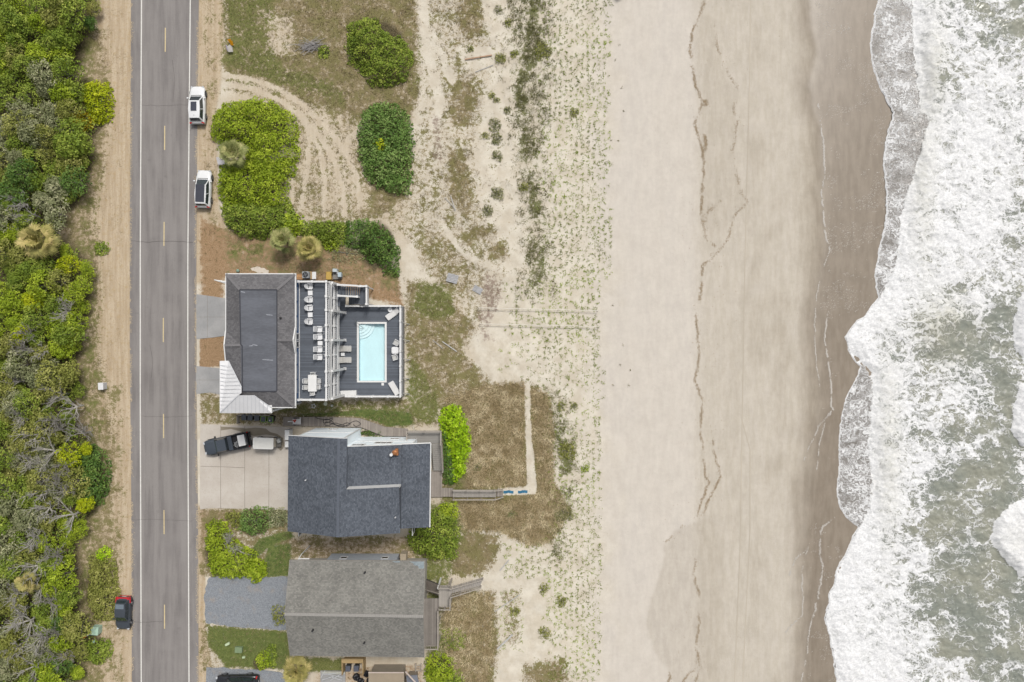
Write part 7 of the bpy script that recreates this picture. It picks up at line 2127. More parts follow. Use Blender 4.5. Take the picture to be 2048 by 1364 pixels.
LM = {
    'green': leaf_mat('leaf_green', (62, 82, 26), (110, 128, 44), (158, 168, 76)),
    'bright': leaf_mat('leaf_bright', (82, 102, 20), (128, 146, 34), (170, 182, 62)),
    'yellow': leaf_mat('leaf_yellow_green', (104, 116, 10), (146, 158, 20), (186, 188, 44)),
    'olive': leaf_mat('leaf_olive', (80, 88, 34), (120, 124, 58), (162, 160, 94)),
    'grey': leaf_mat('leaf_grey_green', (84, 92, 58), (124, 128, 92), (168, 166, 134)),
    'dark': leaf_mat('leaf_dark', (46, 66, 28), (76, 104, 44), (118, 140, 70)),
    'cool': leaf_mat('leaf_cool_green', (62, 88, 40), (98, 126, 60), (144, 162, 98)),
    'lime': leaf_mat('leaf_lime', (86, 116, 8), (132, 164, 18), (180, 204, 56)),
    'gold': leaf_mat('leaf_gold', (112, 104, 16), (160, 146, 28), (196, 176, 58)),
    'dune': leaf_mat('leaf_dune', (74, 82, 46), (108, 112, 68), (148, 146, 100)),
    'maroon': leaf_mat('leaf_maroon', (60, 26, 22), (98, 46, 36), (84, 92, 46)),
}
bark = mat('grey_bark', C(140, 134, 126, .9), .9, .25, 5)
bare_m = mat('bare_twig', C(158, 154, 146), .9, .22, 4)
bare_w = mat('bleached_twig', C(186, 182, 174), .9, .18, 4)

def leaf_cloud(domes, leaf, dens, seed, flat=.85, low=-.15, jit=.55):
    rg = np.random.default_rng(seed)
    P, N, T = [], [], []
    for (x, y, z, r) in domes:
        n = max(8, int(dens * r * r))
        d = rg.normal(size=(n, 3)); d[:, 2] = np.abs(d[:, 2]) * 1.05 + low
        d /= np.linalg.norm(d, axis=1)[:, None]
        rr = r * (1.06 - .42 * rg.random(n) ** 1.7)
        P.append(np.stack([x + d[:, 0] * rr, y + d[:, 1] * rr, z + d[:, 2] * rr * flat], -1))
        N.append(d + rg.normal(0, jit, (n, 3)) + np.array([0, 0, .35]))
        T.append(np.clip(rg.random() * .62 + rg.random(n) * .42, 0, 1))
    P = np.concatenate(P); N = np.concatenate(N); T = np.concatenate(T)
    N /= np.linalg.norm(N, axis=1)[:, None] + 1e-9
    n = len(P)
    a = rg.normal(size=(n, 3)); u = np.cross(N, a); u /= np.linalg.norm(u, axis=1)[:, None] + 1e-9
    v = np.cross(N, u)
    s = leaf * rg.uniform(.6, 1.35, n)[:, None]
    V = np.zeros((n, 4, 3))
    V[:, 0] = P + u * s; V[:, 1] = P + v * s * .62; V[:, 2] = P - u * s; V[:, 3] = P - v * s * .62
    return V.reshape(-1, 3), T

def limbs(mb, base, tips, r0):
    """a tapered trunk that forks to the given tips"""
    b = Vector(base)
    c = sum((Vector(t) for t in tips), Vector()) / len(tips)
    fork = b.lerp(c, .45); fork.x += .05
    mb.tube([tuple(b), tuple(b.lerp(fork, .5) + Vector((.04, -.03, 0))), tuple(fork)], [r0, r0 * .8, r0 * .62], 7)
    for t in tips:
        t = Vector(t); m_ = fork.lerp(t, .5) + Vector((0, 0, .12))
        mb.tube([tuple(fork), tuple(m_), tuple(t)], [r0 * .55, r0 * .36, r0 * .14], 5)

def shrub_poly(name, label, cat, poly, hgt, mk, dr=(.30, .70), leaf=.11, dens=200, fall=.8, seed=1, spacing=.62, group=None, extra=None, jit=.55):
    """bush whose outline on the ground is given in photo pixels (pulled in for the height of its edge)"""
    rg = random.Random(seed)
    pw = [W2(x, y, hgt * .55) for (x, y) in poly]
    ax = np.array([p[0] for p in pw]); ay = np.array([p[1] for p in pw])
    cx, cy = float(ax.mean()), float(ay.mean())
    cand = []
    tries = int((ax.max() - ax.min()) * (ay.max() - ay.min()) * 60) + 80
    X = np.array([rg.uniform(ax.min(), ax.max()) for _ in range(tries)]); Y = np.array([rg.uniform(ay.min(), ay.max()) for _ in range(tries)])
    D = -sdist(X, Y, pw) + min(1.3, .25 * float(ax.max() - ax.min())) * (fbm(X * 10, Y * 10, 8, 3, seed + 5) - .5)
    doms = []
    for x, y, d in zip(X, Y, D):
        if d < -.04:
            if d > -.42 and rg.random() < .10: doms.append((x, y, rg.uniform(.02, .22), rg.uniform(.10, .2)))
            continue
        r = min(rg.uniform(*dr), d + .34)
        if any((x - a) ** 2 + (y - b) ** 2 < (spacing * (r + q)) ** 2 * .42 for (a, b, c, q) in doms): continue
        h = hgt * (1 - math.exp(-(d + .1) / fall)) * (.30 + 1.25 * float(fbm(x * 10, y * 10, 11, 3, seed))) + rg.uniform(-.12, .22)
        doms.append((x, y, max(.05, h - r * .8), r))
    if not doms: doms.append((cx, cy, hgt * .3, .3))
    gzv = float(ground_z(cx * PXM + 1024, 682 - cy * PXM))
    t = thing(name, label, cat, (cx, cy, gzv), group)
    V, T = leaf_cloud([(a - cx, b - cy, c, r) for (a, b, c, r) in doms], leaf, dens, seed, jit=jit)
    np_mesh('foliage', V, 4, LM[mk], t, tone=T)
    tips = [(a, b, c + gzv) for (a, b, c, r) in rg.sample(doms, min(6, len(doms)))]
    mb = MB(); limbs(mb, (cx, cy, gzv - .05), tips, .09); mb.build('stem', bark, t)
    return t

def tree_proto(seed, r=1.9, h=3.6, ndome=15, leaf=.125, dens=150, mk='green', lobes=(.42, .85)):
    rg = random.Random(seed)
    t = thing('tree', '', 'tree')
    doms = []
    ex, ang = rg.uniform(.72, 1.0), rg.uniform(0, 3.14)
    for k in range(ndome):
        for _ in range(30):
            a = rg.uniform(0, 6.283); q = math.sqrt(rg.random()) * r * .82
            x, y = q * math.cos(a), q * math.sin(a) * ex
            x, y = x * math.cos(ang) - y * math.sin(ang), x * math.sin(ang) + y * math.cos(ang)
            rr = rg.uniform(*lobes)
            if all((x - p[0]) ** 2 + (y - p[1]) ** 2 > (.55 * (rr + p[3])) ** 2 for p in doms): break
        z = h * (.98 - .40 * (q / r) ** 2) - rr * .85 + rg.uniform(-.35, .25)
        doms.append((x, y, z, rr))
    V, T = leaf_cloud(doms, leaf, dens, seed)
    f = np_mesh('crown', V, 4, LM[mk], t, tone=T)
    mb = MB(); limbs(mb, (0, 0, -.1), [(d[0], d[1], d[2]) for d in doms[:7]], .11); mb.build('trunk', bark, t)
    return t

def bare_proto(seed, spread=1.5, h=2.2, m=None, lean=(0, 0), n1=9):
    rg = random.Random(seed)
    t = thing('bare_tree', '', 'tree')
    mb = MB()
    fork = Vector((0, 0, h * .35))
    mb.tube([(0, 0, -.1), (.03, .02, h * .2), tuple(fork)], [.10, .085, .07], 6)
    def grow(p, d, L, r, lev):
        pts = [p]; q = p.copy(); dd = d.copy()
        ns = 4
        for k in range(ns):
            dd = (dd + Vector((rg.uniform(-.32, .32), rg.uniform(-.32, .32), rg.uniform(-.12, .16)))).normalized()
            q = q + dd * (L / ns); pts.append(q.copy())
        mb.tube([tuple(a) for a in pts], [r * (1 - .75 * i / ns) for i in range(ns + 1)], 4 if lev else 5, False)
        if lev < 2:
            for k in range(rg.randint(4, 6) if lev == 0 else rg.randint(3, 5)):
                i = rg.randint(1, ns); s = pts[i]
                e = (dd + Vector((rg.uniform(-.9, .9), rg.uniform(-.9, .9), rg.uniform(-.1, .5)))).normalized()
                grow(s, e, L * rg.uniform(.35, .6), r * .52, lev + 1)
    for k in range(n1):
        a = rg.uniform(0, 6.283)
        d = Vector((math.cos(a) + lean[0], math.sin(a) + lean[1], rg.uniform(.35, 1.0))).normalized()
        grow(fork, d, spread * rg.uniform(.7, 1.15), .058, 0)
    mb.build('branches', m or bare_m, t)
    return t

# palms
palm_mats = {'green': leaf_mat('palm_green', (84, 92, 48), (124, 128, 78), (176, 170, 118), trans=.15), 'gold': leaf_mat('palm_gold', (104, 104, 58), (140, 134, 78), (186, 168, 114), trans=.15)}
def palm(x, y, h, r, lab, mk='green', seed=1, nf=34):
    rg = random.Random(seed)
    q = W(x, y, h); gzv = max(0.0, float(ground_z(x, y)))
    t = thing('palm_tree', lab, 'palm', (q[0], q[1], 0), 'sabal palms' if False else None)
    mb = MB(); mb.tube([(q[0], q[1], -.1), (q[0] + .03, q[1], h * .5), (q[0], q[1], h - .1)], [.22, .19, .17], 9); mb.build('trunk', mat('palm_trunk', C(136, 122, 100), .9, .3, 7), t)
    Vv, Tt = [], []
    for k in range(nf):
        a = k * 2.39996 + rg.uniform(-.2, .2); el = R(rg.uniform(-28, 62)) if k > 8 else R(rg.uniform(45, 80))
        L = r * (rg.uniform(.42, .62) if k > 10 else rg.uniform(.08, .25))
        d = Vector((math.cos(a) * math.cos(el), math.sin(a) * math.cos(el), math.sin(el)))
        c = Vector((0, 0, h - .05)) + d * L * .95
        side = d.cross(Vector((0, 0, 1))).normalized(); up = side.cross(d)
        tone = rg.random() * .6
        # stalk
        s0 = Vector((0, 0, h - .1))
        Vv += [s0 + side * .02, c + side * .015, c - side * .015, s0 - side * .02]; Tt.append(.9)
        nb = 15
        for b in range(nb):
            th = (b / (nb - 1) - .5) * 2.75
            e = (d * math.cos(th) + side * math.sin(th)).normalized()
            ln = r * .50 * (1 - .22 * abs(th) / 1.4) * rg.uniform(.85, 1.1)
            w_ = e.cross(up).normalized() * .030 * r / 1.3
            m_ = c + e * ln * .6 + up * .05; tip = c + e * ln - Vector((0, 0, ln * rg.uniform(.10, .42)))
            Vv += [c, m_ + w_, tip, m_ - w_]; Tt.append(min(1, tone + rg.random() * .4))
    np_mesh('fronds', np.array([tuple(v) for v in Vv]), 4, palm_mats[mk], t, tone=Tt)
    return t
palm(466, 306, 3.0, 1.95, 'round grey-green palm beside the tilted white sign', 'green', 3, 44)
palm(565, 480, 2.8, 1.8, 'left of the pair of palms above the blue house', 'green', 4, 38)
palm(617, 497, 2.8, 1.85, 'right, yellower one of the two palms above the blue house', 'gold', 5, 38)
palm(77, 481, 3.4, 2.5, 'big orange-tinged palm inside the roadside wood', 'gold', 6, 44)
palm(592, 1343, 3.2, 2.0, 'feathery olive-gold palm just below the corner of the grey-roofed house', 'gold', 8, 44)
palm(55, 1166, 3.2, 1.6, 'yellowish palm half hidden among grey trees in the lower wood', 'gold', 9, 28)

# named bushes with traced outlines -------------------------------------------------
SH = [
 ('shrub', 'big rounded olive-green bush alone near the top of the lot', [(690, 72), (700, 46), (730, 31), (746, 33), (762, 58), (790, 74), (815, 92), (823, 112), (815, 140), (790, 160), (760, 168), (735, 156), (715, 130), (695, 115)], 2.2, 'green', 11, {}),
 ('shrub', 'large cool green bush with long blades, below the rounded olive bush', [(722, 230), (745, 208), (775, 205), (800, 222), (820, 245), (825, 300), (818, 340), (812, 385), (790, 388), (755, 370), (735, 345), (720, 310), (717, 260)], 1.3, 'cool', 12, dict(dr=(.25, .5), leaf=.12, fall=.4, jit=.9)),
 ('shrub', 'small yellow-green mound growing inside the cool green bush', [(744, 280), (755, 272), (768, 278), (774, 292), (766, 303), (752, 300)], 2.3, 'yellow', 13, dict(dr=(.25, .4))),
 ('shrub', 'broad yellow-green thicket behind the round palm, upper part', [(418, 245), (432, 215), (470, 198), (530, 199), (570, 220), (594, 258), (588, 310), (576, 348), (510, 350), (492, 318), (482, 286), (450, 280), (436, 292), (424, 280)], 2.3, 'bright', 14, {}),
 ('shrub', 'yellow-green thicket between the round palm and the glass-roofed car', [(430, 328), (478, 322), (500, 318), (578, 316), (578, 350), (562, 392), (572, 412), (500, 418), (446, 420), (436, 390), (432, 360)], 2.3, 'bright', 15, {}),
 ('shrub', 'green thicket at the lower end of the row, above the brown grass', [(440, 406), (500, 404), (570, 402), (588, 428), (592, 446), (560, 462), (520, 476), (480, 468), (452, 452)], 2.2, 'green', 16, {}),
 ('shrub', 'bright lime bush above the left palm of the pair', [(556, 440), (575, 425), (595, 432), (602, 450), (590, 466), (566, 468), (556, 458)], 2.0, 'bright', 17, dict(dr=(.3, .5), leaf=.14)),
 ('hedge', 'green hedge running from the pair of palms toward the dune', [(600, 445), (650, 440), (690, 446), (692, 486), (650, 484), (612, 474), (598, 462)], 1.9, 'green', 18, {}),
 ('hedge', 'dark green hedge end bending down toward the pool deck', [(690, 440), (740, 440), (768, 460), (792, 500), (797, 548), (775, 550), (748, 522), (715, 496), (692, 488)], 1.8, 'dark', 19, {}),
 ('shrub', 'small bright green bush below the hedge, right of the palms', [(648, 470), (668, 468), (676, 490), (664, 500), (648, 492)], 1.2, 'bright', 20, {}),
 ('shrub', 'grey twiggy bush at the foot of the hedge', [(655, 496), (690, 492), (720, 500), (728, 522), (700, 524), (668, 520)], .8, 'grey', 21, dict(leaf=.07, dens=90)),
 ('shrub', 'vivid lime green bush beside the raised deck', [(880, 832), (898, 812), (918, 818), (930, 845), (940, 888), (934, 930), (924, 955), (908, 962), (902, 920), (898, 886), (884, 862)], 1.4, 'lime', 22, dict(dr=(.28, .5), leaf=.13, dens=220)),
 ('shrub', 'dark green strip of bushes between the lime bush and the deck stairs', [(886, 862), (898, 890), (902, 930), (908, 966), (890, 968), (886, 910)], .9, 'dark', 23, {}),
 ('shrub', 'mid green bush below the lower boardwalk by the dark-roofed house', [(812, 1082), (850, 1042), (872, 1020), (900, 1032), (916, 1058), (914, 1090), (905, 1122), (870, 1122), (845, 1106)], 1.5, 'green', 24, {}),
 ('shrub', 'bright green top bush just below the beach ramp', [(876, 1016), (890, 1008), (908, 1012), (916, 1030), (900, 1042), (882, 1036)], 1.6, 'bright', 25, {}),
 ('shrub', 'leafy lime bush at the gravel corner of the lower garden', [(492, 1128), (510, 1122), (526, 1136), (527, 1150), (508, 1167), (494, 1156), (484, 1142)], 1.7, 'bright', 26, dict(dr=(.25, .45), leaf=.16)),
 ('shrub', 'green bushes along the road edge of the lower garden', [(411, 1060), (430, 1047), (446, 1056), (454, 1086), (478, 1098), (508, 1112), (500, 1136), (484, 1158), (450, 1158), (424, 1150), (413, 1120), (407, 1092)], 1.8, 'bright', 27, {}),
 ('shrub', 'rounded light green bush by the lower edge of the concrete drive', [(478, 1030), (505, 1017), (530, 1022), (540, 1048), (524, 1066), (494, 1074), (476, 1056)], 1.7, 'cool', 28, dict(dr=(.25, .45), leaf=.09)),
 ('shrub', 'grey-green wispy bush against the wall of the dark-roofed house', [(534, 1024), (560, 1020), (574, 1030), (572, 1050), (540, 1056)], 1.3, 'grey', 29, {}),
 ('shrub', 'dark olive bush between the grey branches and the light green bush', [(448, 1034), (470, 1026), (480, 1034), (476, 1062), (460, 1052)], 1.3, 'olive', 30, {}),
 ('shrub', 'yellow-green bush at the bottom right of the grey-roofed house', [(850, 1332), (866, 1312), (890, 1312), (906, 1330), (900, 1362), (880, 1380), (852, 1364)], 1.6, 'bright', 31, {}),
 ('shrub', 'dark green bush at the bottom edge right of the yellow-green one', [(902, 1346), (916, 1346), (930, 1380), (924, 1420), (880, 1420), (884, 1374)], 1.2, 'green', 32, {}),
 ('shrub', 'bright leafy bush on the lower lawn near the black car', [(510, 1324), (522, 1308), (534, 1310), (538, 1332), (520, 1340)], 1.1, 'bright', 33, dict(dr=(.25, .4))),
 ('shrub', 'dark bush with white flowers on the lower lawn', [(534, 1296), (546, 1294), (550, 1316), (546, 1336), (538, 1332)], 1.0, 'green', 34, dict(dr=(.22, .35))),
 ('shrub', 'sparse olive tree leaning against the left gable of the grey-roofed house', [(538, 1226), (555, 1218), (572, 1222), (574, 1248), (548, 1256)], 2.6, 'olive', 35, dict(dr=(.25, .4), dens=70)),
 ('shrub', 'low green bush on the dune below the grey house deck', [(884, 1262), (910, 1256), (930, 1268), (926, 1290), (900, 1300), (886, 1286)], .5, 'green', 36, dict(dr=(.2, .35), leaf=.07)),
 ('shrub', 'small green clump on the upper lot beside the silvery branches', [(636, 98), (650, 92), (658, 102), (650, 114), (638, 112)], .6, 'green', 37, dict(dr=(.2, .32))),
 ('shrub', 'round yellow-green bush bulging toward the road near the upper car', [(160, 170), (185, 158), (208, 166), (217, 200), (212, 236), (190, 242), (172, 220), (162, 195)], 2.0, 'yellow', 38, {}),
 ('shrub', 'golden bush left of the round yellow-green roadside bush', [(128, 222), (150, 216), (172, 228), (178, 248), (150, 256), (132, 244)], 2.2, 'gold', 39, {}),
 ('shrub', 'olive bush column at the sandy verge above the red-tailed car', [(180, 1120), (205, 1112), (224, 1124), (229, 1190), (222, 1240), (190, 1246), (172, 1200)], 1.3, 'olive', 40, {}),
 ('shrub', 'small lime bush on top of the olive bush column by the verge', [(188, 1106), (205, 1098), (216, 1108), (210, 1124), (192, 1126)], 1.4, 'lime', 41, dict(dr=(.25, .4))),
 ('shrub', 'green bush at the wood edge below the mint transformer box', [(172, 1290), (200, 1286), (216, 1290), (214, 1314), (190, 1334), (168, 1318)], 1.4, 'green', 42, {}),
 ('shrub', 'dark green rounded bush at the verge opposite the concrete driveway', [(150, 905), (180, 890), (206, 915), (212, 960), (204, 1000), (180, 1012), (156, 990), (146, 940)], 1.7, 'dark', 43, {}),
 ('shrub', 'small dark green tuft bush on the verge right of the big palm', [(188, 490), (202, 484), (214, 496), (208, 508), (192, 508)], .8, 'green', 44, dict(dr=(.22, .35))),
 ('flowerbed', 'row of dark green bushes between plank walkway and pale blue wall', [(716, 862), (740, 862), (768, 865), (771, 873), (740, 872), (718, 872)], 1.0, 'dark', 45, dict(dr=(.2, .34), leaf=.08)),
]
for (nm, lab, poly, h, mk, sd, kw) in SH:
    shrub_poly(nm, lab, 'bush' if nm == 'shrub' else nm, poly, h, mk, seed=sd, **kw)
t = bare_proto(71, 1.9, 1.5, bare_w, (1.2, .55), 11); t['label'] = 'fan of bleached bare branches in the lower garden by the road'; q = W(455, 1092); place(t, (q[0], q[1], 0)); t.name = 'bare_shrub'; t['category'] = 'bush'

# the wood left of the road -----------------------------------------------------------
protos = [tree_proto(100 + k, r=rnd.uniform(1.7, 2.1), h=rnd.uniform(2.8, 3.8), ndome=rnd.randint(24, 32), leaf=rnd.uniform(.10, .125), lobes=(.34, .68), dens=190) for k in range(9)]
bares = [bare_proto(200 + k, rnd.uniform(1.2, 1.6), rnd.uniform(2.4, 3.2), bare_m if k % 2 else bare_w, (rnd.uniform(-.2, .9), rnd.uniform(-.3, .6)), rnd.randint(9, 12)) for k in range(5)]
KIND = {'green': 'green', 'bright': 'bright green', 'yellow': 'yellow-green', 'olive': 'olive', 'grey': 'grey-green', 'dark': 'dark green', 'gold': 'golden', 'cool': 'cool green'}
def wood_kind(x, y, rg):
    r_ = rg.random()
    if y < 140: ch = [('green', .4), ('bright', .3), ('olive', .2), ('dark', .1)]
    elif y < 340 and x < 110: ch = [('grey', .45), ('olive', .3), ('green', .25)]
    elif y < 340: ch = [('green', .35), ('bright', .4), ('yellow', .15), ('olive', .1)]
    elif y < 440: ch = [('green', .5), ('dark', .25), ('grey', .25)]
    elif y < 700: ch = [('bright', .42), ('green', .28), ('yellow', .10), ('olive', .20)]
    elif y < 1060 and x < 120: ch = [('grey', .24), ('olive', .38), ('green', .38)]
    elif y < 1060: ch = [('bright', .35), ('green', .35), ('yellow', .2), ('olive', .1)]
    else: ch = [('bright', .32), ('olive', .25), ('green', .20), ('grey', .13), ('dark', .1)] if x > 70 else [('grey', .24), ('olive', .36), ('green', .40)]
    s = 0
    for k, p_ in ch:
        s += p_
        if r_ <= s: return k
    return ch[0][0]
MARKS = [(25, 'level with the photo top'), (90, 'level with the yellow-orange sign'), (150, 'above the upper white car'), (209, 'opposite the upper white car'), (262, 'below the upper white car'), (320, 'opposite the tilted white sign'),
         (377, 'opposite the glass-roofed car'), (430, 'just above the orange-tinged palm'), (481, 'level with the orange-tinged palm'), (535, 'just below the orange-tinged palm'), (585, 'opposite the blue house top'), (635, 'opposite the upper grey drive'),
         (690, 'opposite the blue house middle'), (735, 'just above the grey utility box'), (772, 'level with the grey utility box'), (825, 'opposite the white porch roof'), (886, 'opposite the dark pickup'), (940, 'opposite the concrete drive'),
         (1000, 'opposite the concrete drive bottom'), (1060, 'opposite the lower garden'), (1115, 'opposite the leafy lime bush'), (1170, 'opposite the gravel drive'), (1227, 'level with the red-tailed car'), (1270, 'level with the mint transformer'), (1320, 'opposite the lower lawn'), (1364, 'at the photo bottom')]
def where(x, y):
    mk = min(MARKS, key=lambda m: abs(m[0] - y))[1]
    col = 'at the left photo edge' if x < 38 else ('deep in the wood' if x < 85 else ('midway in the wood' if x < 130 else 'at the wood edge'))
    return col + ', ' + mk
rg = random.Random(42)
pts_w = []
skip = [(77, 481, 46), (190, 200, 36), (152, 236, 24), (200, 1180, 44), (190, 1300, 26), (180, 950, 40), (205, 1110, 20), (182, 1266, 44), (55, 1166, 26)]
for _ in range(9000):
    x, y = rg.uniform(-40, 215), rg.uniform(-40, 1400)
    if any((x - a) ** 2 + (y - b) ** 2 < r_ * r_ for a, b, r_ in skip): continue
    if any((x - a) ** 2 + (y - b) ** 2 < 28 ** 2 for a, b in pts_w): continue
    pts_w.append((x, y))
arr = np.array(pts_w); dd = sdist(arr[:, 0], arr[:, 1], WOOD)
BAREP = [(75, 935), (100, 960), (85, 1020), (75, 1100), (70, 1180), (25, 1240), (85, 1310), (28, 398), (20, 440), (55, 428), (120, 622), (42, 668), (70, 700), (25, 765), (108, 790), (30, 838), (92, 845), (60, 872), (112, 862), (95, 905), (48, 925), (118, 935), (70, 985), (122, 990), (132, 1035), (55, 1082), (98, 1118), (60, 1140), (86, 1218), (45, 1250), (65, 1285), (100, 1275), (20, 1302), (122, 1325), (60, 1340), (20, 1190), (30, 700), (140, 815), (150, 870)]
ent = []
first_used = set()
def use(pr, k, key):
    if key in first_used: return dup(pr)
    first_used.add(key); return pr
for (x, y), d in zip(pts_w, dd):
    if d > -11: continue
    k = rg.randrange(len(protos)); o = use(protos[k], k, ('t', k))
    kind = wood_kind(x, y, rg)
    sc = rg.uniform(.74, 1.16) * (1.0 if d < -34 else .66)
    nearbare = any((x - a) ** 2 + (y - b) ** 2 < 17 ** 2 for a, b in BAREP)
    if nearbare: sc *= .72
    q = W(x, y, 3.0 * sc)
    place(o, (q[0], q[1], 0), rg.uniform(0, 6.28), (sc * rg.uniform(.9, 1.15), sc * rg.uniform(.85, 1.1), sc * rg.uniform(.85, 1.15)))
    for ch in o.children:
        if ch.name.startswith('crown'):
            ch.material_slots[0].link = 'OBJECT'; ch.material_slots[0].material = LM[kind]
    ent.append((o, KIND[kind] + ' tree', x, y))
for i, (x, y) in enumerate(BAREP):
    k = i % len(bares); o = use(bares[k], k, ('b', k))
    sc = rg.uniform(.85, 1.15); q = W(x, y, 3.2 * sc)
    place(o, (q[0], q[1], .75), rg.uniform(-.6, .9), sc * 1.2)
    ent.append((o, 'bare grey-branched tree', x, y))
groups_ = {}
for o, kd, x, y in ent: groups_.setdefault((kd, where(x, y)), []).append((y, x, o))
for (kd, wh), lst in groups_.items():
    lst.sort(key=lambda e: (e[0], e[1]))
    names = {1: [''], 2: ['upper ', 'lower '], 3: ['uppermost ', 'middle ', 'lowest ']}.get(len(lst), ['uppermost ', 'second ', 'third ', 'fourth ', 'fifth ', 'sixth '])
    for n_, (_, _, o) in zip(names, lst):
        o['label'] = n_ + kd + ' ' + wh; o['category'] = 'tree'; o['group'] = 'trees of the roadside wood'
# undergrowth of the wood: one low carpet of leaves that nobody could count
n = 45000
P = np.stack([nr.uniform(-40, 225, n), nr.uniform(-40, 1404, n)], -1)
ok = sdist(P[:, 0], P[:, 1], WOOD) + 26 * (fbm(P[:, 0], P[:, 1], 24, 3, 81) - .5) < -4
def cloud_from_px(P, zlo, zhi, leaf, seed, up=.6, asp=.62):
    rg_ = np.random.default_rng(seed); n = len(P)
    pos = np.stack([(P[:, 0] - 1024) / PXM, (682 - P[:, 1]) / PXM, ground_z(P[:, 0], P[:, 1]) + rg_.uniform(zlo, zhi, n)], -1)
    N = rg_.normal(0, 1, (n, 3)); N[:, 2] = np.abs(N[:, 2]) + up; N /= np.linalg.norm(N, axis=1)[:, None]
    u = np.cross(N, rg_.normal(size=(n, 3))); u /= np.linalg.norm(u, axis=1)[:, None]; v = np.cross(N, u)
    s = leaf * rg_.uniform(.6, 1.3, n)[:, None]
    V = np.stack([pos + u * s, pos + v * s * asp, pos - u * s, pos - v * s * asp], 1)
    return V.reshape(-1, 3), rg_.random(n)
V, T = cloud_from_px(P[ok], .05, 1.3, .13, 5)
o = np_mesh('undergrowth', V, 4, LM['green'], tone=T); o['kind'] = 'stuff'

# grasses ------------------------------------------------------------------------------
def blades(name, P, hmin, hmax, wid, m, seed, lean=.8, tone=None):
    """one triangle blade per point, rooted on the ground"""
    rg_ = np.random.default_rng(seed); n = len(P)
    x = (P[:, 0] - 1024) / PXM; y = (682 - P[:, 1]) / PXM; z = ground_z(P[:, 0], P[:, 1]) - .01
    a = rg_.uniform(0, 6.283, n); h = rg_.uniform(hmin, hmax, n); l = h * lean * rg_.uniform(.3, 1.2, n)
    w = wid * rg_.uniform(.6, 1.4, n)
    px_, py_ = -np.sin(a) * w, np.cos(a) * w
    V = np.stack([np.stack([x + px_, y + py_, z], -1), np.stack([x - px_, y - py_, z], -1), np.stack([x + np.cos(a) * l, y + np.sin(a) * l, z + h], -1)], 1)
    o = np_mesh(name, V.reshape(-1, 3), 3, m, tone=rg_.random(n) if tone is None else tone)
    o['kind'] = 'stuff'
    return o
def sow(n, box, maskfun, seed):
    rg_ = np.random.default_rng(seed)
    P = np.stack([rg_.uniform(box[0], box[2], n), rg_.uniform(box[1], box[3], n)], -1)
    return P[rg_.random(n) < maskfun(P[:, 0], P[:, 1])]
dry_m = leaf_mat('dry_grass', (112, 98, 66), (150, 134, 98), (196, 182, 146), k=1.1, trans=.1)
grn_m = leaf_mat('green_grass', (76, 92, 34), (112, 122, 58), (156, 158, 96), k=1.1, trans=.15)
dune_m = leaf_mat('dune_grass', (88, 94, 52), (128, 128, 80), (174, 166, 120), k=1.1, trans=.15)
lawn_m = leaf_mat('lawn_grass', (66, 90, 38), (90, 112, 50), (120, 136, 68), k=1.1, trans=.15)
pat = lambda x, y, s, sd: fbm(x, y, s, 4, sd, .6)
D_f = lambda x, y: np.clip(sst(.42, .62, look(msk['D'], x, y) + 1.1 * (pat(x, y, 22, 91) - .5)) * (look(msk['D'], x, y) > .1), 0, 1)
blades('dry_grass', sow(330000, (130, -20, 1160, 1390), D_f, 1), .08, .26, .022, dry_m, 1)
G_f = lambda x, y: np.clip(sst(.35, .65, look(msk['G'], x, y) + .9 * (pat(x, y, 22, 92) - .5)) * (look(msk['G'], x, y) > .1), 0, 1)
blades('green_grass', sow(260000, (130, -20, 1060, 1390), G_f, 2), .07, .22, .02, grn_m, 2)
L_f = lambda x, y: look(msk['L'], x, y)
blades('lawn_grass', sow(420000, (400, 800, 840, 1350), L_f, 3), .04, .09, .016, lawn_m, 3, .6)
bg_poly = [(890, 800), (960, 770), (1050, 764), (1046, 860), (1048, 970), (940, 974), (925, 900)]
bg2 = [(1064, 775), (1098, 790), (1108, 850), (1106, 960), (1142, 1020), (1100, 1085), (1060, 1090), (1000, 1062), (925, 1060), (912, 1004), (1050, 1000), (1080, 985), (1068, 870)]
bg3 = [(885, 1184), (985, 1184), (990, 1290), (975, 1380), (930, 1380), (885, 1300)]
B_f = lambda x, y: np.clip(np.maximum(np.maximum(sst(6, -8, sdist(x, y, bg_poly)), sst(6, -8, sdist(x, y, bg2))), .6 * sst(6, -10, sdist(x, y, bg3))), 0, 1)
beach_m = leaf_mat('beach_grass', (126, 110, 78), (160, 144, 112), (204, 190, 160), k=1.8, trans=.1)
Pg = sow(110000, (880, 760, 1150, 1390), B_f, 31)
blades('beach_grass', Pg, .16, .46, .024, beach_m, 31, 1.3, np.clip(fbm(Pg[:, 0], Pg[:, 1], 12, 3, 96) * 1.5 - .25 + nr.uniform(-.25, .25, len(Pg)), 0, 1))
V_f = lambda x, y: np.clip(sst(.50, .66, pat(x, y, 20, 97)) * (sst(262, 244, x) * sst(150, 215, x) + sst(398, 404, x) * sst(446, 430, x) * ((y < 500) | (y > 1020))), 0, 1)
blades('verge_grass', sow(90000, (150, -20, 446, 1390), V_f, 32), .05, .16, .02, leaf_mat('verge_leaf', (120, 108, 60), (168, 148, 96), (204, 186, 134), k=1.2, trans=.1), 32)
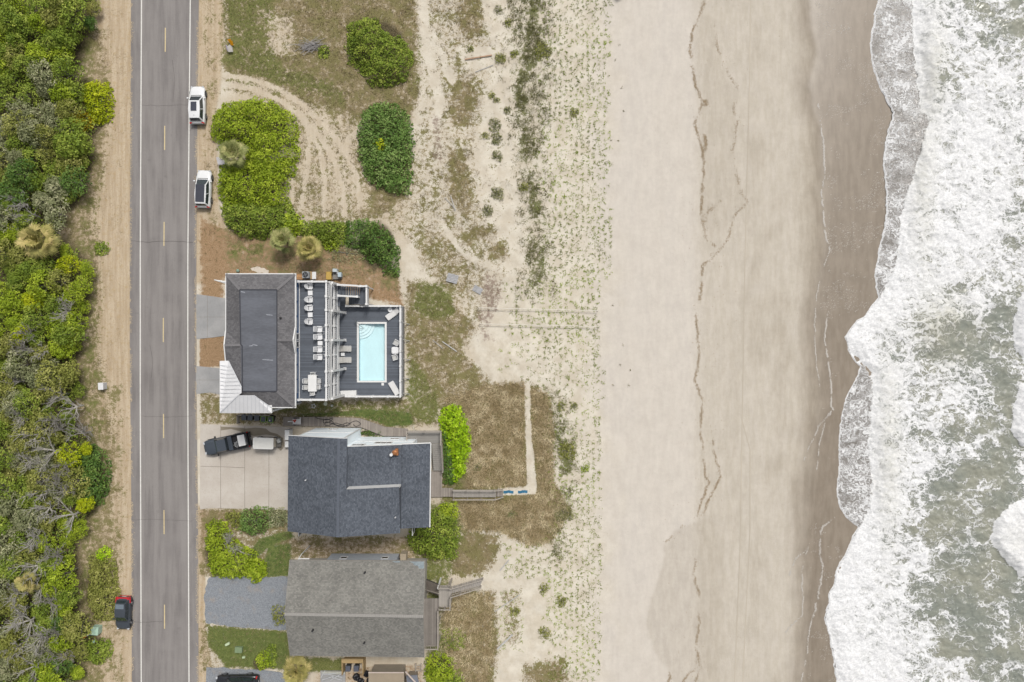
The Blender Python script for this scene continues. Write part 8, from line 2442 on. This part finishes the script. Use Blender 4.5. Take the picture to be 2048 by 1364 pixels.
# scattered scrub tufts of the dune strip
def tufts(P, nb, spread, seed):
    rg_ = np.random.default_rng(seed)
    Q_ = np.repeat(P, nb, 0); return Q_ + rg_.normal(0, spread, Q_.shape)
S_f = lambda x, y: np.clip((look(msk['D'], x, y) - .05) * 1.6, 0, .8) * sst(.40, .62, pat(x, y, 16, 93))
Pt = sow(24000, (560, -20, 1060, 1390), S_f, 4)
blades('dune_scrub', tufts(Pt, 7, 2.0, 5), .06, .20, .03, dry_m, 5)
K_f = lambda x, y: np.clip(look(msk['K'], x, y) * 1.4, 0, 1) * sst(.34, .60, pat(x, y, 18, 94))
Pk = sow(24000, (1000, -20, 1170, 1390), K_f, 6)
blades('fore_dune_grass', tufts(Pk, 9, 2.4, 7), .10, .34, .03, leaf_mat('fore_dune_leaf', (104, 108, 66), (140, 138, 90), (172, 166, 122), k=1.2), 7)
# planted beach grass in rows
rows = []
rg_ = np.random.default_rng(77)
for gx_ in np.arange(1000, 1226, 11.0):
    for gy_ in np.arange(-10, 1376, 9.5):
        x = gx_ + rg_.normal(0, 1.9); y = gy_ + rg_.normal(0, 1.9) + (gx_ % 22 > 11) * 4.7
        if y < 560: k = sst(1062, 1105, x) * sst(1232, 1208, x)
        elif y < 800: k = sst(985, 1040, x) * sst(1210, 1190, x) * (1 - .85 * sst(720, 745, y) * sst(1060, 1040, x)) * (.55 if x < 1070 else .9) * (1 - .6 * (y > 770))
        else: k = sst(1082, 1110, x) * sst(1208, 1192, x) * .95
        if 1080 < y < 1155 and 1005 < x < 1090: k = .9
        if 1180 < y < 1300 and 990 < x < 1045: k = .8
        k = k * (.62 + .9 * float(fbm(x, y, 45, 3, 78)))
        if rg_.random() < k: rows.append((x, y))
rows = np.array(rows)
nb = 15
Pb = tufts(rows, nb, 1.9, 8)
big_ = np.repeat(.30 + .9 * np.clip((fbm(rows[:, 0], rows[:, 1], 34, 3, 79) - .3) * 2.2, 0, 1), nb)
keep = rg_.random(len(Pb)) < big_ + .15
tn = np.repeat(np.clip(fbm(rows[:, 0], rows[:, 1], 60, 3, 95) * 1.3 - .2, 0, 1), nb)[keep]
blades('planted_grass', Pb[keep], .06, .24, .034, leaf_mat('planted_leaf', (100, 108, 46), (136, 152, 60), (170, 190, 86), k=1.4), 9, 1.5, np.clip(tn + rg_.uniform(-.3, .3, keep.sum()), 0, 1))
stray = np.array([(1225, 610), (1240, 730), (1260, 740), (1246, 690), (1243, 176), (1247, 222), (1230, 120), (1238, 90), (1226, 770), (1258, 770), (1222, 280), (1236, 282)], float)
blades('stray_beach_grass', tufts(stray, 9, 1.2, 12), .1, .25, .03, dune_m, 12)
# small separate dune clumps
DS = [(971, 271, 7, 'dark ragged clump touching the bleached slats'), (1001, 116, 9, 'dark green clump of three on open upper sand'), (1028, 109, 6, 'small round clump right of the triple clump'), (1017, 47, 6, 'small lone clump high on the open sand'), (998, 20, 7, 'brownish clump near the photo top on open sand'),
      (983, 191, 5, 'upper one of two tiny round clumps on the bare sand'), (993, 200, 5, 'lower one of two tiny round clumps on the bare sand'), (940, 98, 6, 'small clump by the pale slab above the rusty plank'), (1013, 220, 6, 'dull clump right of the two tiny round clumps'),
      (990, 250, 11, 'long brown clump right of the bleached slats, upper half'), (994, 276, 9, 'long brown clump right of the bleached slats, lower half'), (995, 312, 9, 'brown-green clump below the long brown clump'), (995, 388, 13, 'big brown clump alone in the sand channel'),
      (1046, 374, 9, 'dark clump left of the green dune belt, level with the glass-roofed car'), (1148, 225, 8, 'dark green clump standing out among the planted rows'), (1086, 104, 15, 'wide green clump on the seaward side of the upper dune belt'), (975, 422, 9, 'pale star-shaped clump in the sand beside the brown scrub'),
      (1123, 813, 7, 'left green clump above the lower planted rows'), (1148, 811, 6, 'right green clump above the lower planted rows'), (1128, 1026, 17, 'rounded brown-green bush at the seaward tip of the lower dune'), (1028, 1223, 8, 'dark clump beside the long driftwood pole'),
      (1086, 1178, 8, 'green clump right of the bare sand path, level with the lower walkway'), (1123, 1203, 9, 'wider green clump seaward of the bare sand path'), (1090, 1265, 10, 'spiky green clump low on the planted dune'), (1135, 903, 16, 'soft green patch of clumps seaward of the footpath'),
      (1170, 937, 7, 'yellow-green clump near the beach edge of the lower rows'), (1023, 1028, 7, 'bright green clump in the brown grass below the blue mats'), (955, 935, 7, 'bright green clump in the brown grass above the ramp')]
for i, (x, y, r_, lab) in enumerate(DS):
    poly = [(x + r_ * (1 + .25 * math.sin(3 * a + i)) * math.cos(a), y + r_ * (1 + .25 * math.cos(2 * a + i)) * math.sin(a)) for a in [k * .6283 for k in range(10)]]
    mk = 'dune' if 'brown' in lab or 'dull' in lab else ('bright' if 'bright' in lab or 'yellow' in lab else 'olive')
    shrub_poly('dune_shrub', lab, 'dune plant', poly, .35, mk, dr=(.14, .30), leaf=.075, dens=260, fall=.25, seed=300 + i, spacing=.6, group='separate clumps on the dune', jit=.9)
